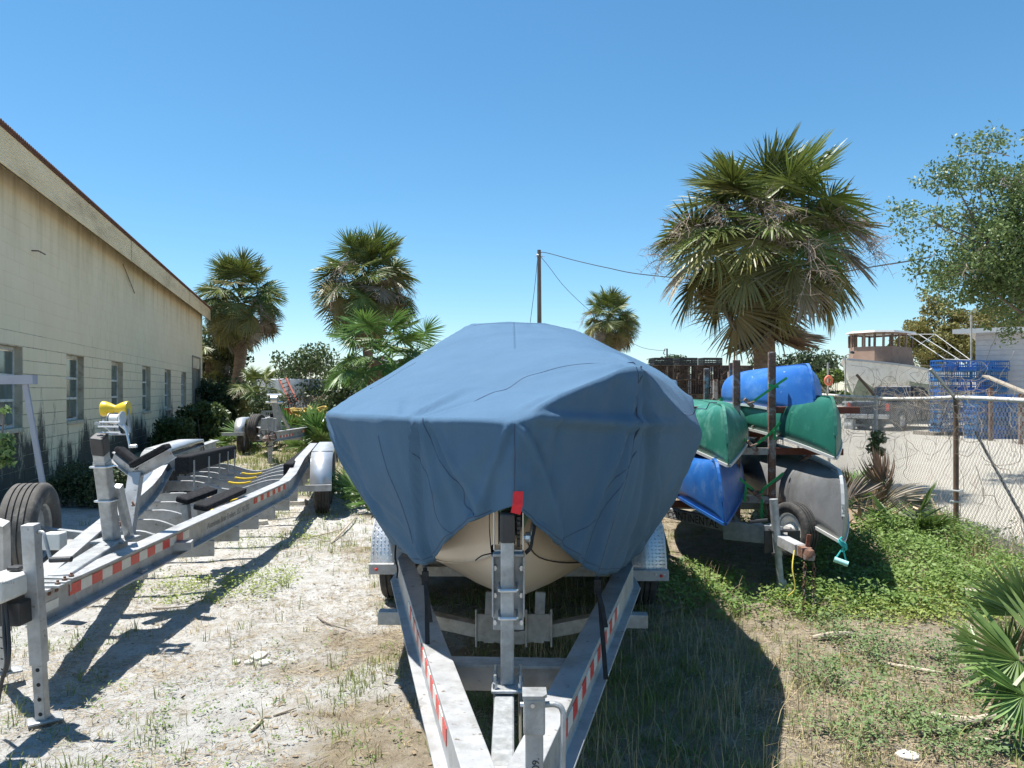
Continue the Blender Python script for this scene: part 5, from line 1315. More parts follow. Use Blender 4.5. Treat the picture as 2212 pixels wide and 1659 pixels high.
# ---------------------------------------------------------------- blue crates stacked in the lot
bluep = mat('blue_crate_plastic', (.008,.085,.29), (.018,.15,.42), 5, .45, 0, .03, 30, rnd=.25)
crm = slotted_crate('blue_crate', .74, .55, .375, bluep, 7)
cb = P(2018, 934, 28.5); cb.z = .14
rc = random.Random(9); dxr = Vector((.97,.24,0)); rzc = math.atan2(.24,.97); ncr = 0
m = MB(); m.box(-1.6,1.6,-.5,.5,0,.03)
for k in range(7): m.box(-1.6+k*.5,-1.5+k*.5,-.5,.5,.03,.12)
m.box(-1.6,1.6,-.5,.5,.12,.135); o = m.build('wooden_pallet', wood); o.location = cb+dxr*1.1+Vector((.1,.2,-.14)); o.rotation_euler = (0,0,rzc); tag(o, 'long wooden pallet under the stacked blue crates', 'pallet')
for c_ in range(4):
    for r_ in range(7):
        if c_ >= 2 and r_ in (): continue
        jx_ = .10 if (r_ == 6) else 0
        o = link('blue_crate', crm); o.location = cb+dxr*(.37+c_*.77+jx_+rc.uniform(-.02,.02))+Vector((0,rc.uniform(-.05,.05),r_*.378)); o.rotation_euler = (0,0,rzc+rc.uniform(-.05,.05))
        tag(o, 'blue slotted crate in the lot, %s column from the workboat, %s row up' % (ORD[c_], ORD[r_]), 'crate', 'blue crates stacked in the lot')
for c_ in range(3):
    for r_ in range(4):
        o = link('blue_crate', crm); o.location = P(2115+c_*36, 925, 26.5)+Vector((0,0,-P(2115,925,26.5).z+.01+r_*.378)); o.rotation_euler = (0,0,rzc+rc.uniform(-.04,.04))
        tag(o, 'blue crate of the lower stack at the right, %s column, %s row up' % (ORD[c_], ORD[r_]), 'crate', 'blue crates in the lower stack')
m = MB(); a = P(2128,812,25); b = P(2225,852,23); m.bar(a, b, .22, .05); o = m.build('wooden_plank', wood); tag(o, 'weathered plank slanting across the blue crates at the right edge', 'plank')
o2 = thing('plank_trestle', 'dark trestle legs holding the slanting plank by the blue crates', 'trestle', (P(2170,844,24.4).x, 24.4, 0))
for q in (P(2140,838,25.3), P(2205,850,23.6)):
    m = MB(); m.bar(q, (q.x, q.y, 0), .1, .1, up=(0,1,0)); m.build('leg', rust, o2)

# ---------------------------------------------------------------- pickup truck
def pickup(label, loc, rz, paint):
    t = thing('pickup_truck', label, 'pickup truck', loc, rz)
    def prof(pl, x0, x1):
        m = MB(); n = len(pl); m.add([(x0,y,z) for y,z in pl]+[(x1,y,z) for y,z in pl], [(i,(i+1)%n,(i+1)%n+n,i+n) for i in range(n)]+[tuple(range(n)), tuple(range(2*n-1,n-1,-1))]); return m
    arch = lambda yc: [(yc+.46*math.cos(a), .42+.46*math.sin(a)) for a in np.linspace(PI, 0, 9)]
    low = [(-2.7,.45)]+arch(-1.65)+arch(1.75)+[(2.65,.45),(2.72,.75),(2.65,1.05),(1.35,1.15),(-2.68,1.15)]
    prof(low, -.93, .93).build('body', paint, t, world=False, bevel=.03)
    cabp = [(1.3,1.14),(.75,1.80),(-.55,1.86),(-.85,1.14)]
    m = MB(); n = 4; ins_ = .10
    m.add([(-.90,y,z) if z < 1.2 else (-.90+ins_+.04,y,z) for y,z in cabp]+[(.90,y,z) if z < 1.2 else (.90-ins_-.04,y,z) for y,z in cabp], [(i,(i+1)%n,(i+1)%n+n,i+n) for i in range(n)]+[(0,1,2,3),(7,6,5,4)]); m.build('cabin', paint, t, world=False, bevel=.04)
    gl = mat('car_glass', (.012,.016,.022), None, 4, .08, 0, spec=.8)
    for s in (-1, 1):
        m = MB(); m.add([(s*.905,1.12,1.2),(s*.795,.70,1.74),(s*.79,-.48,1.79),(s*.90,-.70,1.2)], [(0,1,2,3)]); m.build('side_window', gl, t, world=False, solid=.01)
    m = MB(); m.add([(-.78,1.24,1.23),(.78,1.24,1.23),(.68,.80,1.76),(-.68,.80,1.76)], [(0,1,2,3)]); m.build('windscreen', gl, t, world=False, solid=.01)
    m = MB(); m.add([(-.76,-.845,1.22),(.76,-.845,1.22),(.68,-.60,1.78),(-.68,-.60,1.78)], [(0,1,2,3)]); m.build('rear_window', gl, t, world=False, solid=.02)
    for s in (-1, 1):
        for y in (-1.65, 1.75):
            q = wm(t) @ Vector((s*.82, y, .40)); tyre(q, wm(t).to_3x3() @ Vector((s,0,0)), .40, .26, t, rubber, steel, .62, 24)
        m = MB(); m.cbox((s*.82,-2.70,.98), .14, .04, .3); m.build('tail_light', redref, t, world=False)
        m = MB(); m.cbox((s*.7,2.69,.85), .3, .04, .18); m.build('headlight', whiteref, t, world=False)
    m = MB(); m.box(-.9,.9,-2.84,-2.70,.50,.68); m.build('rear_bumper', steel, t, world=False, bevel=.02)
    return t
navy = mat('navy_car_paint', (.008,.010,.018), (.012,.014,.025), 3, .45, 0, coat=.15)
pickup('dark pickup truck parked in the lot behind the fence', (P(1955,844,33).x, 33.5, 0), R(-52), navy)
# slatted white pallets left of the workboat bow
m = MB()
for k in range(4): m.box(-.7,.7,-.5,.5,.15+.32*k,.24+.32*k)
for x in (-.6, 0, .6): m.box(x-.05,x+.05,-.45,.45,0,1.15)
o = m.build('pallet_stack', trimw); o.location = (P(1866,844,33).x, 33, 0); tag(o, 'white slatted rack standing under the workboat bow', 'rack')
lr = MB(); c = P(1790, 822, 38); prof = [(.20+.06*math.cos(a), .05*math.sin(a)) for a in np.linspace(0, 2*PI, 11)]
lr.lathe(c, (.3,-1,0), prof, 24, closed=False); orange = mat('orange_ring', (.75,.16,.08), (.82,.22,.12), 9, .5)
lb_ = thing('life_ring', 'orange life ring hung on a post by the far bushes', 'life ring', (c.x, 38.2, 0)); lr.build('ring', orange, lb_, smooth=40)
m = MB(); m.tube([(c.x+.05,38.2,0),(c.x+.05,38.2,c.z+.9)], .05, 8); m.build('post', pgrey, lb_)

# ---------------------------------------------------------------- pale house at the right edge
hc = P(2108, 844, 30); hs = thing('house', 'pale grey house with white eaves behind the oak at the right edge', 'house', (hc.x, 30, 0), R(-37))
hwm = mat('house_siding', (.44,.44,.46), (.52,.52,.53), 2.5, .85, 0, .1, 25)
m = MB(); m.box(0, 9, 0, 8, 0, 3.9); hw = m.build('wall', hwm, hs, world=False)
for k in range(19):
    b = MB(); b.box(-.012, 9.01, -.016, -.001, .02+k*.2, .195+k*.2); b.build('siding_board', hwm, hw, world=False)
m = MB(); m.add([(-.7,-.8,3.85),(9.6,-.8,3.85),(9.6,4,4.1),(-.7,4,4.1),(-.7,8.8,3.85),(9.6,8.8,3.85),(-.7,-.8,4.02),(9.6,-.8,4.02),(9.6,4,4.27),(-.7,4,4.27),(-.7,8.8,4.02),(9.6,8.8,4.02)],
    [(0,1,2,3),(3,2,5,4),(6,7,8,9),(9,8,11,10),(0,1,7,6),(4,5,11,10),(0,3,9,6),(3,4,10,9),(1,2,8,7),(2,5,11,8)]); m.build('roof', trimw, hs, world=False)
m = MB(); m.box(1.75,2.95,-.06,-.02,1.95,3.45); wf = m.build('window', trimw, hs, world=False)
gl2 = mat('teal_glass', (.06,.14,.15), (.14,.26,.27), 2, .1, 0, spec=.7)
for a_, b_ in ((2.02,2.70),(2.72,3.38)):
    m = MB(); m.box(1.82,2.88,-.068,-.062,a_,b_-.02); m.build('pane', gl2, wf, world=False)
m = MB(); m.box(1.7,3.0,-.12,-.02,1.88,1.95); m.build('window_sill', trimw, wf, world=False)
mp_ = P(2098, 680, 28.8); m = MB(); m.tube([(mp_.x,28.8,0),(mp_.x,28.8,mp_.z)], .035, 8); o = m.build('vent_pipe', pgrey, smooth=40); tag(o, 'tall thin grey pipe standing at the corner of the pale house', 'pipe')

# ---------------------------------------------------------------- things at the back of the yard, between the palms
whitebox = mat('box_trailer_white', (.62,.64,.66), (.70,.72,.74), 3, .5, 0, .03, dirt=(.5,.5,.48), dscale=2)
bx_ = thing('box_trailer', 'long white box trailer standing beyond the dry hedge at the back', 'trailer', (P(660,844,42).x, 42, 0))
a = P(620, 818, 42); b = P(775, 818, 47)
dv2 = (Vector((b.x,b.y,0))-Vector((a.x,a.y,0))); L2 = dv2.length; dv2.normalize(); nn2 = Vector((dv2.y,-dv2.x,0))
m = MB(); zt = a.z; p0 = Vector((a.x,a.y,0)); q = [p0, p0+dv2*L2, p0+dv2*L2-nn2*2.4, p0-nn2*2.4]
m.add([v+Vector((0,0,.7)) for v in q]+[v+Vector((0,0,zt)) for v in q], [(0,1,5,4),(1,2,6,5),(2,3,7,6),(3,0,4,7),(4,5,6,7),(0,3,2,1)]); m.build('box', whitebox, bx_, bevel=.05)
for s in (.02, .32, .55, .8, .99):
    m = MB(); c = p0+dv2*L2*s+nn2*.02; m.bar(c+Vector((0,0,.7)), c+Vector((0,0,zt)), .1, .04, up=nn2); m.build('side_post', alu, bx_)
for s in (.7, .85): tyre(p0+dv2*L2*s-nn2*.2+Vector((0,0,.45)), nn2, .45, .25, bx_, rubber, galv, .55, 20)
ldm = mat('ladder_red', (.30,.08,.05), (.40,.12,.08), 9, .7)
ld = thing('ladder', 'rusty red ladder leaning against the white box trailer', 'ladder', P(625,868,40))
m = MB(); pa, pb_ = P(603,820,40.5), P(628,872,39.5); sdl = Vector((.35,0,.1))
for s in (0, 1): m.bar(pa+sdl*s, pb_+sdl*s, .08, .05)
m.build('side_rail', ldm, ld); m = MB()
for k in range(7): m.bar(pa.lerp(pb_, k/6.5+.04), pa.lerp(pb_, k/6.5+.04)+sdl, .05, .04)
m.build('rung', ldm, ld)
greenb = mat('green_bin', (.01,.16,.06), None, 5, .5)
m = MB(); m.lathe((P(607,870,33).x,33,0), (0,0,1), [(.22,0),(.29,.85),(.31,.87),(.31,.93),(.02,.99)], 16); o = m.build('green_bin', greenb, smooth=40); tag(o, 'green bin standing by the ladder at the back', 'bin')
# second crab trap heap with red bucket and grey milk crates
redb = mat('red_bucket', (.60,.02,.02), (.7,.04,.03), 9, .45)
shl = thing('utility_shelf', 'low grey slatted stand holding a red bucket behind the rear trailer', 'stand', (P(620,930,24).x, 24, 0))
m = MB(); c = P(613, 900, 24)
for x in (-.75, .75):
    for y in (-.25, .25): m.bar((c.x+x,24+y,0), (c.x+x,24+y,.62), .06, .06, up=(0,1,0))
for k in range(9): m.bar((c.x-.8+k*.2,23.74,.45), (c.x-.8+k*.2,23.74,.66), .05, .02, up=(0,1,0))
m.bar((c.x-.85,23.74,.46),(c.x+.85,23.74,.46),.03,.06); m.bar((c.x-.85,23.74,.66),(c.x+.85,23.74,.66),.03,.06); m.cbox((c.x,24,.68),1.7,.55,.04)
m.build('frame', alu, shl)
m = MB(); bp = P(627, 882, 24); m.lathe((bp.x,24,.71), (0,0,1), [(.12,0),(.16,.36),(.175,.36),(.175,.39),(.15,.39),(.11,.03)], 20); o = m.build('bucket', redb, smooth=40); tag(o, 'bright red plastic bucket on the grey stand at the back', 'bucket')
for k, (dx, lab) in enumerate(((-.42,'left'),(.62,'right'))):
    o = link('plastic_crate', slotted_crate('grey_crate', .45, .38, .32, alu, 7)); o.location = (c.x+dx, 24, .705); tag(o, 'grey slatted crate on the stand, %s of the red bucket' % lab, 'crate', 'grey crates on the stand')
m = MB(); yq = P(655,888,22.5)
for k in range(26):
    r = random.Random(k); p = yq+Vector((r.uniform(-.35,.6),r.uniform(-.2,.2),r.uniform(-.15,.15)-.35*r.random())); m.tube(smoothpts([p+Vector((r.uniform(-.2,.2),r.uniform(-.2,.2),r.uniform(-.12,.12))) for _ in range(5)], 3), .028, 6)
m.box(yq.x-.3,yq.x+.7,22.3,22.9,0,.55)
yr = mat('yellow_rope', (.36,.24,.05), (.45,.33,.09), 9, .8); o = m.build('rope_heap', yr, smooth=40); tag(o, 'heap of faded yellow rope behind the palmetto at the back', 'rope heap')
# ---------------------------------------------------------------- palms
def leafmat(name, c1, c2, transl=.25, rough=.45, rnd=.25, scale=3.):
    return mat(name, c1, c2, scale, rough, 0, 0, spec=.5, rnd=rnd, transl=transl)
pg = [leafmat('palm_green', (.075,.110,.020), (.155,.185,.040)), leafmat('palm_olive', (.14,.145,.035), (.26,.23,.075)), leafmat('palm_yellow', (.19,.165,.05), (.32,.25,.09))]
pdead = [leafmat('palm_dead', (.17,.105,.06), (.28,.19,.115), .15, .8), leafmat('palm_dead_grey', (.25,.21,.16), (.36,.31,.25), .15, .8)]
youngg = leafmat('palmetto_green', (.07,.14,.030), (.13,.22,.05), .3)
def frond(seed, petiole, costa, leaf, droop, curve, nleaf=46, width=.020, spread=150, close=0., mt=None, plic=.5, seg=5):
    """one costapalmate fan leaf: petiole along +x, blade folding down along a curved rib"""
    r = random.Random(seed); m = MB(); pts = []; d = Vector((1,0,0)); p = Vector((0,0,0)); ang = 0.
    for k in range(9):
        pts.append(p.copy()); ang -= curve*.35/9; p = p+Vector((math.cos(ang),0,math.sin(ang)))*petiole/8
    m.tube(pts, [.018-.010*k/8 for k in range(9)], 4, False)
    cpts = [pts[-1].copy()]; dirs = [ang]
    for k in range(8):
        ang -= curve*.65/8; cpts.append(cpts[-1]+Vector((math.cos(ang),0,math.sin(ang)))*costa/8); dirs.append(ang)
    for i in range(nleaf):
        f = i/(nleaf-1)*2-1; side = 1 if f > 0 else -1; t = 1-abs(f)          # t: 0 base leaflet, 1 at the tip
        s = min(7.999, max(0, t**1.1*8)); j = int(s); c = cpts[j].lerp(cpts[j+1], s-j); a = dirs[j]
        along = Vector((math.cos(a),0,math.sin(a))); upv = Vector((-math.sin(a),0,math.cos(a)))
        th = R(spread)*(1-t)*(1-close)
        dr = along*math.cos(th)+Vector((0,side,0))*math.sin(th); dr = (dr-upv*(.30*(1-t)+close*.7)+upv*.16).normalized()
        L = leaf*(.80+.22*math.sin(PI*min(1,t*1.15+.12)))*r.uniform(.86,1.08); w = width*r.uniform(.8,1.2)
        nrm = dr.cross(along.cross(dr) if abs(dr.dot(along)) < .98 else Vector((0,1,0))).normalized()
        wd = (along*math.sin(th)*-side+Vector((0,side,0))*math.cos(th)).normalized(); wd = (wd+upv*plic*(1 if i % 2 else -1)+Vector((r.gauss(0,.2),r.gauss(0,.2),r.gauss(0,.2)))).normalized()
        rows = [[], []]; q = c.copy(); dd_ = dr.copy()
        for k in range(seg+1):
            u_ = k/seg; ww = w*(.35+1.0*min(1,u_*3.2))*(1-u_**2.2)**.8+.0012
            rows[0].append(q-wd*ww); rows[1].append(q+wd*ww)
            dd_ = (dd_+Vector((r.gauss(0,.03),r.gauss(0,.03),-droop*(.25+1.5*u_*u_)*r.uniform(.6,1.35)/seg*2.))).normalized(); q = q+dd_*L/seg
        m.grid([rows[0], rows[1]])
    return m.mesh('frond', mt)
FR = {}
def fr(kind):
    if kind in FR: return FR[kind]
    L = []
    if kind == 'young':  L = [frond(1+k, 1.0, .20, .82, .10, .45, mt=pg[0], nleaf=52, width=.0165, spread=125) for k in range(3)]
    if kind == 'mid':    L = [frond(11+k, .98, .30, .85, .30, 1.35, mt=pg[0 if k < 3 else 1], nleaf=56, width=.0165, spread=142) for k in range(4)]
    if kind == 'old':    L = [frond(21+k, .98, .30, .85, .34, 1.25, mt=(pg[1], pg[1], pg[2], pdead[1])[k], close=.08, nleaf=56, width=.0165, spread=145) for k in range(4)]
    if kind == 'dead':   L = [frond(31+k, .8, .55, .85, 1.1, 1.6, mt=pdead[k % 2], close=.55, plic=.8, nleaf=34) for k in range(3)]
    if kind == 'small':  L = [frond(41+k, .75, .25, .75, .22, .7, mt=youngg, nleaf=34, width=.018, spread=110) for k in range(3)]
    if kind == 'palmetto': L = [frond(51+k, .55, .10, .62, .08, .35, mt=youngg, nleaf=30, width=.020, spread=105) for k in range(3)]
    FR[kind] = L; return L
trunkm = mat('palm_trunk', (.13,.085,.055), (.24,.165,.11), 7, .95, 0, .6, 22, stretch=(1,1,3), dirt=(.30,.23,.17), dscale=6)
twigm = mat('dry_flower_stalk', (.25,.185,.14), (.38,.30,.24), 12, .9)
def stalk(seed, L=1.9):
    r = random.Random(seed); m = MB(); pts = []; p = Vector((0,0,0)); a = .7
    for k in range(9):
        pts.append(p.copy()); p = p+Vector((math.cos(a),r.gauss(0,.03),math.sin(a)))*L/8; a -= .26+.05*k/4
    m.tube(pts, [.016*(1-k/10) for k in range(9)], 4, False)
    for k in range(2, 9):
        for b in range(4):
            d = Vector((r.gauss(.5,.4),r.gauss(0,.7),r.gauss(-.1,.5))).normalized(); q = pts[k]+Vector((0,0,0)); br = [q]
            for _ in range(4): d = (d+Vector((0,0,-.28))+Vector((r.gauss(0,.15),r.gauss(0,.15),0))).normalized(); br.append(br[-1]+d*.13)
            m.tube(br, [.006,.005,.004,.003,.002], 3, False)
            for _ in range(9):
                c = br[r.randint(1,4)].lerp(br[r.randint(1,4)], .5); e = Vector((r.gauss(0,1),r.gauss(0,1),r.gauss(-.5,.7))).normalized()*r.uniform(.06,.17); m.tube([c, c+e*.5+Vector((0,0,.01)), c+e], [.003,.0025,.0015], 3, False)
    return m.mesh('flower_stalk', twigm)
ST_ = [stalk(s) for s in (1,2)]
def palm(label, base, crown, scale, n=44, seed=0, trad=.17, ndead=7, nstalk=4, lean=None, kinds=None, tmin=84, tmax=-42):
    r = random.Random(seed); base = Vector(base); crown = Vector(crown)
    t = thing('palm_tree', label, 'palm tree', base, 0, 'palm trees')
    m = MB(); pts = [base+Vector((0,0,-.15))]; 
    for k in range(1, 13):
        f = k/12; p = base.lerp(crown, f)
        if lean: p = p+Vector(lean)*math.sin(PI*f)
        pts.append(p)
    tr_ = [trad*(1.25 if k == 0 else 1.0+.10*math.sin(k*2.1)) for k in range(13)]; tr_[-1] = trad*.7
    m.tube(smoothpts(pts, 2), [tr_[min(12, int(i/2))] for i in range(25)], 12, False); tk = m.build('trunk', trunkm, t, smooth=50)
    # old leaf bases on the upper trunk
    m = MB()
    for k in range(26):
        f = r.uniform(.72, .98); p = base.lerp(crown, f)+(Vector(lean)*math.sin(PI*f) if lean else Vector()); a = r.random()*2*PI; d = Vector((math.cos(a),math.sin(a),0)); q = p+d*trad*.85
        m.bar(q, q+d*.10*scale+Vector((0,0,.22*scale)), .05*scale, .02*scale, up=d, w2=.02, h2=.01)
    m.build('leaf_base', trunkm, tk)
    inv = wm(t).inverted()
    def put(me, name, th, ph, sc, roll):
        o = bpy.data.objects.new(name, me); COL.objects.link(o); o.parent = t; WM[o.name] = wm(t)
        X = Vector((math.cos(th)*math.cos(ph), math.cos(th)*math.sin(ph), math.sin(th))); Zc = Vector((-math.sin(th)*math.cos(ph), -math.sin(th)*math.sin(ph), math.cos(th)))
        if th > 1.2: pass
        Yc = Zc.cross(X); M3 = Matrix((X, Yc, Zc)).transposed().to_4x4(); M3 = M3 @ Matrix.Rotation(roll, 4, 'X') @ Matrix.Scale(sc, 4)
        start = crown-base+X*trad*.5+Vector((0,0,(th)*.16*scale)); M3.translation = start; o.matrix_local = M3
    for k in range(n):
        f = (k+.5)/n; th = R(tmin+(tmax-tmin)*f**.95+r.uniform(-14,14)); ph = k*2.39996+r.uniform(-.25,.25)
        kd = kinds or ('young' if f < .25 else 'mid' if f < .62 else 'old')
        put(r.choice(fr(kd)), 'frond', th, ph, scale*r.uniform(.85,1.12), r.gauss(0,.5))
    for k in range(ndead): put(r.choice(fr('dead')), 'dead_frond', R(r.uniform(-78,-40)), r.random()*2*PI, scale*r.uniform(.75,1.05), r.uniform(-.5,.5))
    for k in range(nstalk): put(r.choice(ST_), 'flower_stalk', R(r.uniform(-5,28)), r.random()*2*PI, scale*r.uniform(.85,1.15), r.uniform(-.3,.3))
    return t
gp = lambda u, Y: Vector(((u-1106)/1664*Y, Y, 0))
palm('tall full headed palm standing right behind the canoe rack', gp(1652,13), P(1648,548,13), .99, 76, 5, .165, 16, 26, tmax=-31)
palm('palm with a leaning trunk at the far corner of the warehouse', gp(482,36), P(520,655,36), 1.16, 84, 6, .26, 26, 3, (.35,0,0), tmax=-58)
palm('palm left of centre rising behind the young palm', gp(797,30.5), P(793,625,30.5), 1.20, 84, 7, .20, 16, 7, tmax=-55)
palm('small distant palm right of the utility pole', gp(1318,50), P(1317,697,50), 1.12, 70, 8, .20, 18, 2, tmax=-58)
palm('young bright green palm with long leaf stalks beside the boat cover', gp(793,20.5), P(812,775,20.5), .95, 30, 9, .16, 2, 0, None, 'small', 75, -28)
palm('second young palm tuft leaning out behind the boat cover', gp(925,22), P(900,790,22), .90, 16, 19, .12, 1, 0, None, 'small', 70, -5)
palm('dark low palm crowding the warehouse corner', gp(448,37), P(455,765,37), .85, 24, 12, .2, 6, 0)
palm('low dark palm beneath the leaning palm', gp(560,31), P(556,850,31), .62, 20, 13, .16, 8, 0)
# palmettos: fans rising from the ground
def palmetto(label, loc, sc, n, seed, lo=25, hi=80, phr=None, yellow=False):
    r = random.Random(seed); t = thing('palmetto', label, 'palmetto', loc, 0, 'palmetto clumps')
    for k in range(n):
        o = bpy.data.objects.new('frond', r.choice(fr('palmetto'))); COL.objects.link(o); o.parent = t
        th = R(r.uniform(lo, hi)); ph = r.uniform(*phr) if phr else k*2.4+r.uniform(-.3,.3)
        X = Vector((math.cos(th)*math.cos(ph), math.cos(th)*math.sin(ph), math.sin(th))); Zc = Vector((-math.sin(th)*math.cos(ph), -math.sin(th)*math.sin(ph), math.cos(th)))
        M3 = Matrix((X, Zc.cross(X), Zc)).transposed().to_4x4() @ Matrix.Rotation(r.uniform(-.6,.6), 4, 'X') @ Matrix.Scale(sc*r.uniform(.8,1.15), 4); o.matrix_local = M3
    return t
palmetto('upright palmetto clump beside the rear trailer fender', gp(697,19.8), 1.05, 12, 1)
palmetto('broad bright palmetto leaf low behind the rear trailer', gp(632,22), 1.15, 9, 2)
palmetto('small palmetto sprouting left of the covered boat', gp(797,10.6), .62, 10, 3, 20, 70)
palmetto('thin palmetto by the large trailer wheel', gp(745,11.6), .5, 8, 4, 20, 75)
palmetto('pale grassy palmetto at the foot of the leaning palm', gp(520,22), .8, 12, 5, 15, 65)
palmetto('palmetto growing through the fence behind the green canoe', gp(1832,10.5), .62, 8, 6, 30, 80)
palmetto('yellowing palmetto in the weeds by the fence', gp(1965,8.2), .60, 7, 7, 35, 80)
# foreground palmetto at the right edge, with broad folded fans
bigg = leafmat('palmetto_leaf', (.10,.18,.045), (.20,.29,.085), .22, .38, .15, 9.)
big = [frond(61+k, .35, .035, .42, .05, .2, mt=bigg, nleaf=38, width=.0135, spread=sp_, plic=.8, seg=6) for k, sp_ in enumerate((88, 75, 95))]
fp = thing('palmetto', 'large palmetto with stiff fan leaves in the right foreground', 'palmetto', (2.62, 3.95, 0), 0, 'palmetto clumps')
def fan(hub, dirv, face, sc, k):
    X = Vector(dirv).normalized(); Z = Vector(face); Z = (Z-X*Z.dot(X)).normalized(); Y = Z.cross(X)
    sc *= .87; M3 = Matrix((X, Y, Z)).transposed().to_4x4() @ Matrix.Scale(sc, 4); M3.translation = Vector(hub)-X*.35*sc
    o = bpy.data.objects.new('frond', big[k]); COL.objects.link(o); o.parent = fp; o.matrix_local = wm(fp).inverted() @ M3
fan(P(2205,1425,3.6), (-.92,-.1,-.12), (.1,-.8,.55), .98, 0)
fan(P(2190,1330,3.9), (-.25,-.1,.9), (-.2,-.9,.3), .72, 1)
fan(P(2178,1415,3.85), (-.35,.0,.7), (-.3,-.8,.5), .62, 2)
fan(P(2230,1330,3.7), (.05,-.1,.95), (-.1,-.9,.2), .85, 1)
fan(P(2110,1395,4.2), (-.8,.1,.45), (.1,-.7,.7), .42, 2)
fan(P(2215,1500,3.5), (-.7,-.2,-.45), (.2,-.8,.5), .70, 0)
fan(P(2260,1400,3.5), (.6,.2,.5), (0,-.8,.5), .8, 1); fan(P(2240,1560,3.5), (.3,-.3,.3), (0,-.7,.6), .7, 2)
m = MB(); c0 = Vector((2.52,3.95,0))
for q in (P(2205,1425,3.6),P(2190,1330,3.9),P(2178,1415,3.85),P(2230,1330,3.7),P(2110,1395,4.2)): m.tube(smoothpts([c0+Vector((0,0,-.03)), c0.lerp(q,.5)+Vector((0,0,.08)), q], 5), .008, 6)
m.lathe(c0, (0,0,1), [(.06,-.03),(.05,.08),(.03,.2),(.01,.24)], 10); m.build('stem', trunkm, fp)

# ---------------------------------------------------------------- leafy trees and bushes
def leaves(name, centers, n, size, mt, parent=None, seed=0, flat=.0, jitter=1.0, asp=.5, surf=.45):
    """leaf blades scattered through clumps: centers = [(x,y,z,r), ...]"""
    rg = np.random.default_rng(seed); C = np.array(centers, float); wgt = C[:,3]**2.2; wgt /= wgt.sum()
    idx = rg.choice(len(C), n, p=wgt); d = rg.normal(size=(n,3)); d /= np.linalg.norm(d, axis=1)[:,None]
    rad = rg.random(n)**surf; p = C[idx,:3]+d*(rad*C[idx,3])[:,None]*np.array([1,1,.8])
    a = rg.normal(size=(n,3)); a[:,2] -= .25; a /= np.linalg.norm(a, axis=1)[:,None]
    b = np.cross(a, rg.normal(size=(n,3))+np.array([0,0,1.2])*flat); b /= np.linalg.norm(b, axis=1)[:,None]
    s = size*rg.uniform(.6,1.35,n)[:,None]
    V = np.stack([p-a*s*.5, p+b*s*asp*.5-a*s*.05, p+a*s*.5, p-b*s*asp*.5-a*s*.05], 1).reshape(-1,3)
    F = np.arange(n*4).reshape(n,4); me = np_mesh(name, V, F)
    if parent is not None: me.transform(wm(parent).inverted())
    return link(name, me, parent, mt)
barkm = mat('bark', (.13,.105,.085), (.22,.185,.155), 9, .95, 0, .5, 25)
def tree(name, label, base, limbs, leaves_n, leaf, mt, seed, trad, group=None, cat='tree', sub=5, cr=.5, fork=.45, dead=0):
    r = random.Random(seed); base = Vector(base); t = thing(name, label, cat, base, 0, group); m = MB(); clumps = []
    top = sum((Vector(q) for q in limbs), Vector())/len(limbs); hub = base.lerp(Vector((base.x*.5+top.x*.5, base.y*.5+top.y*.5, top.z)), fork)
    m.tube(smoothpts([base+Vector((0,0,-.1)), base.lerp(hub,.5)+Vector((r.uniform(-.1,.1),0,0)), hub], 4), [trad*(1-.4*k/8) for k in range(9)], 9, False)
    for q in limbs:
        q = Vector(q); mid = hub.lerp(q,.5)+Vector((r.gauss(0,.12),r.gauss(0,.12),r.gauss(.15,.1)))*(q-hub).length*.5
        lp = smoothpts([hub, mid, q], 6); m.tube(lp, [trad*.5*(1-.85*k/12) for k in range(13)], 6, False)
        for k in range(sub):
            a = lp[r.randint(4,12)]; e = a+Vector((r.gauss(0,1),r.gauss(0,1),r.gauss(.1,.8))).normalized()*r.uniform(.4,1.3)*cr*1.6
            m.tube(smoothpts([a, a.lerp(e,.5)+Vector((0,0,.08*cr)), e], 3), [trad*.12*(1-.13*j) for j in range(7)], 4, False); clumps.append((e.x,e.y,e.z,cr*r.uniform(.45,.95)))
            for _ in range(2):
                e2 = e+Vector((r.gauss(0,1),r.gauss(0,1),r.gauss(0,.6))).normalized()*cr*r.uniform(.5,1.1); m.tube([e, e2], [trad*.05,trad*.02], 3, False); clumps.append((e2.x,e2.y,e2.z,cr*r.uniform(.25,.6)))
        clumps.append((q.x,q.y,q.z,cr*.8))
    m.build('trunk', barkm, t, smooth=50)
    if leaves_n: leaves('crown', clumps, leaves_n, leaf, mt, t, seed)
    if dead:
        m = MB()
        for k in range(dead):
            q = Vector(r.choice(limbs)); d = Vector((r.gauss(-.7,.4),r.gauss(-.5,.3),r.gauss(.2,.35))).normalized(); p = q+Vector((r.gauss(.3,.5),r.gauss(-.5,.2),r.gauss(0,.5))); pts = [p]
            for _ in range(5): d = (d+Vector((r.gauss(0,.2),r.gauss(0,.2),r.gauss(0,.2)))).normalized(); pts.append(pts[-1]+d*r.uniform(.12,.25))
            m.tube(pts, [.010,.009,.008,.006,.004,.002], 4, False)
            for _ in range(5):
                c = pts[r.randint(1,4)]; e = (d+Vector((r.gauss(0,.7),r.gauss(0,.5),r.gauss(0,.7)))).normalized()*r.uniform(.15,.4); m.tube([c,c+e*.6,c+e], [.005,.004,.002], 3, False)
        m.build('bare_twig', vinem, t)['kind'] = 'stuff'
    return t
oakm = leafmat('oak_leaf', (.085,.135,.038), (.17,.23,.07), .25, .5, 0, 1.3)
mang = leafmat('mangrove_leaf', (.040,.075,.022), (.10,.135,.040), .25, .5, 0, .9)
brightm = leafmat('bright_leaf', (.085,.135,.025), (.17,.22,.05), .3, .5, 0, .9)
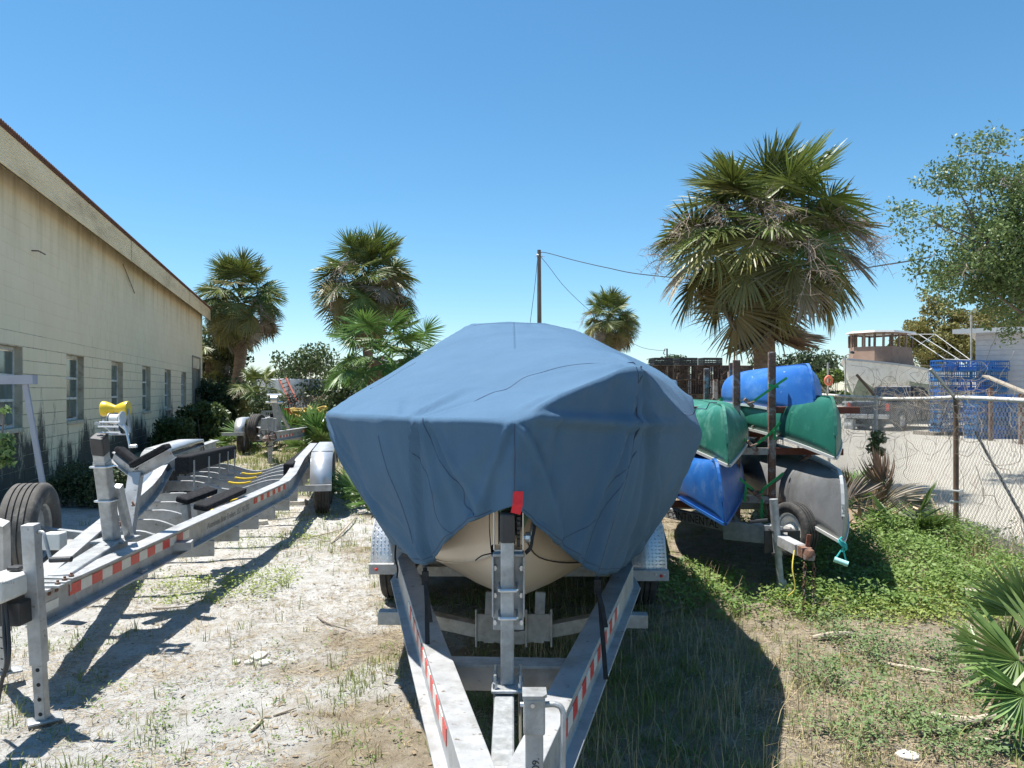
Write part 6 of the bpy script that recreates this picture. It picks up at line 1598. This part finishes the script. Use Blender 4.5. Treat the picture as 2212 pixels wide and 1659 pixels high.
olivem = leafmat('olive_needle', (.13,.125,.030), (.24,.21,.060), .2, .7, 0, .6)
drym = leafmat('dry_leaf', (.16,.12,.075), (.27,.21,.14), .15, .8, 0, 1.0)
fardark = leafmat('far_leaf', (.035,.060,.022), (.075,.105,.040), .2, .6, 0, .5)
OY = 14.5
oak = tree('oak_tree', 'live oak reaching in from the right with sparse leafy branches', (10.9, OY+.6, 0),
     [P(2060,390,OY), P(2120,375,OY+.6), P(2180,410,OY), P(2015,480,OY-.3), P(2110,470,OY+.4), P(2190,500,OY), P(2035,560,OY), P(2120,555,OY+.4), P(2190,560,OY-.2), P(2240,430,OY), P(2250,520,OY+.5), P(2240,570,OY), P(2300,480,OY), P(2310,560,OY+.3), P(2215,370,OY+.4), P(2280,370,OY)], 42000, .075, oakm, 3, .09, None, 'tree', 9, .52, .55, 26)
GT = 'trees and bushes beyond the yard'
tree('pine_tree', 'olive brown bushy tree behind the workboat cabin and pale house', gp(2040,58), [P(u,v,58) for u,v in ((1985,720),(2010,690),(2040,672),(2072,685),(2090,730),(2000,760),(2050,750),(1975,750))], 16000, .26, olivem, 4, .3, GT, sub=6, cr=1.1)
tree('pine_tree', 'olive tree rising over the roof of the pale house', gp(2150,60), [P(u,v,60) for u,v in ((2120,690),(2150,672),(2180,680),(2210,690),(2140,740))], 9000, .26, olivem, 14, .3, GT, sub=5, cr=1.1)
tree('broadleaf_tree', 'rounded dark tree on the skyline left of the workboat', gp(1715,90), [P(u,v,90) for u,v in ((1680,795),(1700,782),(1725,784),(1745,795),(1755,780),(1785,790),(1770,805))], 9000, .40, fardark, 5, .35, GT, sub=5, cr=1.5)
tree('broadleaf_tree', 'low skyline tree above the crab traps', gp(1460,95), [P(u,v,95) for u,v in ((1415,786),(1440,780),(1460,785))], 3000, .35, fardark, 6, .3, GT, sub=4, cr=1.2)
def bush(label, u0, u1, v0, v1, Y, n, leaf, mt, seed, k=16, cr=None, name='bush'):
    r = random.Random(seed); cr = cr or (v1-v0)/1664*Y*.30; cl = []
    t = thing(name, label, 'bush', gp((u0+u1)/2, Y), 0, GT); m = MB()
    for i in range(k):
        u = u0+(u1-u0)*(i+r.random())/k; f = 1-.75*r.random()*r.random(); p = P(u, v1+(v0-v1)*f, Y+r.uniform(-1,1)*cr*1.5); p.z = max(p.z-cr*.6, cr*.4); cl.append((*p, cr*r.uniform(.6,1.2))); cl.append((p.x+r.gauss(0,cr*.4),p.y,max(.1,p.z*.45),cr*1.1))
        g0 = Vector((p.x+r.gauss(0,cr*.3), p.y, 0)); m.tube(smoothpts([g0, g0.lerp(p,.5)+Vector((r.gauss(0,.1)*cr,0,0)), p], 3), [.03*cr+.012]*4+[.02*cr+.006]*3, 4, False)
    m.build('stems', barkm, t); leaves('foliage', cl, n, leaf, mt, t, seed, asp=.55, surf=.4); return t
bush('sunny yellow green hedge left of the workboat bow', 1690, 1845, 800, 852, 55, 12000, .24, brightm, 1, 18)
bush('mangrove bushes along the far edge of the lot', 1660, 1700, 815, 850, 52, 5000, .22, mang, 2, 8)
bush('bright green bushes behind the rear trailer', 545, 640, 795, 850, 48, 9000, .2, brightm, 3, 14)
bush('tall grey green shrub between the two left palms', 600, 715, 748, 840, 44, 6000, .2, mang, 4, 14, 1.0)
bush('sparse brownish shrub in front of the skyline, left of centre', 640, 700, 775, 812, 60, 2000, .2, drym, 5, 10, .8)
bush('dark leafy shrub beside the trunk of the young palm', 715, 800, 770, 860, 26, 13000, .11, mang, 6, 16, .6)
bush('leafy shrub rising behind the left end of the boat cover', 800, 920, 800, 880, 25, 12000, .12, mang, 7, 16, .6)
bush('dry brown hedge in front of the white box trailer', 575, 720, 852, 885, 36, 3500, .09, drym, 8, 18, .35)
bush('dark undergrowth round the leaning palm trunk', 430, 545, 820, 920, 33, 11000, .16, fardark, 9, 16, .7)
bush('tall dark thicket between the warehouse corner and the leaning palm', 438, 500, 720, 900, 38, 9000, .22, fardark, 19, 14, 1.0)
bush('dark green shrub at the warehouse corner', 400, 480, 870, 945, 25, 9000, .13, mang, 10, 12, .45)
bush('low dark shrub against the warehouse wall under the windows', 345, 400, 905, 965, 21.5, 5000, .10, mang, 11, 8, .32)
bush('weedy shrub growing along the foot of the warehouse', 120, 330, 1000, 1062, 11.2, 9000, .055, fardark, 12, 18, .22)
bush('dark bushes filling the gap behind the rear trailer', 555, 600, 850, 930, 29, 5000, .13, fardark, 13, 8, .5)
bush('leafy vine growing up the fence behind the canoe tail', 1885, 1900, 930, 1010, 11.4, 900, .07, mang, 14, 6, .12)
bush('low scrub along the far skyline behind the crab traps', 1380, 1660, 800, 835, 75, 6000, .3, fardark, 15, 18)
bush('low scrub along the skyline behind the boat cover left', 880, 1010, 800, 850, 60, 6000, .25, mang, 16, 14)
for k_, (u_, lab_) in enumerate(((1030,'behind the left shoulder of the boat cover'), (1150,'behind the foot of the utility pole'), (1260,'between the utility pole and the distant palm'), (1350,'right of the distant palm'))):
    bush('far low tree belt '+lab_, u_-75, u_+75, 818, 848, 85+3*k_, 3500, .45, (mang, fardark)[k_ % 2], 30+k_, 14, .9)
# leafy branch at the left edge
lbm = leafmat('papaya_leaf', (.10,.18,.05), (.20,.28,.10), .3, .5, 0, 5)
lv = thing('leafy_weed', 'tall leafy weed poking in at the left edge before the window', 'weed', gp(-6,8.0)); m = MB()
pts = smoothpts([gp(-10,8.0), P(-12,1100,8.0), P(0,1000,8.0), P(8,895,8.0)], 5); m.tube(pts, .008, 5); m.build('stem', barkm, lv)
leaves('foliage', [(*P(6,886,8.0),.07),(*P(10,950,8.0),.09),(*P(18,975,8.0),.08),(*P(0,990,8),.10),(*P(20,1000,8),.06)], 260, .085, lbm, lv, 3, asp=.45)
# ---------------------------------------------------------------- ground cover
RG = np.random.default_rng(21)
def inside_keepout(x, y):
    """no growth inside things standing on the ground (wheels, walls)"""
    return x < -4.46-.271*y+.05
def blades(name, x, y, n_per, h, spread, w, mt, seed, lean=.6, kind_label=None):
    rg = np.random.default_rng(seed); T = len(x); n = T*n_per; spread = np.broadcast_to(spread, T)
    bx = np.repeat(x, n_per)+rg.normal(0, 1, n)*np.repeat(spread, n_per); by = np.repeat(y, n_per)+rg.normal(0, 1, n)*np.repeat(spread, n_per)
    bz = gz(bx, by)-.004; H = np.repeat(h, n_per)*rg.uniform(.45,1.2,n); a = rg.random(n)*2*PI
    ln = np.abs(rg.normal(0, lean, n))+.05; dx = np.cos(a)*ln*H; dy = np.sin(a)*ln*H
    wx = -np.sin(a)*w*rg.uniform(.6,1.3,n)/2; wy = np.cos(a)*w*rg.uniform(.6,1.3,n)/2
    z2 = H/np.sqrt(1+ln**2)
    V = np.empty((n,5,3)); V[:,0] = np.stack([bx-wx,by-wy,bz],1); V[:,1] = np.stack([bx+wx,by+wy,bz],1)
    V[:,2] = np.stack([bx+dx*.4+wx*.8,by+dy*.4+wy*.8,bz+z2*.65],1); V[:,3] = np.stack([bx+dx*.4-wx*.8,by+dy*.4-wy*.8,bz+z2*.65],1); V[:,4] = np.stack([bx+dx,by+dy,bz+z2],1)
    b = np.arange(n)*5
    me = np_mesh(name, V.reshape(-1,3), np.stack([b,b+1,b+2,b+3],1), np.stack([b+3,b+2,b+4],1))
    o = link(name, me, None, mt); o['kind'] = 'stuff'; o['label'] = kind_label; o['category'] = 'grass'; return o
def sample(n, x0, x1, y0, y1, dens, seed):
    rg = np.random.default_rng(seed); x = rg.uniform(x0,x1,n); y = y0*(y1/y0)**rg.random(n); k = rg.random(n) < dens(x,y)
    x, y = x[k], y[k]; k = ~inside_keepout(x,y) & (x < fencex(y)+.6) & (np.abs(x) < .72*y+.3); return x[k], y[k]
gg = mat('grass_green', (.13,.18,.038), (.27,.29,.085), 2.2, .7, 0, 0, transl=.25)
gd = mat('grass_dry', (.33,.25,.13), (.50,.41,.24), 2.5, .85, 0, 0, transl=.15)
gw = mat('weed_green', (.105,.185,.038), (.21,.30,.07), 2.0, .6, 0, 0, transl=.3)
strawm = mat('straw_litter', (.28,.215,.135), (.48,.40,.28), 2.5, .9)
def dens_green(x, y):
    d = fbm(x, y, 1.1, 13, 4); right = np.clip((x+.9)/1.6, 0, 1); back = np.clip((y-6.5)/5, 0, 1)
    base = .10+.17*right+.55*back*np.clip((x+3.2)/1.2,0,1)
    edge = .75*np.exp(-((x+.78+.10*(y-4))/.26)**2)*(y > 2.5)*(y < 9)
    return np.clip((d-.50)*3.2+base+edge-.12, 0, .95)
def dens_dry(x, y):
    d = fbm(x+40, y, .9, 19, 4); band = np.exp(-((x+.75)/.55)**2)
    return np.clip((d-.52)*3+.18+.5*band+.45*np.clip((x-.8)/1.0,0,1), 0, .95)
x, y = sample(17000, -6, 6.2, 2.4, 22, dens_green, 1); blades('green_grass', x, y, 9, .035+.065*fbm(x,y,2,5)+.03*(y>8), .020+.02*fbm(x,y,3,9), .0045, gg, 1, .8, 'green grass tufts scattered over the yard')
x, y = sample(22000, -5, 6, 2.4, 20, dens_dry, 2); blades('dry_grass', x, y, 8, .020+.045*fbm(x,y,2,6), .03, .0035, gd, 2, 1.3, 'dry tan grass over the yard')
x, y = sample(1900, -4.5, 4, 2.4, 13, lambda x, y: np.clip(fbm(x,y,1.7,88)-.38,0,1)*1.6, 3); blades('tall_grass', x, y, 7, .06+.09*RG.random(len(x)), .014, .005, gg, 3, .55, 'taller single grass tufts in the sand')
x, y = sample(2600, -9, -1.2, 12, 26, lambda x, y: .75+0*x, 4); blades('back_grass', x, y, 10, .10+.12*fbm(x,y,1,6), .09, .012, gg, 4, .8, 'rough green grass round the rear trailers')
x, y = sample(4200, -.55, 1.75, 2.6, 7.5, lambda x, y: np.clip(.9-((x-.5)/.95)**2+.8*(fbm(x,y,1.5,93)-.5),0,1), 14); blades('shade_grass', x, y, 9, .025+.07*fbm(x,y,2,15), .035, .004, gg, 14, .9, 'rank grass under and beside the covered boat, thickened to darken its shadow')  # grass and the stems below, added also to darken the boat's ground shadow
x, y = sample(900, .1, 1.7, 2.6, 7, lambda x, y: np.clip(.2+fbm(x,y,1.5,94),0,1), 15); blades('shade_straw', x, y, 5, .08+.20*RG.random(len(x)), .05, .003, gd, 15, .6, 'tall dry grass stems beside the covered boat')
# straw lying flat
def straws(name, x, y, L, w, mt, seed, label):
    rg = np.random.default_rng(seed); n = len(x); a = rg.random(n)*2*PI; L = L*rg.uniform(.3,1.3,n); z = gz(x,y)+.004
    dx, dy = np.cos(a)*L/2, np.sin(a)*L/2; wx, wy = -np.sin(a)*w/2, np.cos(a)*w/2; t = rg.uniform(-.12,.25,n)*L
    V = np.stack([np.stack([x-dx-wx,y-dy-wy,z],1), np.stack([x-dx+wx,y-dy+wy,z+.002],1), np.stack([x+dx+wx,y+dy+wy,z+.003+np.abs(t)],1), np.stack([x+dx-wx,y+dy-wy,z+np.abs(t)],1)], 1)
    me = np_mesh(name, V.reshape(-1,3), np.arange(n*4).reshape(n,4)); o = link(name, me, None, mt); o['kind'] = 'stuff'; o['label'] = label; o['category'] = 'litter'; return o
x, y = sample(130000, -4.5, 6, 2.4, 14, lambda x, y: np.clip((fbm(x,y,1.3,23)-.47)*4.5+.25*np.clip((x+1)/2,0,1)+.35*np.exp(-((x+.9)/.7)**2), .04, .8), 5); straws('straw_litter', x, y, .045, .0022, strawm, 5, 'dead straw and twigs littering the ground')
x, y = sample(9000, -4.5, 6, 2.4, 12, lambda x, y: np.clip((fbm(x+9,y,.9,29)-.45)*2.5+.1, .05, .6), 6); straws('leaf_litter', x, y, .035, .014, mat('brown_leaf_litter', (.13,.095,.06), (.30,.225,.14), 3, .9), 6, 'small brown dead leaves on the sand')
# low broadleaf weeds
def weeds(name, x, y, per, h, spr, leaf, mt, seed, label):
    rg = np.random.default_rng(seed); n = len(x)*per
    u = rg.random(n); px = np.repeat(x,per)+rg.normal(0,1,n)*np.repeat(spr,per)*(.5+u*.7); py = np.repeat(y,per)+rg.normal(0,1,n)*np.repeat(spr,per)*(.5+u*.7); pz = gz(px,py)+np.repeat(h,per)*u**.8
    a = rg.normal(size=(n,3))*np.array([1,1,.45]); a /= np.linalg.norm(a,axis=1)[:,None]; b = np.cross(a, np.array([0,0,1.])+rg.normal(size=(n,3))*.45); b /= np.linalg.norm(b,axis=1)[:,None]
    s = leaf*rg.uniform(.5,1.4,n)[:,None]; p = np.stack([px,py,pz],1)
    V = np.stack([p-a*s*.5, p+b*s*.26, p+a*s*.55, p-b*s*.26],1).reshape(-1,3)
    me = np_mesh(name, V, np.arange(n*4).reshape(n,4)); o = link(name, me, None, mt); o['kind'] = 'stuff'; o['label'] = label; o['category'] = 'weeds'; return o
def mass(cx, cy, rx, ry): return lambda x, y: np.clip(1.35-((x-cx)/rx)**2-((y-cy)/ry)**2-1.1*(fbm(x,y,2.5,44)-.35), 0, 1)
mm = lambda x, y: np.maximum.reduce([mass(3.55,6.9,1.15,1.25)(x,y), mass(4.35,8.3,.8,1.3)(x,y), .9*mass(2.6,6.0,.7,.45)(x,y), .8*mass(1.55,6.4,.55,.9)(x,y), .7*mass(3.4,9.3,.8,.9)(x,y)])
x, y = sample(6200, .9, 5.6, 5.0, 11, mm, 7); hh = .08+.62*np.clip(mm(x,y),0,1)*np.clip(fbm(x,y,2.2,61)-.28,0,1)*(.7+.6*np.clip((x-3)/1.2,0,1)); weeds('weed_patch', x, y, 22, hh, .05+0*x, .036, gw, 7, 'dense leafy green weeds around the canoe trailer')
lightw = mat('weed_light', (.19,.25,.045), (.31,.36,.09), 2.0, .6, 0, 0, transl=.3)
x, y = sample(2400, 1.2, 4.6, 4.9, 7.4, lambda x, y: .9*mass(3.2,5.9,1.3,.65)(x,y), 8); weeds('weed_fringe', x, y, 14, .05+.10*fbm(x,y,3,62), .05+0*x, .028, lightw, 8, 'lighter yellow green weeds in front of the weed patch')
x, y = sample(5200, -4.4, 4, 2.4, 9, lambda x, y: np.clip((fbm(x,y,1.4,71)-.50)*3+.05+.06*np.clip((x-1)/1.5,0,1), 0, .8), 9); weeds('small_weeds', x, y, 9, .02+.05*RG.random(len(x)), .025+0*x, .017, gw, 9, 'small broadleaf weeds dotted over the sand')
feath = mat('feathery_weed', (.10,.165,.055), (.18,.25,.09), 2.0, .7, 0, 0, transl=.2)
cl = [(P(1845,1600,1).x*3.63,3.63),(1.98,3.85),(2.05,3.55),(2.45,3.3),(2.3,4.75),(1.75,4.4),(2.55,4.3),(2.2,5.1),(2.75,4.7)]
xs_ = np.concatenate([RG.normal(a,.12,60) for a,b in cl]); ys_ = np.concatenate([RG.normal(b,.14,60) for a,b in cl]); weeds('feathery_weeds', xs_, ys_, 16, .05+.17*RG.random(len(xs_)), .03+0*xs_, .022, feath, 10, 'feathery grey green weeds at the lower right')
x, y = sample(2400, -3.9, -1.9, 6, 12, lambda x, y: np.clip((fbm(x,y,1.2,73)-.42)*3,0,.8), 11); weeds('trailer_weeds', x, y, 10, .03+.08*RG.random(len(x)), .04+0*x, .025, lightw, 11, 'weeds growing beneath the large trailer')
x, y = sample(3200, 3.6, 6.2, 5, 16, lambda x, y: .75*np.exp(-((x-fencex(y)+.05)/.28)**2), 12); weeds('fence_weeds', x, y, 12, .06+.30*RG.random(len(x))**2, .06+0*x, .035, gw, 12, 'straggly weeds along the foot of the fence')
blades('fence_grass', x[::2], y[::2], 9, .15+.25*RG.random(len(x[::2])), .07, .006, gd, 13, .5, 'dry grass along the foot of the fence')
# ---------------------------------------------------------------- sticks, stones, litter: each its own thing
def stick(label, pts, r, mt=None, name='stick'):
    m = MB(); q = []
    for (u, v, dz) in pts:
        Y = 2745.6/(v-844); p = gp(u, Y); p.z = float(gz(p.x, p.y))+r+dz; q.append(p)
    q = smoothpts(q, 4); n = len(q); m.tube(q, [r*(1-.55*abs(2*k/(n-1)-.8)) for k in range(n)], 7); o = m.build(name, mt or palewood, smooth=50); tag(o, label, 'stick', 'dead sticks on the ground'); return o
stick('pale driftwood stick lying in front of the weed patch', [(1755,1384,.0),(1800,1383,.012),(1848,1375,.0)], .022)
stick('white curved dead frond stem at the lower right, in short pieces', [(2010,1545,0),(2060,1560,.005),(2110,1562,.01),(2165,1545,0)], .02)
stick('thin pale stick below the green plant at lower right', [(1918,1435,0),(1990,1455,.005),(2040,1462,0)], .012)
stick('brown curved frond stem near the lower right corner', [(1985,1590,0),(2050,1580,.01),(2150,1560,.02),(2205,1550,0)], .016, wood)
stick('pale stick near the right bottom corner', [(2090,1598,0),(2150,1606,.005),(2210,1625,0)], .014)
stick('thin dark curved twig on the bare sand left of the trailer', [(685,1325,0),(705,1345,.006),(760,1363,0)], .007, barkm)
stick('thin twig lying on the white sand by the large trailer', [(330,1308,0),(360,1312,.004),(420,1306,0)], .008, barkm)
stick('long pale cane leaning across the ground by the covered boat fender', [(665,1095,0),(700,1083,.10),(760,1102,.02),(812,1112,0)], .010, palewood)
stick('small pale stick pointing along the sand near the bottom edge', [(540,1572,0),(570,1545,.004)], .010)
stick('short stick among straw at the bottom left', [(590,1540,0),(640,1528,.004)], .007, wood)
stick('bundle stick beside the left fender of the covered boat', [(640,1165,0),(700,1150,.01),(745,1140,.01)], .012)
stick('pale split frond stem near the left fender', [(715,1168,0),(750,1140,.03),(770,1118,.01)], .013)
stick('white cane leaning in the weeds by the fence', [(1862,1078,.0),(1880,1070,.25),(1898,1062,.55)], .012, trimw)
stick('dead brown stalk lying between the beams of the covered boat trailer', [(1420,1320,0),(1480,1312,.02),(1540,1330,0)], .010, wood)
def stone(label, u, v, sx, sy, sz, seed, mt, name='stone'):
    Y = 2745.6/(v-844); p = gp(u, Y); r = random.Random(seed); m = MB(); n = 9
    ring = [(math.cos(2*PI*k/n)*sx*r.uniform(.75,1.1), math.sin(2*PI*k/n)*sy*r.uniform(.75,1.1)) for k in range(n)]
    z = float(gz(p.x,p.y)); m.add([(p.x+a,p.y+b,z-.03) for a,b in ring]+[(p.x+a,p.y+b,z+sz*r.uniform(.8,1)) for a,b in ring]+[(p.x+a*.8,p.y+b*.8,z+sz*1.12) for a,b in ring], [(k,(k+1)%n,(k+1)%n+n,k+n) for k in range(n)]+[(k+n,(k+1)%n+n,(k+1)%n+2*n,k+2*n) for k in range(n)]+[tuple(range(2*n,3*n))])
    o = m.build(name, mt, bevel=.004); tag(o, label, 'stone', 'stones and chips on the ground'); return o
conc = mat('broken_concrete', (.42,.40,.36), (.54,.52,.47), 12, .95, 0, .4, 60)
limer = mat('pale_limerock', (.50,.46,.39), (.66,.62,.55), 9, .95, 0, .5, 50)
stone('largest piece of a cracked flat paving chip on the sand', 560, 1412, .055, .075, .018, 1, conc, 'paving_chip')
stone('near right piece of the cracked flat paving chip', 572, 1425, .045, .05, .018, 2, conc, 'paving_chip')
stone('small left piece of the cracked flat paving chip', 538, 1424, .03, .035, .016, 3, conc, 'paving_chip')
stone('lone thin paving chip left of the cracked one', 512, 1424, .025, .03, .012, 4, conc, 'paving_chip')
stone('pale rock under the large trailer beam, nearer one', 552, 1132, .16, .1, .06, 5, limer, 'rock')
stone('pale rock under the large trailer beam, farther one', 575, 1118, .14, .1, .06, 6, limer, 'rock')
stone('long pale rock by the trailer cross members', 640, 1088, .2, .12, .07, 7, limer, 'rock')
stone('white rock in the weeds below the silver canoe', 1900, 1170, .07, .06, .06, 8, limer, 'rock')
stone('pale stone half buried by the weed patch', 1790, 1260, .05, .04, .03, 9, limer, 'rock')
stone('flat pale stone at the bottom right corner', 1960, 1640, .06, .05, .02, 10, limer, 'rock')
stone('flat white shell chip on the sand near the tyre', 428, 1250, .07, .03, .015, 11, limer, 'rock')
# dead palm debris heap by the fence, and a square of wood
dh = thing('dead_frond_heap', 'heap of dead palm fronds and boots piled by the fence', 'debris heap', gp(1905,8.9)); rr_ = random.Random(5); m = MB(); c = gp(1905,8.9)
for k in range(46):
    a = c+Vector((rr_.gauss(0,.28),rr_.gauss(0,.22),abs(rr_.gauss(.06,.12)))); d = Vector((rr_.gauss(0,1),rr_.gauss(0,.7),rr_.gauss(.15,.45))).normalized(); L = rr_.uniform(.12,.45)
    m.bar(a, a+d*L, rr_.uniform(.02,.07), .012, w2=.015, h2=.005)
m.build('frond_base', mat('dead_frond', (.34,.235,.15), (.52,.40,.28), 6, .9), dh)
for k in range(5):
    o = bpy.data.objects.new('dead_frond', fr('dead')[k % 3]); COL.objects.link(o); o.parent = dh; o.matrix_local = Matrix.Translation((rr_.gauss(0,.2),rr_.gauss(0,.2),.15+.08*k)) @ Euler((rr_.random()*6,rr_.uniform(-.3,.3),rr_.random()*6)).to_matrix().to_4x4() @ Matrix.Scale(.45,4)
m = MB(); q = gp(2100, 5.95); m.box(q.x-.055,q.x+.055,5.9,5.98,.0,.12); o = m.build('wood_block', palewood, bevel=.006); o['kind'] = 'thing'; tag(o, 'small square wooden block in the weeds by the fence foot', 'wood block')
orf = [leafmat('orange_dead_frond', (.36,.14,.05), (.50,.26,.10), .2, .8)]
t = thing('dead_palmetto', 'orange dead palmetto at the foot of the leaning palm', 'palmetto', gp(502,27)); orme = frond(91, .4, .1, .6, .5, .6, mt=orf[0], nleaf=26)
for k in range(8):
    o = bpy.data.objects.new('frond', orme); COL.objects.link(o); o.parent = t; o.matrix_local = Matrix.Rotation(k*.8, 4, 'Z') @ Matrix.Rotation(-.6, 4, 'Y')
